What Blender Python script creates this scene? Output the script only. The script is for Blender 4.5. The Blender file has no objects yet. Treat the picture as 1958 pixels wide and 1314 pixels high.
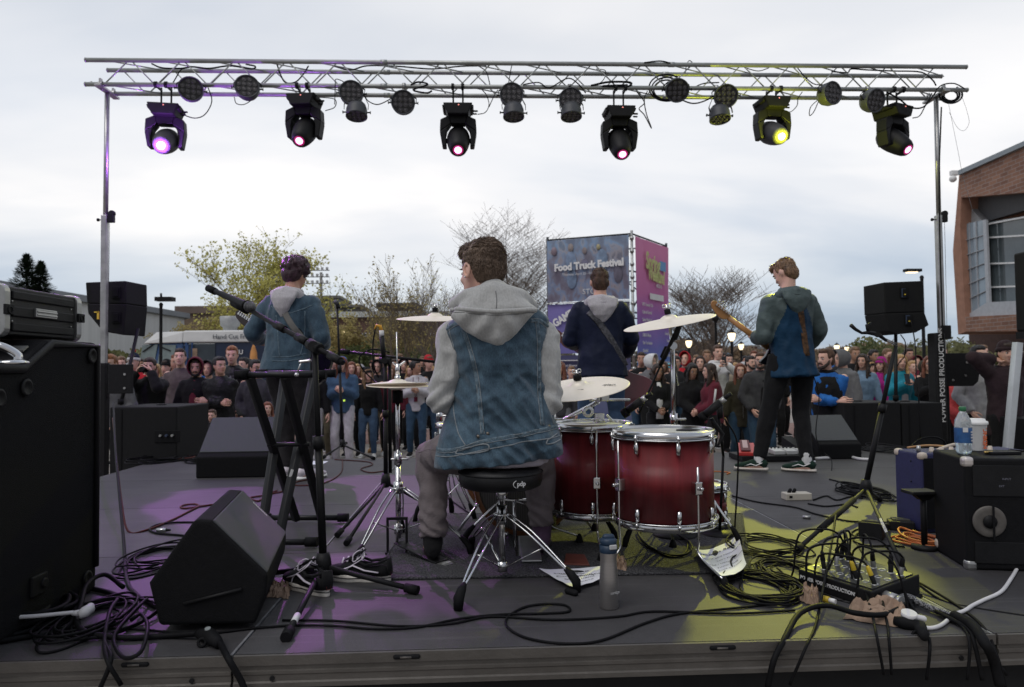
import bpy,math,random
from math import sin,cos,pi,radians as R
from mathutils import Vector as V,Matrix,noise
from mathutils.bvhtree import BVHTree
MT=Matrix.Translation;MR=Matrix.Rotation
random.seed(7)
SC=bpy.context.scene
COL=SC.collection
# ------------------------------------------------------------------ camera
FPX=1378.0
CAM=V((0,0,0.88))
_a,_p,_r=math.atan(62/FPX),math.atan(46/FPX),0.011
_f=V((sin(_a)*cos(_p),cos(_a)*cos(_p),sin(_p)))
_r0=V((cos(_a),-sin(_a),0));_u0=_r0.cross(_f)
_rt=_r0*cos(_r)-_u0*sin(_r);_up=_u0*cos(_r)+_r0*sin(_r)
cd=bpy.data.cameras.new('camera');cam=bpy.data.objects.new('camera',cd);COL.objects.link(cam)
cam.matrix_world=Matrix(((_rt.x,_up.x,-_f.x,CAM.x),(_rt.y,_up.y,-_f.y,CAM.y),(_rt.z,_up.z,-_f.z,CAM.z),(0,0,0,1)))
cd.sensor_width=36;cd.lens=FPX/1958*36;cd.clip_end=2000;cd.clip_start=0.02
cd.dof.use_dof=True;cd.dof.focus_distance=3.15;cd.dof.aperture_fstop=4.5
SC.camera=cam
# ------------------------------------------------------------------ world: overcast evening sky
SC.view_settings.view_transform='Standard';SC.view_settings.look='None';SC.view_settings.gamma=1
SC.view_settings.exposure=0.30
w=bpy.data.worlds.new("World");SC.world=w;w.use_nodes=True
nt=w.node_tree;N=nt.nodes;L=nt.links
bg=N['Background'];bg.inputs['Strength'].default_value=0.1
sky=N.new('ShaderNodeTexSky');sky.sky_type='NISHITA';sky.sun_disc=False
SUN_EL,SUN_AZ=R(58),R(-140)
sky.sun_elevation=SUN_EL;sky.sun_rotation=SUN_AZ;sky.dust_density=3
tc=N.new('ShaderNodeTexCoord')
sep=N.new('ShaderNodeSeparateXYZ');L.new(tc.outputs['Generated'],sep.inputs[0])
def wmath(op,a,b=None,c=None):
 n=N.new('ShaderNodeMath');n.operation=op
 for i,q in enumerate((a,b,c)):
  if q is None:continue
  if isinstance(q,(int,float)):n.inputs[i].default_value=q
  else:L.new(q,n.inputs[i])
 return n.outputs[0]
zc=wmath('MAXIMUM',sep.outputs[2],0.0);zc=wmath('ADD',zc,0.16)
cx=wmath('DIVIDE',sep.outputs[0],zc);cy=wmath('DIVIDE',sep.outputs[1],zc)
cmb=N.new('ShaderNodeCombineXYZ');L.new(cx,cmb.inputs[0]);L.new(cy,cmb.inputs[1])
def wnoise(scale,detail,rough,dist,off):
 mp=N.new('ShaderNodeMapping');mp.inputs['Location'].default_value=off;mp.inputs['Scale'].default_value=(0.7,1.15,1)
 L.new(cmb.outputs[0],mp.inputs[0])
 n=N.new('ShaderNodeTexNoise');n.inputs['Scale'].default_value=scale;n.inputs['Detail'].default_value=detail
 n.inputs['Roughness'].default_value=rough;n.inputs['Distortion'].default_value=dist
 L.new(mp.outputs[0],n.inputs['Vector']);return n.outputs['Fac']
n1=wnoise(0.55,5,0.5,0.35,(3.1,1.3,0));n2=wnoise(1.5,5,0.5,0.3,(0.3,7.7,0))
def ramp(val,stops):
 r=N.new('ShaderNodeValToRGB');L.new(val,r.inputs[0]);e=r.color_ramp.elements
 while len(e)<len(stops):e.new(0.5)
 for q,(p,c)in zip(e,stops):q.position=p;q.color=(*c,1)
 r.color_ramp.interpolation='EASE';return r.outputs[0]
base=ramp(sep.outputs[2],[(0.0,(5.6,5.6,5.75)),(0.035,(4.6,5.2,5.8)),(0.10,(5.4,5.9,6.5)),(0.20,(7.7,7.68,7.8)),(0.30,(7.6,7.65,7.85)),(0.43,(6.3,6.5,6.9)),(0.9,(5.6,6.0,6.7))])
def mixc(mode,fac,a,b):
 m=N.new('ShaderNodeMix');m.data_type='RGBA';m.blend_type=mode
 if isinstance(fac,(int,float)):m.inputs[0].default_value=fac
 else:L.new(fac,m.inputs[0])
 for i,q in((6,a),(7,b)):
  if isinstance(q,tuple):m.inputs[i].default_value=(*q,1)
  else:L.new(q,m.inputs[i])
 return m.outputs[2]
cl1=ramp(n1,[(0.36,(0.78,0.83,0.89)),(0.5,(0.96,0.97,0.98)),(0.62,(1.12,1.10,1.07))])
cl2=ramp(n2,[(0.35,(0.93,0.945,0.965)),(0.55,(1.0,1.0,1.0)),(0.7,(1.04,1.03,1.02))])
cloud=mixc('MULTIPLY',1.0,mixc('MULTIPLY',1.0,base,cl1),cl2)
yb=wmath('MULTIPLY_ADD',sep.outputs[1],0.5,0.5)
back=ramp(yb,[(0.0,(0.45,0.45,0.47)),(0.4,(0.62,0.62,0.64)),(0.62,(0.86,0.86,0.87)),(0.78,(1.0,1.0,1.0)),(1.0,(1.06,1.05,1.04))])  # darkens the unseen sky behind the camera to dim the foreground
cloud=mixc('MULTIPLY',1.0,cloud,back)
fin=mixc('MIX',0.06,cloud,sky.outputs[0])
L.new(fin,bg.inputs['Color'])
# ------------------------------------------------------------------ sun behind the cloud
sd=bpy.data.lights.new('sun','SUN');sd.energy=1.0;sd.angle=R(40);sd.color=(1,0.97,0.93)
so=bpy.data.objects.new('sun',sd);COL.objects.link(so)
sdir=V((sin(SUN_AZ)*cos(SUN_EL),cos(SUN_AZ)*cos(SUN_EL),sin(SUN_EL)))
so.rotation_euler=(-sdir).to_track_quat('-Z','Y').to_euler()
# ------------------------------------------------------------------ pixel -> world
def ray(px,py):return _f*FPX+_rt*(px-979)-_up*(py-657)
def at(px,py,Y):
 r=ray(px,py);return CAM+r*(Y/r.y)
def fl(px,py,z=0.0):
 r=ray(px,py);return CAM+r*((z-CAM.z)/r.z)
GZ=-0.62
# ------------------------------------------------------------------ materials
MATS={}
def mat(name,col,rough=0.6,metal=0.0,var=0.12,scale=6.0,bump=0.0,bscale=60.0,coat=0.0,emit=None,es=0.0,trans=0.0,ior=1.45,stretch=(1,1,1),col2=None,rvar=0.0,spec=None,sheen=0.0,alpha=None):
 if name in MATS:return MATS[name]
 m=bpy.data.materials.new(name);m.use_nodes=True;t=m.node_tree;b=t.nodes['Principled BSDF']
 b.inputs['Roughness'].default_value=rough;b.inputs['Metallic'].default_value=metal
 b.inputs['Coat Weight'].default_value=coat;b.inputs['Transmission Weight'].default_value=trans;b.inputs['IOR'].default_value=ior
 if spec is not None:b.inputs['Specular IOR Level'].default_value=spec
 if sheen:b.inputs['Sheen Weight'].default_value=sheen
 if alpha is not None:b.inputs['Alpha'].default_value=alpha
 col=tuple(col)
 if emit:b.inputs['Emission Color'].default_value=(*emit,1);b.inputs['Emission Strength'].default_value=es
 c=t.nodes.new('ShaderNodeTexCoord');mp=t.nodes.new('ShaderNodeMapping');mp.inputs['Scale'].default_value=stretch
 t.links.new(c.outputs['Object'],mp.inputs[0])
 if var or col2 or rvar:
  n=t.nodes.new('ShaderNodeTexNoise');n.inputs['Scale'].default_value=scale;n.inputs['Detail'].default_value=6;n.inputs['Roughness'].default_value=0.62
  t.links.new(mp.outputs[0],n.inputs['Vector'])
  r=t.nodes.new('ShaderNodeValToRGB');e=r.color_ramp.elements
  e[0].position=0.32;e[1].position=0.68
  lo=tuple(x*(1-var)for x in col);hi=tuple(min(1,x*(1+var))for x in(col2 or col))
  e[0].color=(*lo,1);e[1].color=(*hi,1)
  t.links.new(n.outputs['Fac'],r.inputs[0]);t.links.new(r.outputs[0],b.inputs['Base Color'])
  if rvar:
   q=t.nodes.new('ShaderNodeMath');q.operation='MULTIPLY_ADD';q.inputs[1].default_value=rvar*2;q.inputs[2].default_value=rough-rvar
   t.links.new(n.outputs['Fac'],q.inputs[0]);t.links.new(q.outputs[0],b.inputs['Roughness'])
 else:b.inputs['Base Color'].default_value=(*col,1)
 if bump:
  n=t.nodes.new('ShaderNodeTexNoise');n.inputs['Scale'].default_value=bscale;n.inputs['Detail'].default_value=4
  t.links.new(mp.outputs[0],n.inputs['Vector'])
  u=t.nodes.new('ShaderNodeBump');u.inputs['Strength'].default_value=bump;u.inputs['Distance'].default_value=0.01
  t.links.new(n.outputs['Fac'],u.inputs['Height']);t.links.new(u.outputs[0],b.inputs['Normal'])
 MATS[name]=m;return m
# ------------------------------------------------------------------ mesh collector
class MB:
 def __init__(s):s.v=[];s.f=[];s.m=[];s.s=[]
 def add(s,vs,fs,m=0,smooth=False,T=None):
  o=len(s.v)
  s.v+=[(T@V(x))if T is not None else V(x)for x in vs]
  s.f+=[tuple(i+o for i in f)for f in fs];s.m+=[m]*len(fs);s.s+=[smooth]*len(fs);return s
 def join(s,o,T=None,m=None):
  k=len(s.v);s.v+=[(T@x)if T is not None else x.copy()for x in o.v]
  s.f+=[tuple(i+k for i in f)for f in o.f];s.m+=(o.m if m is None else[m]*len(o.f));s.s+=o.s;return s
 def box(s,c,d,m=0,T=None,rot=None):
  c=V(c);x,y,z=d[0]/2,d[1]/2,d[2]/2
  vs=[V(q)for q in((-x,-y,-z),(x,-y,-z),(x,y,-z),(-x,y,-z),(-x,-y,z),(x,-y,z),(x,y,z),(-x,y,z))]
  if rot is not None:vs=[rot@q for q in vs]
  return s.add([q+c for q in vs],[(0,3,2,1),(4,5,6,7),(0,1,5,4),(1,2,6,5),(2,3,7,6),(3,0,4,7)],m,False,T)
 def hexa(s,vs,m=0,T=None):
  return s.add(vs,[(0,3,2,1),(4,5,6,7),(0,1,5,4),(1,2,6,5),(2,3,7,6),(3,0,4,7)],m,False,T)
 def loft(s,pts,rad,n=12,ref=None,m=0,T=None,cap=True,smooth=True,p=2.0):
  """closed tube through pts; rad entries r or (a,b); a is along ref x tangent"""
  pts=[V(q)for q in pts];K=len(pts);vs=[];fs=[];prev=None
  for i in range(K):
   t=(pts[min(i+1,K-1)]-pts[max(i-1,0)])
   if t.length<1e-9:t=V((0,0,1))
   t.normalize()
   if ref is not None:b=V(ref)-t*V(ref).dot(t)
   elif prev is not None:b=prev-t*prev.dot(t)
   else:
    q=V((0,0,1))if abs(t.z)<0.9 else V((0,1,0));b=q-t*q.dot(t)
   if b.length<1e-6:b=t.orthogonal()
   b.normalize();prev=b;a=b.cross(t)
   ra,rb=rad[i]if isinstance(rad[i],(tuple,list))else(rad[i],rad[i])
   for k in range(n):
    th=2*pi*k/n;cc,ss=cos(th),sin(th)
    if p!=2.0:
     cc=math.copysign(abs(cc)**(2/p),cc);ss=math.copysign(abs(ss)**(2/p),ss)
    vs.append(pts[i]+a*(ra*cc)+b*(rb*ss))
  for i in range(K-1):
   for k in range(n):
    k2=(k+1)%n;fs.append((i*n+k,i*n+k2,(i+1)*n+k2,(i+1)*n+k))
  if cap:
   vs+=[pts[0],pts[-1]]
   for k in range(n):
    k2=(k+1)%n;fs.append((len(vs)-2,k2,k));fs.append((len(vs)-1,(K-1)*n+k,(K-1)*n+k2))
  return s.add(vs,fs,m,smooth,T)
 def cap(s,p0,p1,r0,r1=None,n=10,m=0,T=None,ref=None,q=1.0):
  """capsule with round ends; q flattens across ref"""
  r1=r0 if r1 is None else r1;p0=V(p0);p1=V(p1);d=(p1-p0).normalized()if(p1-p0).length>1e-9 else V((0,0,1))
  P=[p0-d*r0*0.95,p0-d*r0*0.7,p0-d*r0*0.35,p0,p1,p1+d*r1*0.35,p1+d*r1*0.7,p1+d*r1*0.95]
  Q=[0.3*r0,0.71*r0,0.94*r0,r0,r1,0.94*r1,0.71*r1,0.3*r1]
  return s.loft(P,[(x,x*q)for x in Q],n,ref,m,T)
 def cyl(s,p0,p1,r0,r1=None,n=12,m=0,T=None):
  """hard-edged cylinder"""
  r1=r0 if r1 is None else r1;o=len(s.f);s.loft([p0,p1],[r0,r1],n,None,m,T,True,True)
  for i in range(len(s.f)-2*n,len(s.f)):s.s[i]=False
  return s
 def ell(s,c,r,n=14,k=9,m=0,T=None,rot=None):
  vs=[];fs=[];c=V(c)
  for i in range(k+1):
   ph=-pi/2+pi*i/k
   for j in range(n):
    th=2*pi*j/n;q=V((r[0]*cos(ph)*cos(th),r[1]*cos(ph)*sin(th),r[2]*sin(ph)))
    vs.append(c+(rot@q if rot is not None else q))
  for i in range(k):
   for j in range(n):
    j2=(j+1)%n;fs.append((i*n+j,i*n+j2,(i+1)*n+j2,(i+1)*n+j))
  return s.add(vs,fs,m,True,T)
 def lathe(s,prof,n=32,m=0,T=None,smooth=True,ms=None):
  vs=[];fs=[]
  for(r,z)in prof:
   for j in range(n):th=2*pi*j/n;vs.append(V((r*cos(th),r*sin(th),z)))
  for i in range(len(prof)-1):
   for j in range(n):
    j2=(j+1)%n;fs.append((i*n+j,i*n+j2,(i+1)*n+j2,(i+1)*n+j))
  return s.add(vs,fs,m,smooth,T)
 def tube(s,pts,r,n=7,sub=5,m=0,T=None,closed=False):
  return s.loft(spline(pts,sub),[r]*((len(pts)-1)*sub+1),n,None,m,T)
 def torus(s,c,R0,r,n=40,k=8,m=0,T=None,rot=None,rz=None):
  vs=[];fs=[];c=V(c);rz=r if rz is None else rz
  for i in range(n):
   a=2*pi*i/n
   for j in range(k):
    b=2*pi*j/k;q=V(((R0+r*cos(b))*cos(a),(R0+r*cos(b))*sin(a),rz*sin(b)))
    vs.append(c+(rot@q if rot is not None else q))
  for i in range(n):
   for j in range(k):
    i2=(i+1)%n;j2=(j+1)%k;fs.append((i*k+j,i2*k+j,i2*k+j2,i*k+j2))
  return s.add(vs,fs,m,True,T)
 def prism(s,outline,y0,y1,m=0,T=None,smooth=False):
  """outline of (x,z) points extruded along y"""
  n=len(outline);vs=[V((x,y0,z))for x,z in outline]+[V((x,y1,z))for x,z in outline]
  fs=[tuple(range(n)),tuple(range(2*n-1,n-1,-1))]+[(i,i+n,(i+1)%n+n,(i+1)%n)for i in range(n)]
  s.add(vs,fs,m,False,T)
  if smooth:
   for i in range(len(s.s)-n,len(s.s)):s.s[i]=True
  return s
 def grid(s,fn,nu,nv,m=0,T=None,smooth=True):
  vs=[V(fn(i/nu,j/nv))for j in range(nv+1)for i in range(nu+1)]
  fs=[(j*(nu+1)+i,j*(nu+1)+i+1,(j+1)*(nu+1)+i+1,(j+1)*(nu+1)+i)for j in range(nv)for i in range(nu)]
  return s.add(vs,fs,m,smooth,T)
 def mesh(s,name):
  me=bpy.data.meshes.new(name);me.from_pydata([tuple(x)for x in s.v],[],s.f)
  me.polygons.foreach_set('material_index',s.m);me.polygons.foreach_set('use_smooth',s.s)
  me.validate();me.update();return me
def spline(pts,sub=5):
 pts=[V(p)for p in pts];out=[]
 for i in range(len(pts)-1):
  p1,p2=pts[i],pts[i+1];p0=pts[i-1]if i else p1*2-p2;p3=pts[i+2]if i+2<len(pts)else p2*2-p1
  for k in range(sub):
   t=k/sub;out.append(0.5*((2*p1)+(p2-p0)*t+(2*p0-5*p1+4*p2-p3)*t*t+(3*p1-p0-3*p2+p3)*t**3))
 out.append(pts[-1]);return out
def remesh(mb,vox,it=2,fac=0.5):
 me=mb.mesh('tmp');o=bpy.data.objects.new('tmp',me);COL.objects.link(o)
 a=o.modifiers.new('r','REMESH');a.mode='VOXEL';a.voxel_size=vox;a.use_smooth_shade=True
 if it:b=o.modifiers.new('s','SMOOTH');b.iterations=it;b.factor=fac
 dg=bpy.context.evaluated_depsgraph_get();e=o.evaluated_get(dg).to_mesh()
 r=MB();n=len(e.vertices)
 r.v=[x.co.copy()for x in e.vertices];r.f=[tuple(p.vertices)for p in e.polygons];r.m=[0]*len(r.f);r.s=[True]*len(r.f)
 o.evaluated_get(dg).to_mesh_clear();bpy.data.objects.remove(o);bpy.data.meshes.remove(me);return r
# ------------------------------------------------------------------ objects
def thing(name,label,cat,loc=(0,0,0),rz=0.0,group=None,rot=None):
 o=bpy.data.objects.new(name,None);COL.objects.link(o);o.location=V(loc)
 o.rotation_euler=rot if rot is not None else(0,0,rz);o.empty_display_size=0.1
 o['label']=label;o['category']=cat
 if group:o['group']=group
 return o
def part(name,mb,mats,parent=None,label=None,bevel=0,world=False,seg=2):
 mats=mats if isinstance(mats,(list,tuple))else[mats]
 if world and parent is not None:
  M=Matrix();q=parent
  while q is not None:M=q.matrix_basis@M;q=q.parent
  I=M.inverted();c=MB();c.join(mb,I);mb=c
 me=mb.mesh(name)
 for m in mats:me.materials.append(m)
 o=bpy.data.objects.new(name,me);COL.objects.link(o)
 if parent is not None:o.parent=parent
 if label:o['label']=label
 if bevel:
  b=o.modifiers.new('b','BEVEL');b.width=bevel;b.segments=seg;b.limit_method='ANGLE';b.angle_limit=R(50);b.harden_normals=False
 return o
def solo(name,mb,mats,label,cat,group=None,bevel=0,kind=None,base=None):
 """a thing that is one mesh; origin moved to its base"""
 if base is None:
  xs=[v.x for v in mb.v];ys=[v.y for v in mb.v];base=V(((min(xs)+max(xs))/2,(min(ys)+max(ys))/2,min(v.z for v in mb.v)))
 c=MB();c.join(mb,MT(-V(base)));o=part(name,c,mats,None,None,bevel);o.location=base
 if kind:o['kind']=kind
 else:o['label']=label;o['category']=cat
 if kind and label:o['label']=label
 if group:o['group']=group
 return o
def struct(name,mb,mats,label=None,bevel=0):
 o=part(name,mb,mats,None,label,bevel);o['kind']='structure';return o
def text_mb(txt,size,extr=0.0008,align='CENTER',bold=0.0,m=0,sx=1.0,res=3):
 c=bpy.data.curves.new('t','FONT');c.body=txt;c.size=size;c.extrude=extr;c.align_x=align;c.align_y='CENTER';c.offset=bold;c.resolution_u=res
 o=bpy.data.objects.new('t',c);COL.objects.link(o);dg=bpy.context.evaluated_depsgraph_get();e=o.evaluated_get(dg).to_mesh()
 r=MB();r.v=[V((x.co.x*sx,x.co.y,x.co.z))for x in e.vertices];r.f=[tuple(p.vertices)for p in e.polygons];r.m=[m]*len(r.f);r.s=[False]*len(r.f)
 o.evaluated_get(dg).to_mesh_clear();bpy.data.objects.remove(o);bpy.data.curves.remove(c);return r
def frame(o,x,y):
 """matrix with origin o, x and y axes"""
 x=V(x).normalized();y=V(y);y=(y-x*y.dot(x)).normalized();z=x.cross(y);o=V(o)
 return Matrix(((x.x,y.x,z.x,o.x),(x.y,y.y,z.y,o.y),(x.z,y.z,z.z,o.z),(0,0,0,1)))
def copy_tree(src,loc=None,rz=None,label=None,group=None):
 c=src.copy();COL.objects.link(c)
 if loc is not None:c.location=loc
 if rz is not None:c.rotation_euler=(0,0,rz)
 if label:c['label']=label
 if group:c['group']=group
 for ch in list(src.children):
  d=copy_tree(ch);d.parent=c
 return c
# ================================================================== materials used everywhere
M_black=mat('black_metal',(0.009,0.009,0.010),0.55,0.0,0.2,30,spec=.25)
M_blackp=mat('black_plastic',(0.009,0.009,0.010),0.55,0,0.25,20,bump=0.15,bscale=220,spec=.3)
M_rub=mat('rubber',(0.008,0.008,0.009),0.7,0,0.25,30,spec=.15)
M_cable=mat('cable_black',(0.007,0.007,0.008),0.6,0,0.3,8,spec=.12)
M_chrome=mat('chrome',(0.62,0.62,0.62),0.16,1.0,0.12,14,rvar=0.06)
M_alu=mat('aluminium',(0.42,0.42,0.41),0.4,0.9,0.18,9,rvar=0.1)
M_alud=mat('dull_aluminium',(0.105,0.096,0.087),0.5,0.35,0.16,7,rvar=0.1,stretch=(1,1,1.4),bump=0.15,bscale=60)
M_white=mat('white_plastic',(0.75,0.75,0.74),0.45,0,0.05)
M_paper=mat('paper',(0.78,0.79,0.84),0.8,0,0.05,5)
M_ink=mat('ink',(0.02,0.02,0.025),0.6,0,0)
M_inkg=mat('grey_ink',(0.16,0.16,0.2),0.6,0,0)
M_kraft=mat('brown_paper',(0.30,0.205,0.145),0.8,0,0.2,12,bump=0.4,bscale=40)
M_letter=mat('white_print',(0.62,0.62,0.62),0.6,0,0.1)
# ------------------------------------------------------------------ plaza ground with brick bands, and the far road
def node_mat(name):
 m=bpy.data.materials.new(name);m.use_nodes=True;return m,m.node_tree,m.node_tree.nodes['Principled BSDF']
M_plaza=mat('plaza_concrete',(0.30,0.27,0.24),0.85,0,0.22,1.3,bump=0.3,bscale=25)
m,t,b=node_mat('brick_paving');b.inputs['Roughness'].default_value=0.85
c=t.nodes.new('ShaderNodeTexCoord');br=t.nodes.new('ShaderNodeTexBrick');br.inputs['Scale'].default_value=4.5
br.inputs['Color1'].default_value=(0.27,0.15,0.12,1);br.inputs['Color2'].default_value=(0.20,0.11,0.09,1);br.inputs['Mortar'].default_value=(0.25,0.22,0.2,1)
br.inputs['Mortar Size'].default_value=0.012;t.links.new(c.outputs['Object'],br.inputs['Vector']);t.links.new(br.outputs['Color'],b.inputs['Base Color'])
M_brickpave=m
struct('ground',MB().add([(-400,-60,GZ-.004),(400,-60,GZ-.004),(400,700,GZ-.004),(-400,700,GZ-.004)],[(0,1,2,3)]),mat('far_ground',(0.13,0.13,0.09),0.9,0,0.3,0.08))
struct('plaza',MB().add([(-45,-20,GZ),(60,-20,GZ),(60,52,GZ),(-45,52,GZ)],[(0,1,2,3)]),M_plaza)
for y0,y1 in((14.6,18.2),(24,30),(38,46)):
 struct('brick_path',MB().add([(-44,y0,GZ+.004),(58,y0,GZ+.004),(58,y1,GZ+.004),(-44,y1,GZ+.004)],[(0,1,2,3)]),M_brickpave)
struct('road',MB().add([(-300,60,GZ+.004),(300,60,GZ+.004),(300,70,GZ+.004),(-300,70,GZ+.004)],[(0,1,2,3)]),mat('asphalt',(0.05,0.05,0.052),0.9,0,0.2,2,bump=0.3,bscale=60))
# ------------------------------------------------------------------ the stage
XS=[-3.20,-0.77,1.66,4.10,6.54];YS=[2.30,3.54,4.77,5.99,7.21]
def deck_material(seed):
 m,t,b=node_mat('deck_panel');n=t.nodes;l=t.links
 c=n.new('ShaderNodeTexCoord');mp=n.new('ShaderNodeMapping');mp.inputs['Location'].default_value=(seed*3.7,seed*1.3,0);l.new(c.outputs['Object'],mp.inputs[0])
 n1=n.new('ShaderNodeTexNoise');n1.inputs['Scale'].default_value=1.1;n1.inputs['Detail'].default_value=8;n1.inputs['Roughness'].default_value=0.7;l.new(mp.outputs[0],n1.inputs['Vector'])
 r1=n.new('ShaderNodeValToRGB');r1.color_ramp.elements[0].position=0.3;r1.color_ramp.elements[1].position=0.72
 k=1+0.10*sin(seed*2.4)
 r1.color_ramp.elements[0].color=(0.038*k,0.036*k,0.038*k,1);r1.color_ramp.elements[1].color=(0.076*k,0.073*k,0.076*k,1);l.new(n1.outputs['Fac'],r1.inputs[0])
 ms=n.new('ShaderNodeMapping');ms.inputs['Scale'].default_value=(0.25,14,1);ms.inputs['Rotation'].default_value=(0,0,0.12*sin(seed));l.new(mp.outputs[0],ms.inputs[0])
 n2=n.new('ShaderNodeTexNoise');n2.inputs['Scale'].default_value=3;n2.inputs['Detail'].default_value=6;n2.inputs['Roughness'].default_value=0.75;l.new(ms.outputs[0],n2.inputs['Vector'])
 r2=n.new('ShaderNodeValToRGB');r2.color_ramp.elements[0].position=0.56;r2.color_ramp.elements[1].position=0.70;r2.color_ramp.elements[0].color=(0,0,0,1);r2.color_ramp.elements[1].color=(0.55,0.55,0.55,1);l.new(n2.outputs['Fac'],r2.inputs[0])
 mx=n.new('ShaderNodeMix');mx.data_type='RGBA';l.new(r2.outputs[0],mx.inputs[0]);l.new(r1.outputs[0],mx.inputs[6]);mx.inputs[7].default_value=(0.15,0.145,0.15,1)
 n3=n.new('ShaderNodeTexNoise');n3.inputs['Scale'].default_value=260;n3.inputs['Detail'].default_value=2;l.new(mp.outputs[0],n3.inputs['Vector'])
 m2=n.new('ShaderNodeMix');m2.data_type='RGBA';m2.blend_type='MULTIPLY';m2.inputs[0].default_value=0.6;l.new(mx.outputs[2],m2.inputs[6])
 r3=n.new('ShaderNodeValToRGB');r3.color_ramp.elements[0].position=0.35;r3.color_ramp.elements[0].color=(0.6,0.6,0.6,1);r3.color_ramp.elements[1].position=0.65;l.new(n3.outputs['Fac'],r3.inputs[0]);l.new(r3.outputs[0],m2.inputs[7])
 l.new(m2.outputs[2],b.inputs['Base Color']);b.inputs['Roughness'].default_value=0.62;b.inputs['Specular IOR Level'].default_value=0.35
 bu=n.new('ShaderNodeBump');bu.inputs['Strength'].default_value=0.25;bu.inputs['Distance'].default_value=0.004;l.new(n3.outputs['Fac'],bu.inputs['Height']);l.new(bu.outputs[0],b.inputs['Normal'])
 return m
stage=thing('stage','low portable stage of dark scuffed deck panels edged in dull aluminium','stage',(0,4.8,GZ))
seam_m=mat('panel_edge',(0.20,0.20,0.21),0.6,0.2,0.4,14,stretch=(1,1,1));DM=[deck_material(i)for i in range(4)]
for i in range(3):
 for j in range(4):
  x0,x1,y0,y1=XS[i],XS[i+1],YS[j],YS[j+1]
  p=part('deck_panel',MB().box(((x0+x1)/2,(y0+y1)/2,-0.012),(x1-x0-.007,y1-y0-.005,0.024)),DM[(i*3+j*5)%4],stage,world=1)
  e=MB()
  if i<2:e.box((x1-.007,(y0+y1)/2,-0.0135),(0.0075,y1-y0,0.028))
  e.box(((x0+x1)/2,y1-.004,-0.0145),(x1-x0-.01,0.004,0.0285))
  e.box(((x0+x1)/2,(y0+y1)/2,-0.06),(x1-x0-.12,y1-y0-.12,0.05))
  part('panel_edge',e,seam_m,p,world=1)
for j in range(2):
 part('deck_panel',MB().box(((XS[3]+XS[4])/2,(YS[j]+YS[j+1])/2,-0.012),(2.43,1.235,0.024)),DM[j],stage,world=1)
def rail_profile():
 return[(0,0.0),(-0.006,0.002),(-0.012,0.0),(-0.012,-0.030),(-0.006,-0.033),(-0.006,-0.044),(-0.013,-0.047),(-0.013,-0.056),(-0.010,-0.060),(-0.010,-0.078),(-0.016,-0.082),(-0.016,-0.096),(-0.006,-0.100),(0,-0.100)]
def rail(x0,x1,Y):
 mb=MB();pr=rail_profile();n=len(pr)
 vs=[(x0,Y+y,z)for y,z in pr]+[(x1,Y+y,z)for y,z in pr]
 mb.add(vs,[(i,i+n,i+n+1,i+1)for i in range(n-1)]+[tuple(range(n-1,-1,-1)),tuple(range(n,2*n))]);return mb
for i in range(-1,4):
 x0=XS[i]if i>=0 else XS[0]-2.43;x1=XS[i+1]if i>=0 else XS[0]
 if i<0:continue
 rl=part('edge_rail',rail(x0+.004,x1-.004,YS[0]-.003),M_alud,stage,world=1)
 for fx in(0.22,0.63)if i else(0.5,0.88):
  xx=x0+(x1-x0)*fx;s=MB();s.cap((xx-.035,YS[0]-.0150,-.015),(xx+.035,YS[0]-.0150,-.015),0.0075,n=10)
  part('handle_slot',s,M_rub,rl,world=1)
  s=MB().cyl((xx-.02,YS[0]-.020,-.015),(xx+.015,YS[0]-.020,-.015),.0035)
  part('latch',s,M_alud,rl,world=1)
 for fx in(0.05,0.95):
  xx=x0+(x1-x0)*fx;part('bolt',MB().cyl((xx,YS[0]-.012,-.069),(xx,YS[0]-.018,-.069),.008,n=6),M_black,rl,world=1)
for X,a in((XS[0]-.01,0),(XS[3]+.01,1)):
 y0=YS[0]if not a else YS[2]
 part('side_rail',MB().box((X,(y0+YS[4])/2,-0.052),(0.012,YS[4]-y0-.02,0.096)),M_alud,stage,bevel=.002,world=1)
part('front_rail',MB().box(((XS[0]+XS[3])/2,YS[4]+.008,-0.052),(XS[3]-XS[0],0.012,0.096)),M_alud,stage,bevel=.002,world=1)
part('back_skirt',MB().grid(lambda u,v:(XS[0]+u*(XS[4]-XS[0]),YS[0]+.05+.012*sin(u*160)*(0.3+.7*v),-0.1-v*0.51),200,4),mat('skirt',(0.012,0.012,0.013),0.9,0,.2),stage,world=1)  # added dark sheet standing for the blackness under the deck
part('front_skirt',MB().grid(lambda u,v:(XS[0]+u*(XS[3]-XS[0]),YS[4]-.02+.012*sin(u*160),-0.1-v*0.51),200,4),MATS['skirt'],stage,world=1)
for x in XS[:4]:
 for y in YS:
  part('leg',MB().cyl((x+.06,y-.08 if y>3 else y+.1,-.1),(x+.06,y-.08 if y>3 else y+.1,GZ-GZ*0+0.0),.024),M_alud,stage,world=1)
m,t,b=node_mat('rug_black');n=t.nodes;l=t.links;b.inputs['Roughness'].default_value=0.95
c=n.new('ShaderNodeTexCoord');n1=n.new('ShaderNodeTexNoise');n1.inputs['Scale'].default_value=140;n1.inputs['Detail'].default_value=3;l.new(c.outputs['Object'],n1.inputs['Vector'])
r1=n.new('ShaderNodeValToRGB');r1.color_ramp.elements[0].position=.38;r1.color_ramp.elements[0].color=(0.014,0.014,0.016,1);r1.color_ramp.elements[1].position=.66;r1.color_ramp.elements[1].color=(0.085,0.084,0.09,1)
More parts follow.
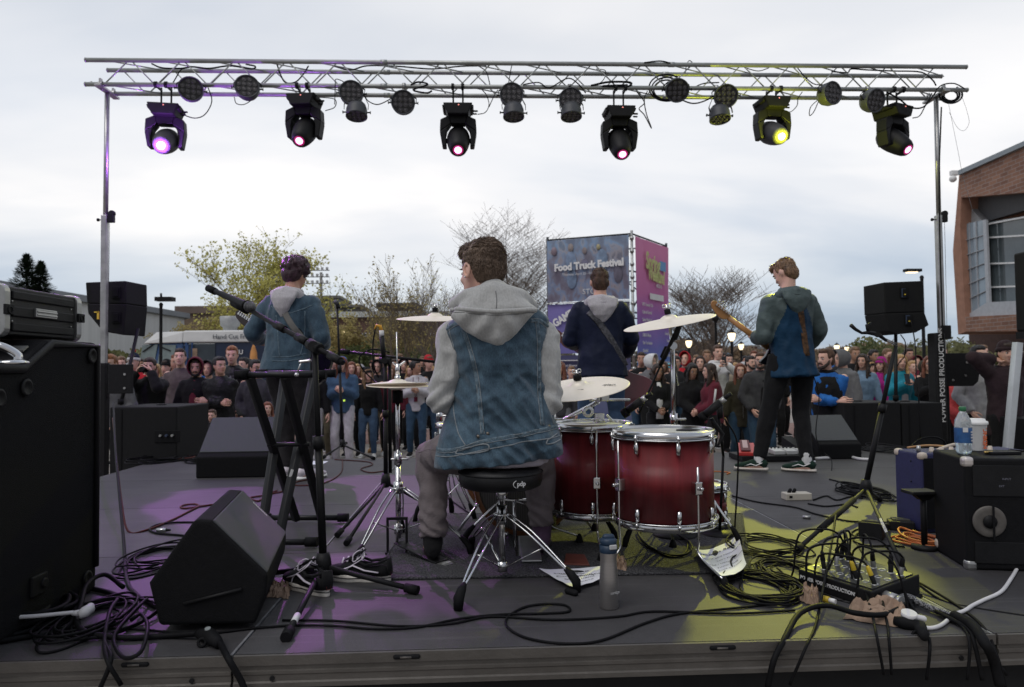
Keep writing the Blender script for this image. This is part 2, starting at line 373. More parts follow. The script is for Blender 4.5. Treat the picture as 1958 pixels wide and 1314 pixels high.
l.new(n1.outputs['Fac'],r1.inputs[0]);l.new(r1.outputs[0],b.inputs['Base Color']);bu=n.new('ShaderNodeBump');bu.inputs['Strength'].default_value=1;bu.inputs['Distance'].default_value=.01;l.new(n1.outputs['Fac'],bu.inputs['Height']);l.new(bu.outputs[0],b.inputs['Normal'])
M_rug=m
ra,rb,rc,rd=fl(712,1110),fl(1435,1096),fl(1418,985),fl(793,985)
rug=MB()
def rugf(u,v):
 p=ra.lerp(rb,u).lerp(rd.lerp(rc,u),v);return(p.x,p.y,0.009+0.0015*noise.noise(V((p.x*4,p.y*4,0))))
rug.grid(rugf,60,40)
k=len(rug.v)
for u,v,du in((0,0,0),):pass
rug.loft([ra.lerp(rb,i/30)+V((0,0,.0055))for i in range(31)],[.0065]*31,6)
rug.loft([rb.lerp(rc,i/20)+V((0,0,.0055))for i in range(21)],[.0065]*21,6);rug.loft([rc.lerp(rd,i/20)+V((0,0,.0055))for i in range(21)],[.0065]*21,6);rug.loft([rd.lerp(ra,i/20)+V((0,0,.0055))for i in range(21)],[.0065]*21,6)
solo('drum_rug',rug,M_rug,'black speckled carpet square spread on the deck under the drum kit','rug')
tp=mat('white_tape',(0.55,0.55,0.57),0.7,0,.2,20)
def strip(name,pts,w,label,mt,cat='tape',z=.0022,group=None):
 mb=MB();pts=[V(p)for p in pts]
 for i in range(len(pts)-1):
  d=(pts[i+1]-pts[i]).normalized();s=V((-d.y,d.x,0))*w/2;o=V((0,0,z));h=V((0,0,.0006))
  a,b_=pts[i]+o,pts[i+1]+o
  mb.hexa([a-s-h,b_-s-h,b_+s-h,a+s-h,a-s,b_-s,b_+s,a+s])
 return solo(name,mb,mt,label,cat,group)
strip('tape_strip',[fl(391,908),fl(470,906)],.022,'short white tape strip on the deck behind the tilted floor monitor',tp)
# ------------------------------------------------------------------ lighting truss
TY,TW=8.0,0.27
TZ0,TZ1,TX0,TX1=4.035,4.305,-4.29,5.67
M_truss=mat('truss_aluminium',(0.36,0.37,0.355),0.42,0.55,0.15,6)
truss=thing('lighting_truss','long square aluminium box truss carrying the stage lights across the sky','truss',((TX0+TX1)/2,TY,TZ0))
for(y,z,xa,xb)in((TY,TZ0,TX0,TX1),(TY,TZ1,TX0,TX1),(TY+TW,TZ0,TX0+.1,TX1-.1),(TY+TW,TZ1,TX0+.1,TX1-.12)):
 c=MB().loft([(xa,y,z),(xb,y,z)],[.0245,.0245],12)
 for xx in(xa,xb):c.torus((xx,y,z),.022,.006,12,6,rot=MR(pi/2,3,'Y'))
 for xx in(TX0+3.25,TX0+6.5):c.cyl((xx-.035,y,z),(xx+.035,y,z),.029)
 part('chord',c,M_truss,truss,world=1)
br=MB();st=0.285;nn=int((TX1-TX0-.3)/st)
for i in range(nn):
 xa=TX0+.2+i*st;xb=xa+st*.92;za,zb=(TZ0,TZ1)if i%2==0 else(TZ1,TZ0)
 br.loft([(xa,TY,za),(xb,TY,zb)],[.0075]*2,6)
 br.loft([(xa+.07,TY+TW,zb),(xb+.07,TY+TW,za)],[.0075]*2,6)
 if i%2==0:
  for z in(TZ0,TZ1):br.loft([(xa,TY,z),(xb+st,TY+TW,z)],[.007]*2,6)
part('lattice',br,M_truss,truss,world=1)
# ------------------------------------------------------------------ crank towers
def tower(px_top,px_mid,label,flip):
 bx=at(px_mid[0],px_mid[1],TY+.13);top=V((at(px_top[0],px_top[1],TY+.13).x,TY+.13,TZ0-.03));base=V((bx.x,TY+.13,GZ))
 t=thing('crank_tower',label,'lift tower',base)
 j=at(px_mid[0],412,TY+.13);j.y=TY+.13;j.x=base.x+(top.x-base.x)*.6
 d=V((0,0,1))
 part('mast',MB().box(((base+V((j.x,j.y,j.z)))/2),(.062,.062,j.z-GZ)),M_alu,t,bevel=.006,world=1)
 up=MB();up.loft([V((j.x,j.y,j.z-.1)),top],[(.026,.026)]*2,12);part('inner_mast',up,M_alu,t,world=1)
 w_=MB();s=1 if not flip else 1
 w_.box(j+V((.06*s,0,-.03)),(.07,.05,.10));w_.lathe([(0,-.02),(.035,-.02),(.035,.02),(0,.02)],16,T=MT(j+V((.07*s,0,.02)))@MR(pi/2,4,'X'))
 part('pulley_block',w_,M_black,t,bevel=.005,world=1)
 kn=MB().cyl(j+V((-.03,0,-.05)),j+V((-.075,0,-.05)),.006);kn.cyl(j+V((-.07,0,-.05)),j+V((-.09,0,-.05)),.018,n=8)
 part('clamp_knob',kn,M_black,t,world=1)
 f=MB();f.box(top+V((0,0,.0)),(.07,.42,.025));f.box(top+V((0,-.14,.045)),(.02,.05,.09));f.box(top+V((0,.14,.045)),(.02,.05,.09))
 f.lathe([(.03,-.02),(.036,-.02),(.036,.02),(.03,.02)],16,T=MT(V((top.x,TY,TZ0)))@MR(pi/2,4,'Y'))
 f.lathe([(.03,-.02),(.036,-.02),(.036,.02),(.03,.02)],16,T=MT(V((top.x,TY+TW,TZ0)))@MR(pi/2,4,'Y'))
 f.box(top+V((-.06 if not flip else .07,-.1,.02)),(.16,.03,.03),rot=MR(.6 if not flip else-.4,3,'Y'))
 part('truss_bracket',f,M_alu,t,bevel=.003,world=1)
 part('lift_cable',MB().cyl(j+V((.055,-.02,0)),base+V((.055,-.02,1.2)),.0025,n=5),M_cable,t,world=1)
 for q in range(4):
  a=pi/4+q*pi/2;e=base+V((cos(a)*.85,sin(a)*.85,.045))
  part('outrigger',MB().box((base+V((0,0,.12))+e)/2,((e-base).length,.04,.04),rot=(e-base-V((0,0,.12))).to_track_quat('X','Z').to_matrix()),M_alu,t,bevel=.004,world=1)
 sl=MB().box(base+V((0,0,.85)),(.10,.10,1.5));part('sleeve',sl,M_black,t,bevel=.01,world=1)
 return t,base,top
twl,tbl,ttl=tower((205,190),(198,640),'silver telescoping lift tower holding the left end of the truss',False)
twr,tbr,ttr=tower((1790,195),(1801,700),'silver telescoping lift tower with a black printed sleeve holding the right end of the truss',True)
pd=at(1803,730,TY-.02)
slv=MB().box(V((pd.x,TY+.08,.60)),(.125,.16,1.25));sv=part('padding',slv,M_blackp,twr,bevel=.02,world=1)
tx=text_mb('POWER POSSE PRODUCTIONS',.082,bold=.0012,sx=.95);part('lettering',tx,M_letter,sv);sv.children[0].matrix_local=twr.matrix_basis.inverted()@frame((pd.x+.005,TY-.0035,.74),(0,0,1),(-1,0,0))
pl=MB();pl.prism([(0,-.27),(.34,-.27),(.40,-.22),(.42,-.12),(.42,.0),(.38,.08),(.30,.11),(0,.11)],0,.03,T=MT(V((pd.x+.065,TY+.05,.88))));part('winch_plate',pl,M_black,twr,bevel=.004,world=1)
for dx,dz in((.27,.0),(.25,-.15),(.1,-.2)):part('bolt',MB().cyl(V((pd.x+.065+dx,TY+.05,.88+dz)),V((pd.x+.065+dx,TY+.042,.88+dz)),.013),M_alu,twr,world=1)
pl=MB().box(V((pd.x+.10,TY+.05,1.23)),(.10,.05,.16));part('catch_box',pl,M_black,twr,bevel=.008,world=1)
pd2=at(222,725,TY-.05);pl=MB().box(V((pd2.x,TY+.05,pd2.z)),(.26,.03,.32));part('winch_plate',pl,M_black,twl,bevel=.006,world=1)
for dz in(-.10,.05):part('bolt',MB().cyl(V((pd2.x+.05,TY+.034,pd2.z+dz)),V((pd2.x+.05,TY+.026,pd2.z+dz)),.013),M_alu,twl,world=1)
for i,(pts,lab)in enumerate((([(1812,190),(1822,240),(1832,290),(1842,340),(1862,410)],'thin slack cord running down from the right truss corner'),
                 ([(1836,176),(1848,210),(1853,235),(1843,250),(1830,243),(1815,215)],'thin looped wire dangling beyond the right truss end'))):
 solo('guy_cord',MB().tube([at(x,y,8.1)for x,y in pts],.0022,4),M_inkg,lab,'cord')
# ------------------------------------------------------------------ moving heads
M_lens={k:mat('lens_'+k,(0.05,0.05,0.05),0.1,0,0,emit=c,es=e)for k,(c,e)in{
 'violet':((0.9,0.62,1.0),9),'magenta':((1.0,0.35,0.75),3.5),'yellow':((1.0,1.0,0.35),9)}.items()}
M_ring={k:mat('ring_'+k,(0.03,0.03,0.03),0.3,0,0,emit=c,es=e)for k,(c,e)in{
 'violet':((0.35,0.1,0.8),1.2),'magenta':((0.5,0.02,0.15),0.6),'yellow':((0.55,0.6,0.02),1.4)}.items()}
M_body=mat('fixture_black',(0.008,0.008,0.009),0.55,0,0.2,10,spec=.3);M_shell={'violet':mat('shell_v',(0.05,0.05,0.055),0.5,0,0.1),'magenta':M_body,'yellow':MATS['shell_v']}  # fixture black lightened in colour on the lit heads, for their glow
HEADS=[]
def moving_head(px,py_base,kind,yaw,tilt,label,scale=1.0,drop=.10):
 """px: centre of the base box, hung under the back lower chord; tilt of the head towards the camera/down"""
 top=at(px,py_base,TY+TW*.5);x=top.x;y=TY+TW*.5;z=top.z
 t=thing('moving_head_light',label,'stage light',(x,y,z),group='moving head lights hung under the truss')
 S=scale
 for dx in(-.055,.055):
  c=MB().cyl((dx,0,.0),(dx,0,TZ0-z+.02 if z<TZ0 else .03),.010);c.box((dx,0,.0),(.035,.06,.03))
  c.box((dx,-TW*.25,TZ0-z-.01),(.02,TW*.55,.02));c.lathe([(.024,-.015),(.036,-.015),(.036,.015),(.024,.015)],14,T=MT((dx,-TW*.5,TZ0-z))@MR(pi/2,4,'Y'))
  part('clamp',c,M_alu if kind=='x' else M_black,t)
 Rz=MR(yaw,4,'Z')
 b=MB();b.hexa([(-.115*S,-.16*S,-.13*S),(.115*S,-.16*S,-.13*S),(.115*S,.16*S,-.13*S),(-.115*S,.16*S,-.13*S),(-.165*S,-.16*S,0),(.165*S,-.16*S,0),(.165*S,.16*S,0),(-.165*S,.16*S,0)],T=Rz)
 b.hexa([(-.165*S,-.12*S,-.06*S),(.165*S,-.12*S,-.06*S),(.165*S,.12*S,-.06*S),(-.165*S,.12*S,-.06*S),(-.18*S,-.12*S,-.012),(.18*S,-.12*S,-.012),(.18*S,.12*S,-.012),(-.18*S,.12*S,-.012)],T=Rz)
 part('base_box',b,M_body,t,bevel=.012)
 part('indicator',MB().ell((0.01,-.162*S,-.03*S),(.007,.004,.007),8,6,T=Rz),mat('indicator_led',(0.4,0.1,0.1),emit=(1,.35,.3),es=1.0),t)
 yk=MB();ax=.20*S
 out=[(-ax,-.16),(-ax-.008,-.30),(-ax+.02,-.47),(-ax+.068,-.47),(-ax+.060,-.34),(-ax+.075,-.27),(-.08,-.21),(.08,-.21),(ax-.075,-.27),(ax-.060,-.34),(ax-.068,-.47),(ax-.02,-.47),(ax+.008,-.30),(ax,-.16),(.10,-.115),(-.10,-.115)]
 out=[(a,b_*S)for a,b_ in out]
 for q in(((0,1,6,15)),((1,2,3,4,5,6)),((6,7,14,15)),((7,8,9,10,11,12)),((7,12,13,14)),):
  yk.prism([out[i]for i in q][::-1],-.07*S,.07*S,T=Rz)
 part('yoke',yk,M_body,t,bevel=.012,seg=3)
 piv=V((0,0,-.39*S));Rt=Rz@MT(piv)@MR(tilt,4,'X')
 prof=[(0,-.235),(.060,-.235),(.082,-.225),(.100,-.19),(.118,-.11),(.130,-.02),(.132,.06),(.122,.13),(.092,.18),(0,.19)]
 h=MB().lathe([(a*S,b_*S)for a,b_ in prof],28,T=Rt)
 hd=part('head',h,M_shell[kind],t)
 part('lens',MB().lathe([(0,-.243*S),(.026*S,-.242*S),(.040*S,-.237*S)],24,T=Rt),M_lens[kind],hd)
 part('lens_ring',MB().lathe([(.040*S,-.2372*S),(.052*S,-.239*S),(.058*S,-.236*S)],24,T=Rt),M_ring[kind],hd)
 part('nameplate',MB().box((0,-.119*S,.02),(.05,.004,.014),T=Rt),M_inkg,hd)
 for sg in(-1,1):part('pivot',MB().cyl((sg*(ax-.02),0,piv.z),(sg*.10*S,0,piv.z),.03,T=Rz),M_body,t)
 pg=MB();pg.cap((.17*S,0,-.045),(.215*S,0,-.045),.011,n=8,T=Rz);pg.cap((.17*S,-.02,-.085),(.205*S,-.02,-.085),.010,n=8,T=Rz);part('connector',pg,M_black,t)
 wr=MT((x,y,z))@Rt;HEADS.append((wr@V((0,0,-.265*S)),(wr.to_3x3()@V((0,0,-1))).normalized(),kind))
 return t
moving_head(318,205,'violet',.15,R(-62),'leftmost moving head, tinted violet by its own bright beam')
moving_head(583,187,'magenta',-.12,R(-48),'black moving head with a pink lens, second from the left, between two round lamps')
moving_head(876,205,'magenta',.0,R(-48),'black moving head with a pink lens over the drummer')
moving_head(1183,210,'magenta',.03,R(-42),'black moving head with a pink lens and a stuck-on paper label above the banner tower')
moving_head(1475,192,'yellow',.1,R(-64),'moving head shining bright yellow above the guitarist in green sleeves')
moving_head(1706,207,'magenta',.42,R(-50),'rightmost moving head, turned aside with a pink lens')
# ------------------------------------------------------------------ par cans
M_led=mat('led_cell',(0.10,0.095,0.10),0.25,0,0.2,40);M_can=mat('par_can',(0.05,0.053,0.06),0.5,0,0.2,12)
def par(px,py,yaw,tilt,label,group='round LED lamps clamped along the truss',down=False,r=.128):
 c=at(px,py,TY-.10);t=thing('par_light',label,'stage light',c,group=group)
 Rm=MR(yaw,4,'Z')@MR(tilt,4,'X')
 A=Rm@MR(pi/2,4,'X')
 b=MB().lathe([(0,-.11),(.06,-.11),(r*.85,-.085),(r,-.03),(r,.03),(r*1.03,.04),(r*1.03,.055),(r*.93,.055),(r*.92,.040),(0,.040)],30,T=A)
 bd=part('housing',b,M_can,t)
 ls=MB()
 for(ix,iy)in((-.5,1.45),(.5,1.5),(-1.5,.5),(-.5,.5),(.5,.5),(1.5,.5),(-1.5,-.5),(-.5,-.5),(.5,-.5),(1.5,-.5),(-.5,-1.5),(.5,-1.5)):
  g_=r*.43;ls.torus((ix*g_,iy*g_,.046),r*.155,.0045,12,5,T=A);ls.ell((ix*g_,iy*g_,.042),(r*.13,r*.13,.008),8,5,T=A)
 part('led_cells',ls,M_led,bd);part('face_plate',MB().lathe([(0,.0415),(r*.9,.0415)],24,T=A),mat('par_face',(0.02,0.018,0.018),0.4),bd)
 if down:part('rear_panel',MB().lathe([(0,-.112),(.075,-.112)],24,T=A),mat('rear_plate',(0.35,0.36,0.4),.4,.3),bd)
 y_=MB();pts=[V((-r-.014,0,0)),V((-r-.016,.03,.06)),V((-r*.7,.05,.11)),V((0,.06,.125)),V((r*.7,.05,.11)),V((r+.016,.03,.06)),V((r+.014,0,0))]
 if down:pts=[V((p.x,p.y-.05,p.z+.02+(.06 if abs(p.x)<r else 0)))for p in pts]
 y_.loft([MR(yaw,3,'Z')@p for p in pts],[(.004,.013)]*7,6);part('yoke',y_,M_black,t)
 kn=MB()
 for s in(-1,1):kn.cyl(MR(yaw,3,'Z')@V((s*(r),0,0)),MR(yaw,3,'Z')@V((s*(r+.035),0,0)),.008);kn.cyl(MR(yaw,3,'Z')@V((s*(r+.03),0,0)),MR(yaw,3,'Z')@V((s*(r+.038),0,0)),.017,n=8)
 part('knob',kn,M_black,t)
 top=V((c.x,TY,TZ0));cl=MB();a=c+V((0,.055,.115))
 cl.cyl(a,top,.010);cl.lathe([(.026,-.018),(.037,-.018),(.037,.018),(.026,.018)],14,T=MT(top)@MR(pi/2,4,'Y'));part('clamp',cl,M_alu,t,world=1)
 return t
for px,py,yw,tl,lab in((365,172,.35,.12,'round LED lamp furthest left on the truss, above the violet moving head'),(473,169,.2,-.1,'round LED lamp alone between the first two moving heads'),(672,179,.12,.05,'round LED lamp facing out above the second hanging can lamp'),
  (771,197,.06,.18,'round LED lamp hung low just left of the drummer'),(978,183,0,.06,'round LED lamp right above the drummer, facing forward'),(1091,192,-.05,.1,'round LED lamp with a reddish glint left of the labelled moving head'),
  (1294,172,-.1,.5,'round LED lamp tipped steeply down beside a thick cable coil'),(1387,184,-.15,.35,'round LED lamp above the hanging can lamp near the yellow light'),(1586,180,.35,.1,'round LED lamp with a half grey face right of the yellow light'),(1668,193,.3,.3,'round LED lamp furthest right on the truss')):
 par(px,py,yw,tl,lab)
for px,py,lab in((682,215,'LED can lamp pointing straight down beneath the lamp left of the drummer'),(982,216,'LED can lamp pointing straight down above the drummer'),(1092,216,'LED can lamp pointing straight down left of the labelled moving head'),(1376,221,'LED can lamp pointing straight down near the yellow light')):
 par(px,py,.05,R(78),lab,'LED can lamps hanging face down',True,r=.115)
# ------------------------------------------------------------------ cables dressed on the truss
def hang(pts,Y,r,label,group=None,mt=None):return solo('truss_cable',MB().tube([at(x,y,Y)for x,y in pts],r,6,6),mt or M_cable,label,'cable',group)
G='black cables draped along the truss'
hang([(290,122),(310,130),(345,131),(368,128),(400,131),(440,126),(480,132),(488,127),(470,123)],8.1,.009,'black cable swagged along the upper truss at far left',G)
hang([(330,160),(345,135),(353,131)],8.05,.006,'short black riser cable left of the first round lamp',G)
hang([(398,168),(405,190),(400,208),(388,222),(372,226),(356,222)],8.0,.006,'cable loop hanging from the first round lamp to the violet light',G)
hang([(448,186),(452,198),(466,200),(480,192),(487,180)],7.95,.005,'small cable loop under the second round lamp',G)
hang([(530,124),(536,142),(546,158),(565,157),(580,142),(590,126)],8.05,.008,'black connector lead drooping over the truss beside the second moving head',G)
hang([(610,186),(640,190),(640,205),(622,212)],8.0,.005,'thin cable loop right of the second moving head',G)
hang([(640,200),(641,165),(642,152),(652,154),(662,160)],7.95,.005,'thin riser cable left of the third round lamp',G)
hang([(697,183),(705,194),(722,200),(742,192),(752,184)],7.95,.006,'cable sagging between the third and fourth round lamps',G)
hang([(636,126),(670,134),(702,126),(760,127),(825,132),(880,127),(930,126)],8.15,.008,'long black cable clipped under the top chord left of centre',G)
hang([(785,163),(800,157),(818,162),(790,172),(815,178),(826,174)],7.98,.010,'bunched cable ends on the truss beside the low round lamp',G)
hang([(915,126),(930,138),(937,163)],8.1,.006,'short cable dropping through the truss above the drummer',G)
hang([(972,162),(978,128),(982,124)],8.0,.005,'cable rising from the lamp above the drummer to the top chord',G)
hang([(913,219),(928,215),(935,200),(930,182),(922,172)],8.0,.005,'curled power lead beside the moving head over the drummer',G)
hang([(935,205),(944,185),(952,172)],7.98,.005,'lead running up beside the lamp above the drummer',G)
hang([(1000,162),(1030,158),(1050,168),(1085,150),(1105,160),(1120,178)],7.97,.007,'cable looping over the lower chord between two round lamps',G)
hang([(1140,132),(1158,136),(1152,155),(1130,165),(1100,165)],8.1,.005,'loose cable curl inside the truss above the labelled light',G)
hang([(1130,164),(1165,157),(1205,158),(1198,166),(1150,165),(1200,163)],7.98,.012,'thick bundle of black cable lying on the lower chord',G)
hang([(1218,176),(1232,196),(1222,208),(1232,220),(1246,246),(1236,218),(1232,190),(1238,174)],7.98,.006,'black cable with a tail hanging below the truss right of the labelled light',G)
hang([(1232,120),(1262,117),(1282,121)],7.97,.008,'short piece of cable lying on top of the truss',G)
hang([(1315,133),(1324,122),(1318,116),(1313,124),(1310,140)],8.05,.005,'small cable hook poking above the truss top',G)
for k,r_ in enumerate((34,29,25)):
 hang([(1275+r_*cos(a),168+k*2+r_*.75*sin(a))for a in[R(20+q*32)for q in range(10)]],8.03+.02*k,.009,('outer','middle','inner')[k]+' turn of the thick cable coil behind the steeply tipped lamp',G)
hang([(1300,190),(1325,198),(1350,192),(1372,178),(1392,162)],8.02,.008,'cable sagging from the tipped lamp towards the next lamp',G)
hang([(1322,170),(1345,160),(1375,158)],8.0,.007,'cable arching over the lower chord right of the tipped lamp',G)
hang([(1425,130),(1450,136),(1470,130)],8.0,.005,'small swag of cable under the top chord above the yellow light',G)
hang([(1525,130),(1540,148),(1555,160),(1570,163)],8.05,.006,'cable running down to the half grey lamp',G)
hang([(1534,176),(1526,188),(1524,202),(1512,214),(1503,212)],8.0,.005,'power lead curling off the right side of the yellow light',G)
hang([(1565,190),(1550,205),(1548,221),(1556,214),(1566,192)],8.0,.005,'long cable loop hanging left of the half grey lamp',G)
hang([(1590,137),(1620,139),(1628,132),(1660,134),(1710,136),(1760,138),(1782,152),(1790,164)],8.0,.008,'cable running along the truss towards the right tower',G)
hang([(1695,176),(1720,190),(1740,205),(1765,205),(1785,182),(1790,175)],7.95,.009,'heavy cable slung from the last lamp to the right tower',G)
hang([(1745,226),(1758,222),(1768,205),(1782,178)],7.97,.006,'lead from the last moving head up to the tower',G)
for k,r_ in enumerate((22,17,13)):
 hang([(1818+r_*cos(a),181+k+r_*.75*sin(a))for a in[R(-60+q*34)for q in range(9)]],8.02+.03*k,.010,('outer','middle','inner')[k]+' turn of the cable coil tied at the right truss corner',G)
hang([(1790,172),(1803,162),(1825,160),(1845,170)],7.96,.007,'cable looping over the right truss corner',G)
hang([(1800,205),(1798,260),(1796,330),(1797,450),(1800,560),(1803,650)],7.98,.009,'thick black cable running down the right tower',G)
# ------------------------------------------------------------------ beams of the two lit fixtures: spot lamps with a gobo
def spot(pos,target,col,power,ang,lit,dark,seed):
 """a profile beam through a gobo plate; lit and dark are soft discs of the plate: (aim point, half width point, half height point)"""
 d=bpy.data.lights.new('beam','SPOT');d.energy=power;d.color=col;d.spot_size=ang;d.spot_blend=.1;d.shadow_soft_size=.02;d.use_nodes=True
 o=bpy.data.objects.new('beam',d);COL.objects.link(o);o.location=pos;o.rotation_euler=(V(target)-V(pos)).to_track_quat('-Z','Y').to_euler();inv=(MT(pos)@o.rotation_euler.to_matrix().to_4x4()).inverted()
 def g(p):q=inv@V(p);return V((q.x/q.z,q.y/q.z))
 t=d.node_tree;n=t.nodes;l=t.links;em=n['Emission'];c=n.new('ShaderNodeTexCoord');sp=n.new('ShaderNodeSeparateXYZ');l.new(c.outputs['Normal'],sp.inputs[0])
 def m_(op,*a):
  q=n.new('ShaderNodeMath');q.operation=op
  for i,x in enumerate(a):
   if isinstance(x,(int,float)):q.inputs[i].default_value=x
   else:l.new(x,q.inputs[i])
  return q.outputs[0]
 X,Y=m_('DIVIDE',sp.outputs[0],sp.outputs[2]),m_('DIVIDE',sp.outputs[1],sp.outputs[2]);cb=n.new('ShaderNodeCombineXYZ');l.new(X,cb.inputs[0]);l.new(Y,cb.inputs[1]);cb.inputs[2].default_value=seed
 nz=n.new('ShaderNodeTexNoise');nz.inputs['Scale'].default_value=14;nz.inputs['Detail'].default_value=2;l.new(cb.outputs[0],nz.inputs['Vector']);wob=m_('MULTIPLY_ADD',nz.outputs['Fac'],.9,-.45)
 def disc(e):
  C_,A,B=g(e[0]),g(e[1]),g(e[2]);rx,ry=abs(A.x-C_.x)or .01,abs(B.y-C_.y)or .01
  u,v=m_('DIVIDE',m_('SUBTRACT',X,C_.x),rx),m_('DIVIDE',m_('SUBTRACT',Y,C_.y),ry);r=m_('SQRT',m_('ADD',m_('MULTIPLY',u,u),m_('MULTIPLY',v,v)));w_=m_('MULTIPLY_ADD',wob,e[3]if len(e)>3 else .5,r)
  return m_('MULTIPLY',m_('SUBTRACT',1.06,w_),7.0)
 def cl(x):q=n.new('ShaderNodeClamp');l.new(x,q.inputs[0]);return q.outputs[0]
 L_=None
 for e in lit:x=cl(disc(e));L_=x if L_ is None else m_('MAXIMUM',L_,x)
 for e in dark:L_=m_('MULTIPLY',L_,m_('SUBTRACT',1.0,cl(disc(e))))
 L_=m_('MULTIPLY_ADD',L_,.90,.10);l.new(L_,em.inputs['Strength']);return o
fd_=lambda x,y,rx,ry,w=.5:(fl(x,y),fl(x+rx,y),fl(x,y+ry),w)
spot(HEADS[0][0]+HEADS[0][1]*.02,fl(480,1060),(0.62,0.17,0.88),380,R(34),
     [fd_(290,1130,100,120),fd_(420,960,160,60,.9),(at(555,560,5.9),at(640,560,5.9),at(555,640,5.9),.2),(at(860,640,3.1),at(900,640,3.1),at(860,740,3.1),.2)],[fd_(430,1040,70,30)],2.0)
spot(HEADS[1][0]+HEADS[1][1]*.02,fl(690,1000),(0.66,0.19,0.84),440,R(38),
     [fd_(700,945,170,75),fd_(800,910,150,40),fd_(640,1120,210,100,.8),fd_(870,1100,120,90,.8),fd_(560,1210,120,50,.8)],[fd_(640,975,55,24),fd_(720,1190,70,30,.9)],8.0)
spot(HEADS[4][0]+HEADS[4][1]*.02,fl(1340,1010),(0.93,0.92,0.07),700,R(40),
     [fd_(1330,1080,430,240,.35),fd_(1500,985,150,62,.35),(at(1515,535,5.92),at(1610,535,5.92),at(1515,620,5.92),.1),(at(1400,600,6.1),at(1480,600,6.1),at(1400,660,6.1),.2)],
     [fd_(1385,1082,36,34,.1),fd_(1165,1195,165,95,.1),fd_(1520,925,130,28,.4),fd_(1650,1170,90,60,.3)],5.0)  # dark discs added: one spares the set list, one imitates the guitarist's shadow
for q_,c_,e_ in((HEADS[0],(.45,.12,1),55),(HEADS[4],(.9,.95,.05),26)):
 d=bpy.data.lights.new('lens_spill','POINT');d.energy=e_;d.color=c_;d.shadow_soft_size=.02;o=bpy.data.objects.new('lens_spill',d);COL.objects.link(o);o.location=q_[0]+q_[1]*.12  # added point lamps that colour the shells of the lit fixtures
# ================================================================== background: buildings, trees, tower, truck, lamps
LM=set()
def leafmat(name,c,c2=None,tr=.3):
 m=mat(name,c,.7,0,.35,1.2,col2=c2)
 if name in LM:return m
 LM.add(name);t=m.node_tree;b=t.nodes['Principled BSDF'];tl=t.nodes.new('ShaderNodeBsdfTranslucent');mx=t.nodes.new('ShaderNodeMixShader');mx.inputs[0].default_value=.45
 src=b.inputs['Base Color'].links[0].from_socket;t.links.new(src,tl.inputs[0]);t.links.new(b.outputs[0],mx.inputs[1]);t.links.new(tl.outputs[0],mx.inputs[2]);t.links.new(mx.outputs[0],t.nodes['Material Output'].inputs[0]);return m
M_bark=mat('bark',(.17,.14,.12),.9,0,.3,3);M_barkd=mat('bark_dark',(.05,.04,.036),.9,0,.3,3);M_bark2=mat('bark_pale',(.15,.12,.085),.9,0,.3,3)
M_bud=leafmat('spring_leaves',(.42,.40,.09),(.60,.56,.17));M_bud2=leafmat('olive_buds',(.30,.24,.09),(.42,.35,.14));M_bush=leafmat('bush_leaves',(.05,.07,.025),(.11,.13,.045));M_con=leafmat('conifer_needles',(.010,.018,.011),(.018,.028,.014));M_brownb=leafmat('brown_buds',(.22,.15,.10),(.30,.22,.14));M_hedge=leafmat('hedge_leaves',(.13,.14,.05),(.20,.20,.085))
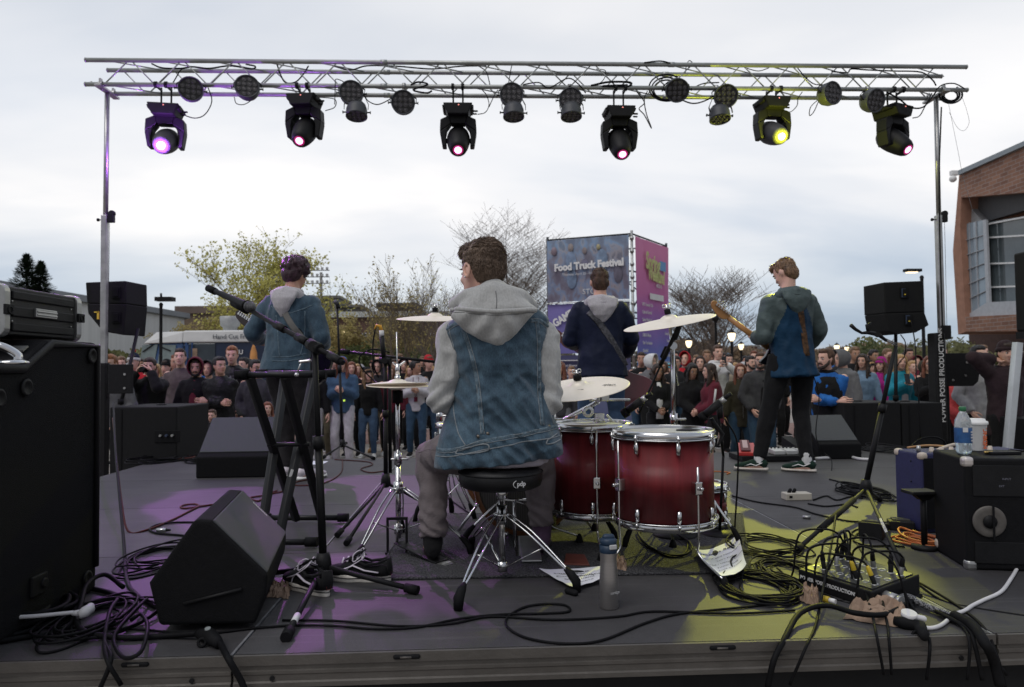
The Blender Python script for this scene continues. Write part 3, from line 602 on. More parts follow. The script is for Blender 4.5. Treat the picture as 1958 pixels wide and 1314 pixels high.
def tree(name,label,base,H,spread,seed,lv=4,nb=(7,5,5,4),stems=1,leaves=0,lsize=.09,leafm=None,bark=None,trunk_r=.16,up=.55,first=.22,group=None,thin=1.0,droop=0.0):
 rr=random.Random(seed);t=thing(name,label,'tree',base,group=group);tr=MB();tw=MB();tips=[]
 def br(p,d,L_,r,l):
  n_=4 if l<2 else 3;pts=[p];q=p.copy();dd=d.copy()
  for i in range(n_):
   dd=(dd+V((rr.gauss(0,.12),rr.gauss(0,.12),rr.gauss(.03,.08)-droop*(l>1)*.12))).normalized();q=q+dd*L_/n_;pts.append(q.copy())
  rad=[max(.006*thin,r*(1-.62*i/n_))for i in range(n_+1)]
  (tr if l<2 else tw).loft(pts,rad,7 if l==0 else 5 if l==1 else 3,cap=False)
  if l>=lv:
   tips.append((pts,L_));return
  k=nb[min(l,len(nb)-1)]
  for i in range(k):
   f=(first if l==0 else .2)+(1-(first if l==0 else .2))*(i+rr.random())/k;f=min(f,.99);j=int(f*n_);pp=pts[j].lerp(pts[min(j+1,n_)],f*n_-j)
   a=rr.uniform(0,2*pi);sdv=V((cos(a),sin(a),0));nd=(dd*(1-spread)+sdv*spread+V((0,0,up*.5))).normalized()
   br(pp,nd,L_*rr.uniform(.50,.72)*(1.0 if l else 1-.25*f),max(.008*thin,rad[min(j+1,n_)]*.62),l+1)
  if l:br(pts[-1],dd,L_*.55,rad[-1],l+1)
 for s in range(stems):
  a=rr.uniform(0,2*pi);d0=V((cos(a)*.28,sin(a)*.28,1)).normalized()if stems>1 else V((rr.uniform(-.04,.04),0,1)).normalized()
  br(V((cos(a)*.15*(stems>1),sin(a)*.15*(stems>1),0)),d0,H*(.62 if stems==1 else .60),trunk_r/(stems**.5),0)
 zmax=max(v.z for v in tw.v);sc=H/zmax
 for m_ in(tr,tw):m_.v=[v*sc for v in m_.v]
 part('trunk',tr,bark or M_bark,t)
 if leaves:
  lf=MB()
  for i in range(leaves):
   pts,L_=rr.choice(tips);p=rr.choice(pts[1:])*sc+V((rr.gauss(0,.10),rr.gauss(0,.10),rr.gauss(0,.10)));a=V((rr.gauss(0,1),rr.gauss(0,1),rr.gauss(0,1))).normalized();b_=a.orthogonal().normalized();s=lsize*rr.uniform(.5,1.3)
   lf.add([p-a*s,p+b_*s*.6,p+a*s,p-b_*s*.6],[(0,1,2,3)])
  cr=part('crown',tw,bark or M_bark,t);part('leaves',lf,leafm,cr)
 else:part('crown',tw,bark or M_bark,t)
 return t
def gpt(px,Y):p=at(px,700,Y);return V((p.x,Y,GZ))
def hgt(px,py,Y):return at(px,py,Y).z-GZ
tree('budding_tree','broad yellow green budding tree behind the food truck',gpt(494,34),hgt(494,424,34),.56,11,4,(9,6,5,4),leaves=9500,lsize=.072,leafm=M_bud,bark=M_bark2,trunk_r=.2,first=.12)
tree('bare_tree','large leafless tree spreading behind the drummer',gpt(948,42),hgt(948,405,42),.72,27,4,(12,8,7,5),bark=M_bark,trunk_r=.26,first=.10,leaves=700,lsize=.05,leafm=M_brownb,thin=1.05,up=.5)
tree('bare_tree','smaller forked tree with few yellow buds left of the drummer\'s head',gpt(845,34),hgt(845,486,34),.45,31,4,(6,5,4,4),stems=3,bark=M_bark,trunk_r=.2,leaves=350,lsize=.06,leafm=M_bud)
tree('weeping_tree','thin wispy tree with arching yellow budded shoots above the vocal stand',gpt(772,27),hgt(740,478,27),.36,47,3,(6,5,3),stems=5,bark=M_bark2,trunk_r=.12,leaves=1100,lsize=.055,leafm=M_bud2,droop=.5)
tree('bare_tree','rounded leafless tree right of the banner tower',gpt(1366,36),hgt(1366,512,36),.62,59,4,(11,7,6,4),bark=M_bark,trunk_r=.2,first=.08,thin=1.2,up=.4)
for i,(px,top,Y,sd_)in enumerate(((622,590,44,3),(668,600,42,5),(706,592,46,9),(748,604,40,15),(800,598,44,17),(578,596,47,21),(410,600,46,41),(330,612,50,43))):
 tree('young_tree',['young brown budded tree right of the singer before the brick building','second young tree from the singer, before the lit windows','young tree directly behind the horizontal boom arm','young tree behind the hi-hat rod','young tree tucked behind the drummer\'s left sleeve','young tree half hidden behind the singer\'s right shoulder','young tree behind the roof vent of the food truck','young tree over the cab of the food truck'][i],
         gpt(px,Y),hgt(px,top,Y),.5,sd_,3,(8,6,5),leaves=2600,lsize=.09,leafm=M_bud2,bark=M_bark2,trunk_r=.1,first=.1,group='young trees before the far buildings')
def bush(label,px,top,Y,w_,n_,leafm,seed,name='bush',dep=1.6,group=None,lsize=.10):
 rr=random.Random(seed);b0=gpt(px,Y);H=hgt(px,top,Y);t=thing(name,label,'bush',b0,group=group);lf=MB();st_=MB()
 cl=[(V((rr.uniform(-w_,w_)*.5,rr.uniform(-dep,dep)*.5,H*rr.uniform(.15,.72))),rr.uniform(.22,.36)*min(w_,H*1.4))for q in range(9+int(w_*2))]
 for i in range(n_):
  c,r=rr.choice(cl);d=V((rr.gauss(0,1),rr.gauss(0,1),rr.gauss(0,1))).normalized()*(rr.random()**.33);p=c+V((d.x*r,d.y*r,d.z*r*.8));p.z=max(.05,min(H,p.z));a=V((rr.gauss(0,1),rr.gauss(0,1),rr.gauss(0,1))).normalized();b_=a.orthogonal().normalized();s=lsize*rr.uniform(.5,1.3)
  lf.add([p-a*s,p+b_*s*.7,p+a*s,p-b_*s*.7],[(0,1,2,3)])
 for c,r in cl:st_.cyl((c.x*.2,c.y*.2,0),c,.03,.012,n=5)
 part('foliage',lf,leafm,t);part('stem',st_,M_barkd,t);return t
BG='bushes beyond the crowd'
bush('olive bush behind the left speaker pole',236,640,28,2.2,3000,M_hedge,1,group=BG);bush('low green bush behind the far vocal stand',640,654,36,5,4500,M_bush,2,group=BG);bush('low green bush behind the hi-hat',735,662,36,5,4500,M_bush,3,group=BG);bush('low green bush by the drummer\'s left elbow',805,668,37,4,3000,M_bush,4,group=BG)
bush('dark rounded evergreen bush left of the right speaker pole',1676,640,27,2.0,3800,M_bush,5,dep=2,group=BG)
for i,(px,top,Y,w_)in enumerate(((1722,636,30,3.4),(1776,640,31,3.2),(1822,645,28,2.8),(1868,668,26,2.2))):
 bush(['olive shrub behind the right speaker pole','olive shrub behind the right lift tower','olive shrub just right of the right lift tower','low olive shrub under the brick building'][i],px,top,Y,w_,4200,M_hedge,10+i,group=BG)
rr=random.Random(4);cb_=gpt(58,40);t=thing('conifer','dark evergreen conifer with two tips above the rack case','tree',cb_);cr=MB();tk=MB()
for(dx,H,w_)in((-.25,hgt(55,486,40),2.4),(.50,hgt(68,500,40),1.9)):
 tk.cyl((dx*.4,0,0),(dx,0,H*.96),.12,.02,n=7)
 for i in range(7000):
  f=rr.random()**.8;z=H*(.12+.88*f);rm=w_*(1-f)**.75*(0.8+.35*sin(z*6.5+dx*3)**2)+.06;a=rr.uniform(0,2*pi);q=rm*rr.random()**.45*(1+.25*noise.noise(V((cos(a)*2,sin(a)*2,z*1.4))));p=V((dx+cos(a)*q,sin(a)*q,z-q*.25));d=V((cos(a),sin(a),.35+rr.gauss(0,.2))).normalized();sd_=d.cross(V((0,0,1))).normalized();s=rr.uniform(.07,.17)
  cr.add([p-d*s,p+sd_*s*.35,p+d*s,p-sd_*s*.35],[(0,1,2,3)])
part('trunk',tk,M_barkd,t);part('crown',cr,M_con,t)
def treeline(x0,x1,Y,hh,seed,mt,n_):
 rr=random.Random(seed);lf=MB()
 for i in range(n_):
  u=rr.random();x=x0+(x1-x0)*u;h=hh*(.62+.38*noise.noise(V((x*.09,seed,0)))+.18*noise.noise(V((x*.5,seed,1))));z=GZ+h*rr.random()**.7;p=V((x,Y+rr.uniform(-3,3),z));a=V((rr.gauss(0,1),rr.gauss(0,.3),rr.gauss(0,1))).normalized();b_=a.orthogonal().normalized();s=rr.uniform(.15,.5)
  lf.add([p-a*s,p+b_*s*.5,p+a*s,p-b_*s*.5],[(0,1,2,3)])
 return lf
M_far=leafmat('far_trees',(.11,.10,.075),(.17,.15,.11));solo('far_woodland',treeline(-70,90,105,6.2,1,M_far,26000),M_far,'grey brown line of far woodland on the horizon','woodland',kind='stuff')
solo('tree_belt',treeline(16,40,62,4.6,2,M_far,9000),M_brownb,'belt of pale budding trees behind the street lamps','woodland',kind='stuff')
# ------------------------------------------------------------------ buildings
def brick_mat(name,c1,c2,mo,sc=3.0):
 m,t,b=node_mat(name);b.inputs['Roughness'].default_value=.9;c=t.nodes.new('ShaderNodeTexCoord');br=t.nodes.new('ShaderNodeTexBrick');br.inputs['Scale'].default_value=sc;br.inputs['Color1'].default_value=(*c1,1);br.inputs['Color2'].default_value=(*c2,1);br.inputs['Mortar'].default_value=(*mo,1);br.inputs['Mortar Size'].default_value=.018;br.inputs['Row Height'].default_value=.22;br.inputs['Brick Width'].default_value=.6
 t.links.new(c.outputs['UV'],br.inputs['Vector']);n=t.nodes.new('ShaderNodeTexNoise');n.inputs['Scale'].default_value=1.2;n.inputs['Detail'].default_value=5;t.links.new(c.outputs['Object'],n.inputs['Vector']);mx=t.nodes.new('ShaderNodeMix');mx.data_type='RGBA';mx.blend_type='MULTIPLY';mx.inputs[0].default_value=.5
 r=t.nodes.new('ShaderNodeValToRGB');r.color_ramp.elements[0].position=.3;r.color_ramp.elements[0].color=(.6,.6,.6,1);r.color_ramp.elements[1].position=.7;t.links.new(n.outputs['Fac'],r.inputs[0]);t.links.new(br.outputs['Color'],mx.inputs[6]);t.links.new(r.outputs[0],mx.inputs[7]);t.links.new(mx.outputs[2],b.inputs['Base Color']);return m
M_brick=brick_mat('red_brick',(.34,.18,.12),(.23,.115,.08),(.34,.28,.25),1.3);M_brickf=brick_mat('far_brick',(.17,.085,.065),(.13,.065,.05),(.16,.12,.1),1.5)
def uvbox(o):
 me=o.data;uv=me.uv_layers.new(name='u')
 for p in me.polygons:
  n_=p.normal
  for li in p.loop_indices:
   v=me.vertices[me.loops[li].vertex_index].co;h=V((-n_.y,n_.x,0));h=h.normalized()if h.length>.1 else V((1,0,0));uv.data[li].uv=(v.dot(h),v.z)if abs(n_.z)<.7 else(v.x,v.y)
 return o
b=thing('building','low pale grey metal sided building behind the left speakers','building',gpt(230,62));Pl,Pr=at(60,548,52),at(352,600,74);zr=(Pl.z+Pr.z)/2*0+at(60,548,52).z
A=V((at(60,700,50).x,50,GZ));zA=at(60,549,50).z;Bx=V((at(352,700,50).x,50,GZ));Yb=(zA-.88)*1378/(709-600);Bx=V((at(352,700,Yb).x,Yb,GZ));mb=MB();off=V((6,14,0));A2=A+(A-Bx).normalized()*12
mb.hexa([A2,Bx,Bx+V((-8,12,0)),A2+V((-8,12,0))]+[V((p.x,p.y,zA-.5))for p in(A2,Bx,Bx+V((-8,12,0)),A2+V((-8,12,0)))])
part('wall',mb,mat('metal_siding',(.58,.58,.56),.6,0,.08,.4,stretch=(6,6,.1)),b,world=1)
mb=MB();d_=(Bx-A2).normalized()*.4;n_=V((d_.y,-d_.x,0));mb.hexa([V((p.x,p.y,zA-.5))for p in(A2-d_+n_,Bx+d_+n_,Bx+V((-8,12,0))+d_-n_,A2+V((-8,12,0)))]+[V((p.x,p.y,zA))for p in(A2-d_+n_,Bx+d_+n_,Bx+V((-8,12,0))+d_,A2+V((-8,12,0)))]);part('roof',mb,mat('grey_roof',(.22,.235,.25),.6,.2,.1,.5),b,world=1)
def block(name,label,x0,x1,yt,Y,dep,mt,roofm=None,fascia=None,windows=(),lit=(),cat='building',yb=None):
 a,c=at(x0,yt,Y),at(x1,yt,Y);zt=a.z;t=thing(name,label,cat,((a.x+c.x)/2,Y,GZ));w_=c.x-a.x;h=zt-GZ;uvbox(part('wall',MB().box((0,dep/2,h/2),(w_,dep,h)),mt,t))
 if fascia:part('fascia',MB().box((0,dep/2-.1,h+fascia/2),(w_+.4,dep+.5,fascia)),roofm,t)
 for(px,py,pw,ph)in windows:
  q=at(px,py,Y);fr_=part('window',MB().box((q.x-t.location.x,-.02,q.z-GZ),(pw*Y/FPX+.12,.08,ph*Y/FPX+.12)),M_white,t);part('pane',MB().box((q.x-t.location.x,-.065,q.z-GZ),(pw*Y/FPX,.03,ph*Y/FPX)),M_glassd if(px,py)not in lit else mat('lit_window',(.8,.6,.3),emit=(1,.78,.45),es=1.8),fr_)
 return t
M_glassd=mat('dark_glass',(.03,.04,.05),.08,0,.3,2,spec=.8)
M_conc=mat('concrete_grey',(.20,.195,.185),.9,0,.2,1)
block('building','long brick building with a white roof edge and two lit windows behind the young trees',560,900,608,66,10,M_brickf,mat('white_fascia',(.55,.57,.55),.6,0,.1),.5,[(634,634,10,5),(660,634,10,5),(700,640,12,4),(750,640,12,4),(800,640,12,4),(634,652,14,4),(700,655,14,3),(780,660,14,3),(606,640,2,40),(830,640,12,4)],[(634,634),(660,634)])
block('building','brown roofed block behind the food truck',340,560,600,80,10,mat('tan_wall',(.22,.16,.12),.9,0,.2,.6),mat('roof_brown',(.16,.12,.10),.9,0,.2,.5),.8,[(400,612,8,4),(450,612,8,4),(500,612,8,4)])
block('building','stepped grey concrete block rising over the brick building by the vocal microphone',572,648,571,110,10,M_conc,M_conc,.4,[(600,582,6,4),(625,582,6,4)])
block('building','lower concrete wing right of the stepped grey block',648,690,588,112,10,mat('concrete_mid',(.17,.16,.15),.9,0,.2,1),M_conc,.4,[(668,594,8,3)])
block('building','dark topped concrete block left of the crash cymbal',722,796,590,108,10,mat('concrete_brown',(.13,.115,.10),.9,0,.25,1),mat('dark_roof',(.04,.042,.045),.8),.8,[(745,600,8,4),(775,600,8,4)])
block('building','pale low building with red panels behind the street lamps',1395,1492,668,80,8,mat('pale_wall',(.45,.43,.42),.8,0,.1),mat('roof_grey2',(.25,.25,.26),.8),.3,[(1408,680,4,6),(1438,680,4,6)])
block('building','narrow dark red building beside the pale low building',1425,1448,664,78,6,mat('red_wall',(.22,.05,.05),.8,0,.1),M_conc,.2,[])
p=at(614,560,105);t=thing('floodlight_mast','stadium floodlight mast showing over the yellow green tree','floodlight',(p.x,105,GZ));zt=at(610,525,105).z
part('pole',MB().cyl((p.x,105,GZ),(p.x,105,zt+.3),.2),M_conc,t,world=1)
for r_ in range(3):
 z=zt+.6-r_*.95;part('crossbar',MB().box((p.x-.5,105,z),(3.4,.12,.12)),M_conc,t,world=1)
 for q in range(5):part('lamp_head',MB().box((p.x-1.9+q*.7,104.8,z+.25),(.32,.3,.34)),mat('pale_lamp',(.45,.45,.45),.6),t,world=1)
FL,FR=at(1834,331,32),at(1958,275,27.9);FL.z=FR.z=0;fd=(FR-FL).normalized();fn_=V((fd.y,-fd.x,0))
def fpx(px,py,off=0.0):
 r=ray(px,py);q=FL-fn_*off;tt=(q-CAM).dot(fn_)/r.dot(fn_);return CAM+r*tt
rb=thing('building','red brick building with an angular glazed bay at the right edge','building',(FL.x+4,FL.y,GZ));ext=9.0
def slab(name,pts,th,mt,parent=None,off=0.0,back=True):
 P=[fpx(x,y,off)for x,y in pts];n_=len(P);mb=MB();bk=[p-fn_*th for p in P];mb.add(P+bk,[tuple(range(n_)),tuple(range(n_,2*n_))[::-1]]+[(i,i+n_,(i+1)%n_+n_,(i+1)%n_)for i in range(n_)]);return uvbox(part(name,mb,mt,parent or rb,world=1))
slab('wall',[(1834,333),(2300,125),(2300,340),(1838,378)],9,M_brick)
slab('wall',[(1834,333),(1838,378),(1836,440),(1846,606),(1848,634),(1832,640),(1822,480)],9,mat('brick_left',(.33,.175,.12),.9,0,.15,3))
slab('wall',[(1846,606),(2300,585),(2300,632),(1848,634)],9,M_brick)
slab('parapet',[(1832,326),(2300,116),(2300,127),(1832,335)],9.2,mat('zinc',(.25,.28,.30),.5,.4,.1),off=-.15)
slab('soffit',[(1838,378),(2300,340),(2300,385),(1960,402),(1884,424),(1838,432)],.3,mat('grey_panel',(.085,.085,.088),.6,0,.1),off=.8)
slab('corner_panel',[(1838,378),(1876,420),(1880,425),(1838,432)],.3,mat('pale_panel',(.30,.30,.30),.6),off=.5)
slab('window_bay',[(1840,430),(1880,421),(1888,602),(1846,606)],.2,mat('sky_glass',(.25,.31,.36),.06,0,.2,.6,spec=.9),off=.3)  # pale base colour stands for the sky reflected in the pane
slab('window_bay',[(1886,425),(2300,360),(2300,585),(1892,577)],.2,mat('dim_glass',(.07,.085,.09),.06,0,.3,.5,spec=.9),off=.6)
slab('sill_panel',[(1843,606),(1888,578),(2300,560),(2300,600),(1890,606)],.5,mat('pale_sill',(.42,.44,.47),.5,0,.1),off=.2)
for pts in([(1879,421),(1885,420),(1893,600),(1887,604)],[(1836,430),(1841,429),(1848,606),(1843,606)]):slab('frame',pts,.1,MATS['pale_sill'],off=.22)
M_gbar=mat('glazing_grey',(.35,.36,.38),.5)
for x in(1852,1865):slab('glazing_bar',[(x,428-(x-1840)*.2),(x+1,428-(x-1840)*.2),(x+6,604),(x+5,604)],.15,M_gbar,off=.25)
for k_ in range(1,6):slab('glazing_bar',[(1841,431+29*k_),(1884,421+27*k_),(1884,422.2+27*k_),(1841,432.2+29*k_)],.15,M_gbar,off=.24)
for y0,y1 in((427,362),(453,440),(503,500),(548,545)):slab('glazing_bar',[(1888,y0),(2300,y1-12),(2300,y1-8),(1888,y0+3)],.25,M_white,off=.5)
slab('ground_floor',[(1852,634),(2300,632),(2300,735),(1856,728)],.5,mat('shade_brick',(.07,.04,.033),.9,0,.2),off=3)  # brick colour darkened to carry the shade under the overhang
q=fpx(1829,331);part('security_camera',MB().box(q+V((-.1,0,0)),(.35,.2,.2)).ell(q+V((-.25,-.1,-.3)),(.16,.16,.16)),M_white,rb,world=1)
# ------------------------------------------------------------------ banner tower
c1,c0_,c2=V((at(1050,700,18.9).x,18.9,GZ)),V((at(1212,700,18.0).x,18.0,GZ)),V((at(1278,700,19.9).x,19.9,GZ));c3=c1+(c2-c0_);zt=at(1212,447,18.0).z
tw_=thing('banner_tower','square scaffold tower wrapped in festival banners behind the bassist','banner tower',((c0_+c3)/2).to_tuple()[:2]+(GZ,))
for c in(c1,c0_,c2,c3):part('scaffold_post',MB().cyl(c,V((c.x,c.y,zt+.08)),.035),M_alu if c is c0_ else mat('scaffold_dark',(.06,.065,.07),.5,.5),tw_,world=1)
for a,b_ in((c1,c0_),(c0_,c2),(c2,c3),(c3,c1)):
 for z in(zt,zt-.95,zt-2.0,zt-3.1,GZ+.3):part('scaffold_rail',MB().cyl(V((a.x,a.y,z)),V((b_.x,b_.y,z)),.022,n=6),MATS['scaffold_dark'],tw_,world=1)
 part('scaffold_brace',MB().cyl(V((a.x,a.y,zt-1.9)),V((b_.x,b_.y,zt)),.02,n=6),MATS['scaffold_dark'],tw_,world=1)
for i in range(12):part('coupler',MB().cyl(V((c0_.x,c0_.y,zt-.15-i*.33)),V((c0_.x,c0_.y,zt-.08-i*.33)),.055,n=8),M_alu,tw_,world=1)
def banner_frame(a,b_,z0,z1,off=.05):
 x=(b_-a).normalized();n_=x.cross(UPV);o=V((a.x,a.y,0))+n_*off;return x,n_,o
UPV=V((0,0,1))
def banner(name,a,b_,u0,u1,z0,z1,mt,off=.05,wr=.02,seed=0):
 x,n_,o=banner_frame(a,b_,z0,z1,off);L_=(b_-a).length
 f=lambda u,v:o+x*(L_*(u0+(u1-u0)*u))+V((0,0,z0+(z1-z0)*v))+n_*(wr*(noise.noise(V((u*3.1+seed,v*2.7,1)))+.5*noise.noise(V((u*7+v*5,v*2,seed)))))
 m_=MB().grid(f,24,24);o_=part(name,m_,mt,tw_,world=1);me=o_.data;uv=me.uv_layers.new(name='u');k_=0
 for p in me.polygons:
  for li in p.loop_indices:vi=me.loops[li].vertex_index;uv.data[li].uv=((vi%25)/24,(vi//25)/24)
 return o_,(lambda u,v,e=.035:frame(o+x*(L_*(u0+(u1-u0)*u))+V((0,0,z0+(z1-z0)*v))+n_*e,x,UPV))
def gradmat(name,stops,nscale=2.5,namt=.0,blot=None):
 m,t,b=node_mat(name);n=t.nodes;l=t.links;b.inputs['Roughness'].default_value=.7;c=n.new('ShaderNodeTexCoord');s=n.new('ShaderNodeSeparateXYZ');l.new(c.outputs['UV'],s.inputs[0]);q=n.new('ShaderNodeTexNoise');q.inputs['Scale'].default_value=nscale;q.inputs['Detail'].default_value=5;l.new(c.outputs['UV'],q.inputs['Vector'])
 a=n.new('ShaderNodeMath');a.operation='MULTIPLY_ADD';l.new(q.outputs['Fac'],a.inputs[0]);a.inputs[1].default_value=namt;l.new(s.outputs[1],a.inputs[2]);r=n.new('ShaderNodeValToRGB');e=r.color_ramp.elements
 while len(e)<len(stops):e.new(.5)
 for z,(p,cc)in zip(e,stops):z.position=p;z.color=(*cc,1)
 l.new(a.outputs[0],r.inputs[0]);out=r.outputs[0]
 if blot:
  q2=n.new('ShaderNodeTexNoise');q2.inputs['Scale'].default_value=5;q2.inputs['Detail'].default_value=4;q2.inputs['Distortion'].default_value=.3;mp=n.new('ShaderNodeMapping');mp.inputs['Scale'].default_value=(1.6,.7,1);l.new(c.outputs['UV'],mp.inputs[0]);l.new(mp.outputs[0],q2.inputs['Vector']);r2=n.new('ShaderNodeValToRGB');e2=r2.color_ramp.elements
  while len(e2)<len(blot):e2.new(.5)
  for z,(p,cc)in zip(e2,blot):z.position=p;z.color=(*cc,1)
  l.new(q2.outputs['Fac'],r2.inputs[0]);mx=n.new('ShaderNodeMix');mx.data_type='RGBA';mx.inputs[0].default_value=.6;l.new(out,mx.inputs[6]);l.new(r2.outputs[0],mx.inputs[7]);out=mx.outputs[2]
 l.new(out,b.inputs['Base Color']);return m
zsp=at(1130,575,18.4).z
o1,F1=banner('banner',c1,c0_,.0,.97,zsp,zt-.03,gradmat('photo_banner',[(0,(.13,.115,.17)),(.5,(.17,.165,.23)),(.85,(.25,.27,.33)),(1,(.28,.42,.58))],3,.2,[(.35,(.11,.085,.12)),(.45,(.18,.17,.22)),(.52,(.19,.29,.46)),(.60,(.36,.32,.33)),(.66,(.10,.10,.14)),(.8,(.30,.29,.32))]),seed=1)
rr=random.Random(3)
for(u,v,w_,h,cc)in((.30,.60,.09,.5,'lblue'),(.45,.55,.08,.45,'jeans'),(.68,.5,.10,.55,'lblue'),(.57,.62,.05,.3,'purple'),(.14,.62,.08,.3,'navyb')):
 pass
for(uu,vv,s,c_)in((.30,.86,.10,(.30,.26,.25)),(.47,.80,.08,(.28,.24,.24)),(.09,.82,.10,(.24,.19,.22)),(.30,.62,.2,(.19,.25,.36)),(.31,.36,.17,(.17,.23,.34)),(.47,.58,.13,(.17,.16,.23)),(.68,.62,.2,(.20,.27,.38)),(.69,.36,.16,(.18,.25,.36)),(.64,.84,.07,(.33,.30,.18)),(.87,.4,.15,(.13,.12,.16))):
 M_=F1(uu,vv,.028);part('printed_figure',MB().lathe([(0,0),(s,0),(s*1.02,-.002)],18,T=M_@Matrix.Diagonal((.75,1.5 if s>.14 else 1.1,1,1))),mat('print_%d'%int(uu*100+vv*1000),c_,.8,0,.3,6),o1,world=1)
def tput(txt,F,u,v,sz,mt,e=.06,bold=.0,rot=0,nm='lettering',par=None,al='CENTER',sx=1.0):return part(nm,MB().join(text_mb(txt,sz,.002,al,bold,sx=sx),F(u,v,e)@MR(rot,4,'Z')),mt,par,world=1)
tput('Food Truck Festival',F1,.52,.56,.255,M_white,bold=.013,par=o1,sx=.9,rot=.03);tput('Thursday, April 25 - Friday, April 26',F1,.48,.43,.085,M_letter,par=o1);tput('STC',F1,.52,.14,.19,M_letter,par=o1)
part('banner_edge',MB().box((0,0,0),((c0_-c1).length*.97,.02,.05),T=F1(.5,-.02,.03)),M_white,o1,world=1)
o2,F2=banner('banner',c1,c0_,0.0,.50,zsp-1.35,zsp-.06,gradmat('violet_banner',[(0,(.13,.12,.34)),(1,(.19,.16,.42))],3,.2),seed=4);tput('GAMES',F2,.42,.72,.27,M_white,bold=.012,rot=.5,par=o2,sx=.8);tput('NIGHT',F2,.52,.40,.24,M_white,bold=.012,rot=.5,par=o2,sx=.8)
o3,F3=banner('banner',c1,c0_,.52,.97,zsp-1.35,zsp-.06,gradmat('slate_banner',[(0,(.10,.10,.17)),(1,(.16,.16,.22))],3,.2),seed=5);tput('OUT NEGG',F3,.52,.84,.19,M_letter,bold=.003,par=o3)
o4,F4=banner('banner',c1,c0_,0.0,.97,zsp-3.3,zsp-1.40,gradmat('blue_banner',[(0,(.08,.10,.22)),(.5,(.10,.12,.22)),(1,(.05,.05,.12))],3,.2),seed=6)
for i,s_t in enumerate(('Student Events','Wednesday April 24','Campus Green')):tput(s_t,F4,.25,.86-i*.07,.085,M_letter,par=o4)
part('banner_edge',MB().box((0,0,0),(1.9,.02,.05),T=F4(.5,.65,.05)),M_white,o4,world=1);part('banner_edge',MB().box((0,0,0),(1.9,.02,.05),T=F4(.5,.93,.05)),M_letter,o4,world=1)
o5,F5=banner('banner',c0_,c2,.05,1.0,GZ+.4,zt-.05,gradmat('sunset_banner',[(0,(.10,.36,.62)),(.26,(.09,.30,.60)),(.42,(.17,.17,.50)),(.60,(.34,.15,.46)),(.74,(.58,.17,.40)),(1,(.72,.24,.44))],2,.12),seed=7,wr=.03)
M_lime=mat('lime_print',(.58,.62,.24),.6);tput('Spring',F5,.45,.865,.62,M_lime,bold=.02,rot=-.06,par=o5,sx=.62);tput('Weekend',F5,.55,.795,.50,M_lime,bold=.018,rot=-.06,par=o5,sx=.56);tput('4/23-5',F5,.62,.735,.15,M_letter,par=o5,bold=.002);part('print_patch',MB().box((0,0,0),(.42,.26,.004),T=F5(.76,.865,.055)),mat('sky_print',(.15,.35,.6),.6),o5,world=1)
part('print_patch',MB().box((0,0,0),(.95,.16,.004),T=F5(.55,.665,.055)),M_white,o5,world=1)
for i,s_t in enumerate(('UPC Comedy Club','Cultural Carnival','Spring Weekend','Free T-Shirts','SUBOG Movie','One Ton Sundae','Oozeball','Night Concert','Food Trucks','Late Night','Student Show','Picnic Day')):tput(s_t,F5,.10 if i<9 else .10,.61-i*.045,.12,M_letter,par=o5,al='LEFT',sx=.75,bold=.001)
for i,s_t in enumerate(('Ballroom','Fairfield Way','Student Union','Gampel Lot','Theatre','Great Lawn','Mirror Lake','Main Stage','Union Mall')):tput(s_t,F5,.95,.585-i*.045,.11,M_letter,par=o5,al='RIGHT',sx=.72,bold=.001)
# ------------------------------------------------------------------ food truck
TYk=25.0;tx0,tx1,tcab=at(264,700,TYk).x,at(264,700,TYk).x+5.9,at(345,700,TYk-.2).x;trk=thing('food_truck','white roofed dark blue food truck parked behind the crowd at left','truck',((tx0+tx1)/2,TYk+1,GZ));zr=at(400,633,TYk).z;zb=at(400,655,TYk).z
M_tw=mat('truck_white',(.58,.58,.57),.4,0,.08,2);M_tb=mat('truck_blue',(.02,.06,.17),.4,0,.2,3,coat=.3);M_td=mat('truck_dark',(.015,.025,.055),.4,0,.2,3)
part('body',MB().hexa([(tcab,TYk,GZ+.45),(tx1,TYk,GZ+.45),(tx1,TYk+2.3,GZ+.45),(tcab,TYk+2.3,GZ+.45),(tcab,TYk,zb),(tx1,TYk,zb),(tx1,TYk+2.3,zb),(tcab,TYk+2.3,zb)]),M_td,trk,bevel=.04,world=1)
part('cab',MB().hexa([(tx0-.2,TYk+.55,GZ+.5),(tcab,TYk+.01,GZ+.45),(tcab,TYk+2.3,GZ+.45),(tx0-.2,TYk+1.9,GZ+.5),(tx0+.1,TYk+.55,zb),(tcab,TYk+.01,zb),(tcab,TYk+2.3,zb),(tx0+.1,TYk+1.9,zb)]),M_tb,trk,bevel=.05,world=1)
part('roof_cap',MB().hexa([(tx0-.05,TYk+.45,zb),(tcab,TYk-.06,zb),(tcab,TYk+2.35,zb),(tx0-.05,TYk+2,zb),(tx0+.35,TYk+.55,zr),(tcab,TYk+.0,zr),(tcab,TYk+2.3,zr),(tx0+.35,TYk+1.9,zr)]).hexa([(tcab,TYk-.06,zb),(tx1,TYk-.06,zb),(tx1,TYk+2.35,zb),(tcab,TYk+2.35,zb),(tcab,TYk,zr+.02),(tx1,TYk,zr+.02),(tx1,TYk+2.3,zr+.02),(tcab,TYk+2.3,zr+.02)]),M_tw,trk,bevel=.05,world=1)
def tpl(name,pts,mt,off=.02,th=.03):
 P=[]
 for x,y in pts:
  p0,p1=V((tx0,TYk+.55,0)),V((tcab,TYk+.01,0));dd=(p1-p0).normalized();nn=V((dd.y,-dd.x,0));r=ray(x,y);tt=(p0+nn*off-CAM).dot(nn)/r.dot(nn);P.append(CAM+r*tt)
 return part(name,MB().hexa([p-nn*th for p in P]+P),mt,trk,world=1)
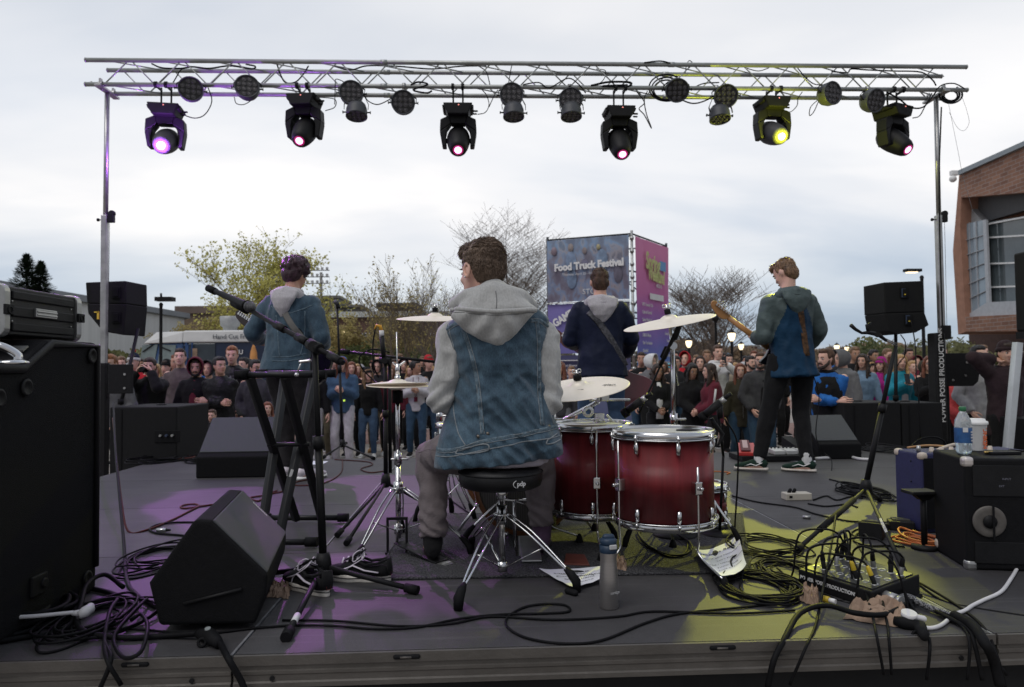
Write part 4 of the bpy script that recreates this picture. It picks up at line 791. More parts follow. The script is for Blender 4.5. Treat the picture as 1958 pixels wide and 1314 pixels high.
M_wind=mat('windscreen',(.16,.20,.20),.1,0,.3,2,spec=.8)
tpl('windscreen',[(266,700),(294,700),(301,659),(272,660)],M_wind);tpl('windscreen',[(300,700),(333,700),(336,660),(307,659)],M_wind)
for a_,b_ in(((272,672),(292,658)),((305,662),(325,670))):tpl('wiper',[a_,b_,(b_[0],b_[1]+2),(a_[0],a_[1]+2)],M_black,off=.06)
q=at(366,672,TYk-.03);part('side_window',MB().box((q.x+.35,TYk-.01,q.z-.1),(.9,.05,.75)),M_glassd,trk,bevel=.03,world=1);part('notice',MB().box((q.x+.12,TYk-.04,q.z-.15),(.16,.02,.5)),M_kraft,trk,world=1)
part('mirror',MB().box((at(358,672,TYk-.3).x,TYk-.3,q.z),(.10,.08,.45)).cyl((tcab,TYk,q.z+.2),(at(358,672,TYk-.3).x,TYk-.3,q.z+.2),.02),M_tb,trk,world=1)
for x in(357,368):part('trim',MB().box((at(x,680,TYk).x,TYk-.02,(zb+GZ+.5)/2),(.06,.05,zb-GZ-.5)),M_tb,trk,world=1)
tt_=text_mb('Hand Cut Fries \u00b7 Sandwiches',.215,.006,'LEFT',bold=.001);part('lettering',MB().join(tt_,MT((at(408,646,TYk).x,TYk-.075,(zb+zr)/2-.01))@MR(pi/2,4,'X')),mat('slate_print',(.08,.09,.11),.6),trk,world=1)
part('lettering',MB().join(text_mb('MENU',.2,.006,bold=.006),MT((at(444,674,TYk).x+.1,TYk-.03,at(444,674,TYk).z))@MR(pi/2,4,'X')),M_letter,trk,world=1)
vx=at(440,615,TYk+1.1).x;vz=zr;part('roof_vent',MB().lathe([(.24,0),(.24,.18),(.33,.24),(.35,.55),(.33,.57),(.28,.52),(0,.5)],20,T=MT((vx,TYk+1.1,vz))),mat('galvanised',(.42,.43,.43),.5,.5,.2,3),trk,world=1)
for x in(tx0+1.2,tx1-1.5):
 wl_=part('wheel',MB().lathe([(.18,-.12),(.40,-.12),(.43,-.06),(.43,.06),(.40,.12),(.18,.12)],24,T=MT((x,TYk+.1,GZ+.43))@MR(pi/2,4,'X')),M_rub,trk,world=1);part('rim',MB().lathe([(0,.09),(.2,.11),(.22,.12),(.22,-.1)],20,T=MT((x,TYk+.1,GZ+.43))@MR(pi/2,4,'X')),M_alu,wl_,world=1)
q=at(485,672,TYk-1.5);ub=thing('folded_umbrella','folded orange and white parasol beside the food truck','umbrella',(q.x,TYk-1.5,GZ));part('canopy',MB().lathe([(.02,2.35),(.10,2.1),(.14,1.7),(.12,1.3),(.03,1.28)],12,T=MT((q.x,TYk-1.5,GZ))),mat('orange_canvas',(.55,.25,.08),.8,0,.2),ub,world=1);part('pole',MB().cyl((q.x,TYk-1.5,GZ),(q.x,TYk-1.5,GZ+2.4),.02),M_alu,ub,world=1);part('base',MB().lathe([(0,.1),(.25,.08),(.25,0),(0,0)],16,T=MT((q.x,TYk-1.5,GZ))),M_conc,ub,world=1)
# ------------------------------------------------------------------ street lamps
M_lampg=mat('lamp_glass',(.6,.55,.45),.4,emit=(1,.80,.50),es=1.6)
def lamp(px,py,Y,label,lit=True,kind='acorn',banner_=False):
 p=at(px,py,Y);z=p.z;t=thing('street_lamp',label,'street lamp',(p.x,Y,GZ),group='street lamps beyond the crowd');h=z-GZ
 part('post',MB().lathe([(.10,0),(.10,.3),(.05,.5),(.045,h-.35),(.06,h-.25),(.03,h-.2),(0,h-.2)],10),M_black,t)
 if kind=='acorn':
  part('lamp_head',MB().lathe([(.05,h-.20),(.11,h-.10),(.13,h+.04),(.09,h+.08),(0,h+.09)],14),M_lampg,t);part('lamp_cap',MB().lathe([(.14,h+.07),(.09,h+.14),(.02,h+.19),(0,h+.25)],12),M_black,t)
 elif kind=='flat':part('lamp_head',MB().box((.12,0,h-.1),(.5,.3,.12)),M_black,t);part('finial',MB().cyl((0,0,h-.05),(0,0,h+.08),.03),M_black,t)
 elif kind=='arm':part('lamp_head',MB().box((-.28,0,h-.05),(.5,.2,.09)),M_black,t,bevel=.02);part('lens',MB().box((-.30,0,h-.11),(.3,.14,.03)),M_lampg,t)
 elif kind=='finial':part('finial',MB().lathe([(.04,h-.3),(.14,h-.2),(.10,h-.1),(.04,h),(0,h+.25)],12),M_black,t)
 if banner_:part('banner',MB().box((-.28,0,h-1.0),(.36,.02,.8)),mat('lamp_banner',(.18,.32,.46),.7,0,.3,4),t)
 return t
lamp(308,566,22,'black flat topped lamp post left of the yellow green tree',kind='flat');lamp(1368,600,25,'tall black lamp post with a pointed finial before the rounded bare tree',kind='finial');lamp(1317,655,28,'lit street lamp just right of the banner tower');lamp(1399,641,24,'largest lit street lamp, with a blue banner on its post',banner_=True)
lamp(1417,661,33,'small lit street lamp right of the bannered one');lamp(1470,665,40,'tiny lit street lamp behind the guitarist\'s left forearm');lamp(1600,663,36,'lit street lamp right of the guitarist at right');lamp(1619,666,44,'small lit street lamp next to the evergreen bush');lamp(1374,658,44,'tiny lit street lamp behind the finial post');lamp(1762,514,21,'tall dark lamp post with a flat head behind the right line array',kind='arm')
# ================================================================== drum kit
M_red=mat('red_drum_shell',(0.15,0.013,0.017),0.5,0,0.3,3.5,coat=0.04,stretch=(9,9,0.6))
M_head=mat('drum_head',(0.50,0.50,0.47),0.38,0,0.12,7,spec=.6)
M_cym=mat('cymbal_bronze',(0.86,0.78,0.66),0.45,0.25,0.06,5,rvar=0.06)
M_wood=mat('maple_hoop',(0.20,0.085,0.035),0.3,0,0.3,5,coat=.5,stretch=(1,1,1))
UP=V((0,0,1))
def rotm(ax,a):return MR(a,3,ax)
def drum(name,label,c,r,h,lugs,a0,group=None,legs=()):
 """upright floor drum: c is the centre of the bottom"""
 t=thing(name,label,'drum',(c.x,c.y,0),group=group);z0=c.z;cx,cy=0,0
 part('shell',MB().lathe([(r-.006,z0+.02),(r,z0+.012),(r,z0+h-.012),(r-.006,z0+h-.02)],64),M_red,t)
 for z,s in((z0,-1),(z0+h,1)):
  hp=MB();hp.lathe([(r+.003,z-.02*s),(r+.012,z-.02*s),(r+.013,z+.0),(r+.009,z+.013*s),(r+.001,z+.016*s),(r-.002,z+.013*s),(r+.003,z-.01*s),(r+.003,z-.02*s)],64)
  hp.torus((0,0,z-.019*s),r+.016,.0035,64,6)
  part('hoop',hp,M_chrome,t)
 hd=part('drum_head',MB().lathe([(0,z0+h+.001),(r*.6,z0+h+.001),(r*.96,z0+h),(r+.002,z0+h-.006)],64),M_head,t)
 part('bottom_head',MB().lathe([(r,z0+.002),(0,z0+.001)],48),M_head,t)
 for i in range(lugs):
  a=a0+2*pi*i/lugs;d=V((cos(a),sin(a),0))
  for z,s in((z0+.052,-1),(z0+h-.052,1)):
   l=MB();l.loft([d*r+V((0,0,z-.026)),d*(r+.011)+V((0,0,z-.02)),d*(r+.013)+V((0,0,z)),d*(r+.011)+V((0,0,z+.02)),d*r+V((0,0,z+.026))],[(.005,.004),(.0095,.008),(.011,.009),(.0095,.008),(.005,.004)],8,ref=d)
   l.cyl(d*(r+.017)+V((0,0,z)),d*(r+.017)+V((0,0,z+s*.056)),.0032,n=6);l.cyl(d*(r+.017)+V((0,0,z+s*.034)),d*(r+.017)+V((0,0,z+s*.048)),.0075,n=8)
   part('lug',l,M_chrome,t)
 for(foot,topz,bend)in legs:
  f=foot-V((c.x,c.y,0));d=V((f.x,f.y,0)).normalized();b0=d*(r+.022)
  L_=MB();L_.tube([b0+V((0,0,topz)),b0+V((0,0,.17)),b0+V((0,0,.10)),f+V((0,0,.035))],.0052,8,4)
  lg=part('leg',L_,M_chrome,t)
  br_=MB();br_.box(d*(r+.015)+V((0,0,z0+.17)),(.035,.035,.055),rot=rotm('Z',math.atan2(d.y,d.x)));br_.cyl(d*(r+.03)+V((0,0,z0+.17)),d*(r+.055)+V((0,0,z0+.17)),.008)
  part('leg_bracket',br_,M_chrome,lg,bevel=.005)
  part('rubber_foot',MB().lathe([(0,0),(.018,0),(.020,.012),(.014,.032),(.006,.05),(0,.052)],14,T=MT(f)),M_rub,lg)
 return t,hd
def floor_xy(px,py):p=fl(px,py);return V((p.x,p.y,0))
ft=at(1268,826,3.18);fb=at(1268,993,3.18)
t1,h1=drum('floor_tom','large red floor tom nearest the camera, striped with chrome lugs',V((ft.x,ft.y,fb.z)),.214,ft.z-fb.z,8,R(-89),'red floor toms beside the drummer',
     [(floor_xy(1386,1128),.46,0),(floor_xy(1160,1098),.56,0),(floor_xy(1300,1062)+V((0,.12,0)),.33,0)])
st2=at(1130,812,3.60);sb2=at(1130,976,3.60)
t2,h2=drum('floor_tom','smaller red floor tom half hidden between the drummer and the larger one',V((st2.x,st2.y,sb2.z)),.196,st2.z-sb2.z,8,R(-98),'red floor toms beside the drummer',
     [(floor_xy(1108,1040),.30,0),(floor_xy(1150,1075),.58,0),(V((st2.x+.05,st2.y+.25,0)),.3,0)])
sol=MB().loft([ft+V((.07,.04,.004)),ft+V((.12,.03,.006)),ft+V((.17,.05,.004))],[(.02,.002),(.035,.006),(.02,.002)],10,ref=(0,0,1));solo('damping_cloth',sol,mat('dark_cloth',(.03,.028,.035),.9),'small dark cloth pad lying on the large floor tom head','cloth')
BY=3.72;bc=at(1008,932,BY);bc.z=.29
bd=thing('bass_drum','bass drum on its side behind the stool, wooden hoop and pale batter head','drum',(bc.x,bc.y,0))
AX=MT((0,0,bc.z))@MR(R(8),4,'Z')@MR(-pi/2,4,'X')
part('shell',MB().lathe([(.245,.03),(.25,.03),(.25,.42),(.245,.42)],64,T=AX),M_red,bd)
for z in(.0,.43):part('hoop',MB().lathe([(.252,z),(.272,z),(.276,z+.006),(.276,z+.034),(.272,z+.04),(.252,z+.04),(.252,z)],64,T=AX),M_wood,bd)
m,t,b=node_mat('ribbed_head');n=t.nodes;l=t.links;c=n.new('ShaderNodeTexCoord');wv=n.new('ShaderNodeTexWave');wv.inputs['Scale'].default_value=26;wv.inputs['Distortion'].default_value=.3;l.new(c.outputs['Object'],wv.inputs['Vector'])
rp=n.new('ShaderNodeValToRGB');rp.color_ramp.elements[0].color=(.10,.097,.09,1);rp.color_ramp.elements[1].color=(.17,.165,.155,1);l.new(wv.outputs['Fac'],rp.inputs[0]);l.new(rp.outputs[0],b.inputs['Base Color']);b.inputs['Roughness'].default_value=.35
part('batter_head',MB().lathe([(.253,.022),(.24,.012),(0,.012)],48,T=AX),m,bd);part('front_head',MB().lathe([(.0,.452),(.253,.448)],48,T=AX),M_head,bd)
for i in range(8):
 a=R(22.5+45*i);d=V((cos(a),sin(a),0));l_=MB();l_.cyl(AX@(d*.283+V((0,0,-.012))),AX@(d*.283+V((0,0,.12))),.004,n=6);l_.cyl(AX@(d*.268+V((0,0,.004))),AX@(d*.295+V((0,0,.004))),.007,n=6)
 l_.box(AX@(d*.262+V((0,0,.14))),(.02,.05,.02));part('claw',l_,M_chrome,bd)
for s in(-1,1):
 part('spur',MB().cyl((s*.2,.3,.2),(s*.36,.18,.012),.008),M_chrome,bd)
tm=MB();tp0=at(1145,768,BY)-V((bc.x,bc.y,0));tm.cyl((.10,.22,.53),(tp0.x,tp0.y,tp0.z),.012);tm.cyl(tp0,tp0+V((.0,0,.05)),.016);e1=at(1205,765,BY)-V((bc.x,bc.y,0));tm.cyl(tp0+V((-.05,0,.01)),e1,.0075)
tm.lathe([(.014,-.012),(.03,-.012),(.03,.012),(.014,.012)],16,T=MT(tp0+V((-.06,-.02,-.05)))@MR(pi/2,4,'X'));tm.box(tp0+V((.0,0,-.09)),(.05,.045,.06));tm.cyl(tp0+V((.04,0,-.07)),tp0+V((.09,0,-.12)),.006);tm.box(tp0+V((.03,-.01,.02)),(.04,.04,.03));tm.torus(tp0+V((.01,-.03,-.12)),.025,.005,16,6,rot=rotm('X',pi/2))
part('tom_mount',tm,M_chrome,bd,bevel=.003)
kp=floor_xy(1012,1062);k=thing('kick_pedal','chrome kick pedal clamped to the bass drum hoop, under the right foot','pedal',kp)
kf=MB().hexa([(-.045,-.17,.012),(.045,-.17,.012),(.045,.10,.010),(-.045,.10,.010),(-.045,-.17,.022),(.045,-.17,.022),(.045,.10,.07),(-.045,.10,.07)]);part('footboard',kf,M_alu,k,bevel=.004)
part('frame',MB().cyl((-.06,.13,.0),(-.06,.13,.24),.009).cyl((.06,.13,0),(.06,.13,.24),.009).cyl((-.07,.13,.235),(.07,.13,.235),.008).box((0,.05,.006),(.13,.2,.012)),M_chrome,k)
part('beater',MB().cyl((0,.13,.235),(0,.10,.38),.004).ell((0,.10,.39),(.025,.03,.025)),M_chrome,k)
sn=at(905,812,3.58);s_=thing('snare_drum','chrome snare drum peeping out at the drummer\'s left hip','drum',(sn.x,sn.y,0))
part('shell',MB().lathe([(.172,sn.z-.14),(.178,sn.z-.13),(.178,sn.z-.01),(.172,sn.z)],48),M_chrome,s_);part('drum_head',MB().lathe([(0,sn.z+.002),(.176,sn.z)],48),M_head,s_)
for z in(sn.z,sn.z-.14):part('hoop',MB().lathe([(.178,z-.01),(.188,z-.01),(.189,z+.008),(.182,z+.012),(.178,z-.01)],48),M_chrome,s_)
for i in range(10):
 a=2*pi*i/10;d=V((cos(a),sin(a),0));part('lug',MB().cap(d*.186+V((0,0,sn.z-.10)),d*.186+V((0,0,sn.z-.04)),.007,n=7),M_chrome,s_)
# ------------------------------------------------------------------ chrome stands
def tripod(t,cen,ztop,zlow,feet,foot_r=.014,mt=None,off=V((0,0,0)),rail=.0045):
 """double braced legs: from a collar at ztop out to feet, struts from a lower collar"""
 mt=mt or M_chrome
 part('collar',MB().cyl(cen+V((0,0,ztop-.025)),cen+V((0,0,ztop+.03)),.023,n=14),M_black if mt is not M_chrome else M_chrome,t,world=1)
 part('collar',MB().cyl(cen+V((0,0,zlow-.02)),cen+V((0,0,zlow+.02)),.021,n=14),M_black if mt is not M_chrome else M_chrome,t,world=1)
 for f in feet:
  d=V((f.x-cen.x,f.y-cen.y,0));dn=d.normalized();sd_=V((-dn.y,dn.x,0))*.015
  a=cen+dn*.03+V((0,0,ztop));b_=V((f.x,f.y,.06))-dn*.005
  L_=MB()
  for s in(-1,1):
   L_.tube([a+sd_*s,a.lerp(b_,.35)+sd_*s*1.1+V((0,0,.012)),a.lerp(b_,.8)+sd_*s*.6+V((0,0,.004)),b_],rail,7,4)
  L_.cyl(a-sd_*1.3,a+sd_*1.3,.006)
  m2=a.lerp(b_,.55)
  L_.cyl(m2-sd_,m2+sd_,.004);lg=part('leg',L_,mt,t,world=1)
  part('strut',MB().loft([cen+dn*.02+V((0,0,zlow)),m2],[(.006,.003)]*2,6),mt,lg,world=1)
  ft_=MB();ax=(a-b_).normalized();ft_.loft([b_+ax*.045,b_+ax*.015,b_-ax*.015-V((0,0,.01)),V((f.x,f.y,.003))+dn*.012],[(.009,.009),(foot_r,foot_r),(foot_r*1.25,foot_r*1.1),(foot_r*1.1,foot_r*.8)],10,ref=(0,0,1))
  part('rubber_foot',ft_,M_rub,lg,world=1)
def cymbal(name,label,c,r,normal,bell=.2,mt=None,group=None,name2=None):
 n_=V(normal).normalized();T=MT(c)@n_.to_track_quat('Z','Y').to_matrix().to_4x4()
 t=thing(name,label,'cymbal',c,group=group)
 rb=r*bell;prof=[(0,.028*r/.25),(rb*.5,.026*r/.25),(rb*.85,.016*r/.25),(rb,.007*r/.25),(r*.4,.003),(r*.7,-.003),(r*.97,-.011),(r,-.0135)]
 p=prof+[(a,z-.0016)for a,z in prof[::-1]]
 part('plate',MB().lathe(p,72,T=T),mt or M_cym,t,world=1)
 return t,T,prof
thr_c=floor_xy(961,1108);thr=thing('drum_throne','round black padded drum stool on a chrome tripod under the drummer','stool',thr_c)
zs=at(957,893,thr_c.y).z;seatc=V((at(957,893,thr_c.y).x,thr_c.y,0))-thr_c
M_vinyl=mat('black_vinyl',(0.008,0.008,0.009),0.42,0,0.2,30,bump=.2,bscale=300,spec=.35)
part('seat',MB().lathe([(0,zs),(.13,zs+.002),(.162,zs-.004),(.174,zs-.018),(.176,zs-.045),(.168,zs-.072),(.15,zs-.082),(0,zs-.084)],56,T=MT(seatc)),M_vinyl,thr)
part('welt',MB().torus(seatc+V((0,0,zs-.018)),.1755,.0035,56,6),M_blackp,thr)
part('column',MB().cyl((0,0,.05),(0,0,zs-.08),.0135,n=16).cyl((0,0,.23),(0,0,.31),.023,n=14).cyl((0,0,zs-.13),(0,0,zs-.085),.024,n=14).cap((.0,0,.33),(.05,-.02,.33),.006),M_chrome,thr)
lo=text_mb('pdp',.026,.0006,bold=.0006);lc=MB();a_l=R(-64)
tmn=frame(seatc+V((.1772*cos(a_l),.1772*sin(a_l),zs-.047)),(-sin(a_l),cos(a_l),0),(0,0,1));lg_=MB().join(lo,tmn);lg_.loft([tmn@V((-.010+-.026*cos(x),.016*sin(x),0))for x in[R(60-q*12)for q in range(11)]],[.0015]*11,5);part('badge',lg_,M_letter,thr)
tripod(thr,thr_c,.27,.055,[floor_xy(879,1166),floor_xy(1099,1132),floor_xy(900,1075)+V((0,.18,0))],.017)
hh=at(762,1040,3.55);hh.z=0;H=thing('hi_hat_stand','chrome hi-hat stand with a pedal, just left of the drummer\'s knee','cymbal stand',hh)
hz=at(762,735,hh.y).z
part('tube',MB().cyl(hh+V((0,0,.06)),hh+V((0,0,.42)),.0135,n=14).cyl(hh+V((0,0,.42)),hh+V((0,0,hz-.03)),.0105,n=14),M_chrome,H,world=1)
part('rod',MB().cyl(hh+V((0,0,hz-.03)),V((at(757,635,hh.y).x+.003,hh.y,at(757,635,hh.y).z)),.003,n=8),M_chrome,H,world=1)
part('joint',MB().cyl(hh+V((0,0,.415)),hh+V((0,0,.47)),.019,n=14).cap(hh+V((-.03,0,.44)),hh+V((.045,0,.44)),.006),M_chrome,H,world=1)
cl=MB().cyl(hh+V((0,0,hz+.04)),hh+V((0,0,hz+.10)),.011).cyl(hh+V((0,0,hz+.02)),hh+V((0,0,hz+.04)),.015).cap(hh+V((0,0,hz+.085)),hh+V((.035,0,hz+.11)),.005).cap(hh+V((0,0,hz+.085)),hh+V((-.02,-.01,hz+.105)),.005);part('clutch',cl,M_chrome,H,world=1)
part('cup',MB().cyl(hh+V((0,0,hz-.09)),hh+V((0,0,hz-.03)),.026).cyl(hh+V((0,0,hz-.03)),hh+V((0,0,hz-.018)),.012),M_rub,H,world=1)
tripod(H,hh,.30,.10,[floor_xy(684,1085),floor_xy(895,1062),hh+V((-.02,.33,0))],.014)
fb_=MB();pe=floor_xy(846,1079)+V((0,0,.014));pt=hh+V((.01,-.05,.055));dd=(pe-pt);dh=V((dd.x,dd.y,0)).normalized();sdv=V((-dh.y,dh.x,0))*.04
fb_.hexa([pt-sdv*.9-V((0,0,.006)),pe-sdv-V((0,0,.010)),pe+sdv-V((0,0,.010)),pt+sdv*.9-V((0,0,.006)),pt-sdv*.9,pe-sdv,pe+sdv,pt+sdv*.9]);part('footboard',fb_,M_black,H,bevel=.003,world=1)
part('heel_plate',MB().loft([pe-dh*.005+V((0,0,-.007)),pe+dh*.05+V((0,0,-.007))],[(.042,.004),(.03,.004)],18,ref=(0,0,1)),M_alu,H,world=1)
fr=MB()
for s in(-1,1):fr.box(hh+V((s*.045,-.055,.085)),(.011,.018,.17));fr.box(hh+V((s*.045,-.055,.005)),(.02,.05,.01))
fr.box(hh+V((0,-.055,.165)),(.10,.014,.014));part('pedal_frame',fr,M_black,H,bevel=.002,world=1)
part('chain',MB().cyl(hh+V((0,-.05,.15)),hh+V((0,-.06,.05)),.006,n=6),M_chrome,H,world=1)
cymbal('hi_hat_cymbal','upper hi-hat cymbal, seen nearly edge on beside the drummer\'s left arm',hh+V((0,0,hz+.008)),.152,(0.02,-.05,1),.3)
cymbal('hi_hat_cymbal','lower hi-hat cymbal, turned bowl up beneath the upper one',hh+V((0,0,hz-.012)),.152,(0.02,-.04,-1),.3)
def stand(name,label,base,top,feet,ztop=.42,zlow=.14,cat='cymbal stand',joints=(.55,),boom=None):
 t=thing(name,label,cat,base);b0=V((base.x,base.y,0));tp_=V((base.x,base.y,top.z))if boom is None else V((base.x,base.y,boom))
 part('tube',MB().cyl(b0+V((0,0,.05)),b0+V((0,0,.6)),.0135,n=14).cyl(b0+V((0,0,.6)),tp_,.010,n=14),M_chrome,t,world=1)
 jm=MB().cyl(b0+V((0,0,.58)),b0+V((0,0,.64)),.019,n=14).cap(b0+V((0,0,.61)),b0+V((.055,-.01,.612)),.006);part('joint',jm,M_chrome,t,world=1)
 if boom is not None:
  part('tilter',MB().cyl(tp_-V((0,.02,0)),tp_+V((0,.02,0)),.02),M_chrome,t,world=1);dr=(top-tp_).normalized();part('boom',MB().cyl(tp_-dr*.22,top,.008,n=12),M_chrome,t,world=1)
 tripod(t,b0,ztop,zlow,feet);return t
def wing(t,p,n_,sz=1.0,collar=M_rub):
 n_=V(n_).normalized();part('felt',MB().cyl(p+n_*.008,p+n_*.032,.016*sz),collar,t,world=1)
 w_=MB().cyl(p-n_*.04,p+n_*.055,.004,n=8);x=n_.orthogonal().normalized()
 x=V((1,0,0))-n_*n_.x;w_.cyl(p+n_*.034,p+n_*.046,.009);w_.torus(p+n_*.05+x*.013,.008,.0028,14,5,rot=rotm('X',pi/2));w_.torus(p+n_*.05-x*.013,.008,.0028,14,5,rot=rotm('X',pi/2));part('wing_nut',w_,M_chrome,t,world=1)
cl_=at(832,606,4.1);cb=V((cl_.x+.02,cl_.y,0))
S1=stand('cymbal_stand','chrome cymbal stand mostly hidden behind the drummer\'s left shoulder',cb,cl_,[floor_xy(796,1000),floor_xy(905,995),cb+V((.05,.32,0))],.42,.14)
cymbal('crash_cymbal','thin crash cymbal level behind the drummer\'s left shoulder',cl_,.218,(0.02,-.115,1));wing(S1,cl_+V((0,0,.02)),(0,-.1,1))
rd_=at(1106,738,3.42);rdn=V((-.14,-.175,1));rb_=V((rd_.x-.10,rd_.y+.28,0))
S2=stand('cymbal_stand','chrome cymbal stand with its feet on the rug under the broad ride cymbal',rb_,rd_,[floor_xy(893,1040),rb_+V((.3,-.05,0)),rb_+V((.05,.3,0))],.42,.14,boom=.66)
rt_,RT,rpf=cymbal('ride_cymbal','broad bright ride cymbal tilted towards the drummer above the floor toms',rd_,.243,rdn,.19);wing(S2,rd_+rdn.normalized()*.022,rdn,1.25)
lt=text_mb('Zildjian',.042,.0004,sx=.9);lt2=MB().join(lt,RT@MT((.13,.02,.0005))@MR(.2,4,'Z'));part('logo',lt2,mat('cymbal_ink',(.06,.055,.05),.5),rt_,world=1)
lt=text_mb('K Custom',.025,.0004);lt2=MB().join(lt,RT@MT((.02,-.075,.003))@MR(0,4,'Z'));part('logo',lt2,MATS['cymbal_ink'],rt_,world=1)
cr=at(1279,612,3.55);crn=V((-.185,-.115,1));crb=V((at(1288,700,3.55).x+.01,3.6,0))
S3=stand('cymbal_stand','chrome cymbal stand rising behind the large floor tom to the right crash cymbal',crb,cr,[crb+V((.27,-.12,0)),crb+V((-.27,-.1,0)),crb+V((0,.3,0))],.42,.14,boom=.98)
cymbal('crash_cymbal','crash cymbal tilted up to the right, over the right floor toms',cr,.229,crn);wing(S3,cr+crn.normalized()*.022,crn)
arm=MB().cyl(at(1262,700,3.62),at(1296,628,3.56),.010).cyl(at(1290,648,3.58),at(1299,622,3.54),.014);part('boom_grip',arm,M_black,S3,world=1)
sp=at(1376,925,3.9);spb=at(1376,975,3.9);t3,h3=drum('rack_tom','small red rack tom standing on the deck behind the large floor tom',V((sp.x-.10,sp.y,.03)),.13,.20,6,R(-50))
# ================================================================== microphones and stands
M_grille=mat('mic_grille',(0.10,0.10,0.105),0.4,.7,0.3,200,bump=.5,bscale=500)
def mic_ball(t,p0,p1,world=1):
 """vocal microphone: p0 = tail, p1 = head"""
 d=(p1-p0).normalized();b_=MB().loft([p0,p0+d*.02,p1-d*.06,p1-d*.045],[.010,.0115,.018,.024],16);part('body',b_,M_black,t,world=1)
 part('grille',MB().ell(p1-d*.02,(.0255,.0255,.031),18,12,rot=d.to_track_quat('Z','Y').to_matrix()).lathe([(.0262,-.004),(.0275,0),(.0262,.004)],18,T=MT(p1-d*.022)@d.to_track_quat('Z','Y').to_matrix().to_4x4()),M_grille,t,world=1)
def mic_stand(label,base,ztop,feet,boom=None,hub=.10,r=.010,clutch=None,tilt=None):
 t=thing('microphone_stand',label,'microphone stand',base);b0=V((base.x,base.y,0));tp_=V((base.x,base.y,ztop))if tilt is None else tilt
 fr_=V((base.x,base.y,hub))
 part('tube',MB().cyl(fr_,fr_.lerp(tp_,.55),r*1.3,n=12).cyl(fr_.lerp(tp_,.5),tp_,r,n=12),M_black,t,world=1)
 part('clutch',MB().cyl(fr_.lerp(tp_,.52),fr_.lerp(tp_,.58),r*1.9,n=12),M_blackp,t,world=1)
 part('hub',MB().lathe([(0,hub+.03),(r*2,hub+.03),(r*2.6,hub),(r*3,hub-.04),(r*1.4,hub-.055),(0,hub-.055)],14,T=MT(b0)),M_blackp,t,world=1)
 for f in feet:
  a=b0+V((0,0,hub-.025));e=V((f.x,f.y,.016));d=(e-a).normalized()
  lg=part('leg',MB().cyl(a,e-d*.03,r*.85,n=10),M_black,t,world=1);part('rubber_foot',MB().cyl(e-d*.05,e+d*.005,r*1.5,n=12),M_rub,lg,world=1)
 if boom:
  p0,p1=boom;d=(p1-p0).normalized()
  part('boom',MB().cyl(p0,p1,r*.85,n=12),M_black,t,world=1)
  part('boom_clutch',MB().cyl(tp_+d*-.035,tp_+d*.035,r*1.9,n=12).cyl(tp_+V((0,-.03,0)),tp_+V((0,.03,0)),r*1.8,n=12),M_blackp,t,world=1)
 return t
b1=fl(618,1118);top1=at(603,676,b1.y)
bm0,bm1=at(656,694,b1.y-.12),at(480,594,b1.y+.25)
mu=(top1.x-bm0.x)/(bm1.x-bm0.x);top1=bm0.lerp(bm1,mu)
T1=mic_stand('tall black boom stand beside the trainers, its arm rising left across the singer',V((b1.x,b1.y,0)),top1.z,[fl(547,1228),fl(797,1137),fl(500,1106)],(bm0,bm1),hub=.10,r=.0125,tilt=top1)
for f in(.08,.42,.66):
 q=bm0.lerp(bm1,f);d=(bm1-bm0).normalized();part('boom_collar',MB().cyl(q-d*.035,q+d*.035,.017,n=12),M_blackp,T1,world=1)
part('sticker',MB().cyl(V((b1.x,b1.y,.075)).lerp(V((*fl(547,1228).xy,.016)),.74),V((b1.x,b1.y,.075)).lerp(V((*fl(547,1228).xy,.016)),.83),.0112),M_letter,T1,world=1)
ls=MB().cyl(at(577,690,b1.y),at(567,716,b1.y),.003).cap(at(574,692,b1.y),at(592,690,b1.y),.007,n=8).ell(at(567,717,b1.y),(.009,.009,.009));part('lever',ls,M_chrome,T1,world=1)
mc=thing('microphone','black vocal microphone clipped alongside the top of the near boom arm','microphone',at(480,594,b1.y+.25));mic_ball(mc,at(402,553,b1.y+.42),at(483,594,b1.y+.24)+V((0,0,.012)))
part('clip',MB().cyl(at(448,578,b1.y+.33),at(473,592,b1.y+.27),.022,n=12).cyl(at(398,551,b1.y+.43),at(412,558,b1.y+.40),.017,n=12),M_rub,mc,world=1)
b2=fl(655,866);top2=at(645,590,b2.y)
T2=mic_stand('straight black vocal microphone stand at the front of the stage, centre left',V((b2.x,b2.y,0)),top2.z,[fl(715,880),fl(618,878),fl(662,850)],None,hub=.11,r=.0115,tilt=top2)
bmx=thing('microphone','ball headed vocal microphone on the straight front stand','microphone',top2);mic_ball(bmx,top2+V((.03,-.02,.0)),at(641,575,b2.y))
part('clip',MB().cyl(top2,top2+V((0,0,.03)),.016),M_rub,bmx,world=1)
part('tag',MB().box(at(658,766,b2.y-.02),(.02,.004,.02)),mat('green_led',(.4,.6,.05),emit=(.6,.9,.1),es=.6),T2,world=1)
b3=fl(738,985);b3.z=0;top3=at(736,700,b3.y)
T3=mic_stand('black microphone stand upright between the hi-hat and the keyboard stand',b3,at(736,690,b3.y).z,[fl(645,1029),fl(655,1045)+V((0.02,0,0)),b3+V((.28,.1,0))],(at(652,672,b3.y+.3),at(832,692,b3.y+.1)),hub=.22,r=.0105)
part('tube',MB().cyl(at(745,690,b3.y+.02),V((at(745,690,b3.y+.02).x,b3.y+.02,.25)),.011),M_black,T3,world=1)
part('boom_grip',MB().cyl(at(652,672,b3.y+.3),at(668,674,b3.y+.28),.016),M_rub,T3,world=1)
pm=thing('microphone','slim overhead microphone with yellow tape at its cable end, pointing up left of the drummer','microphone',at(733,690,b3.y))
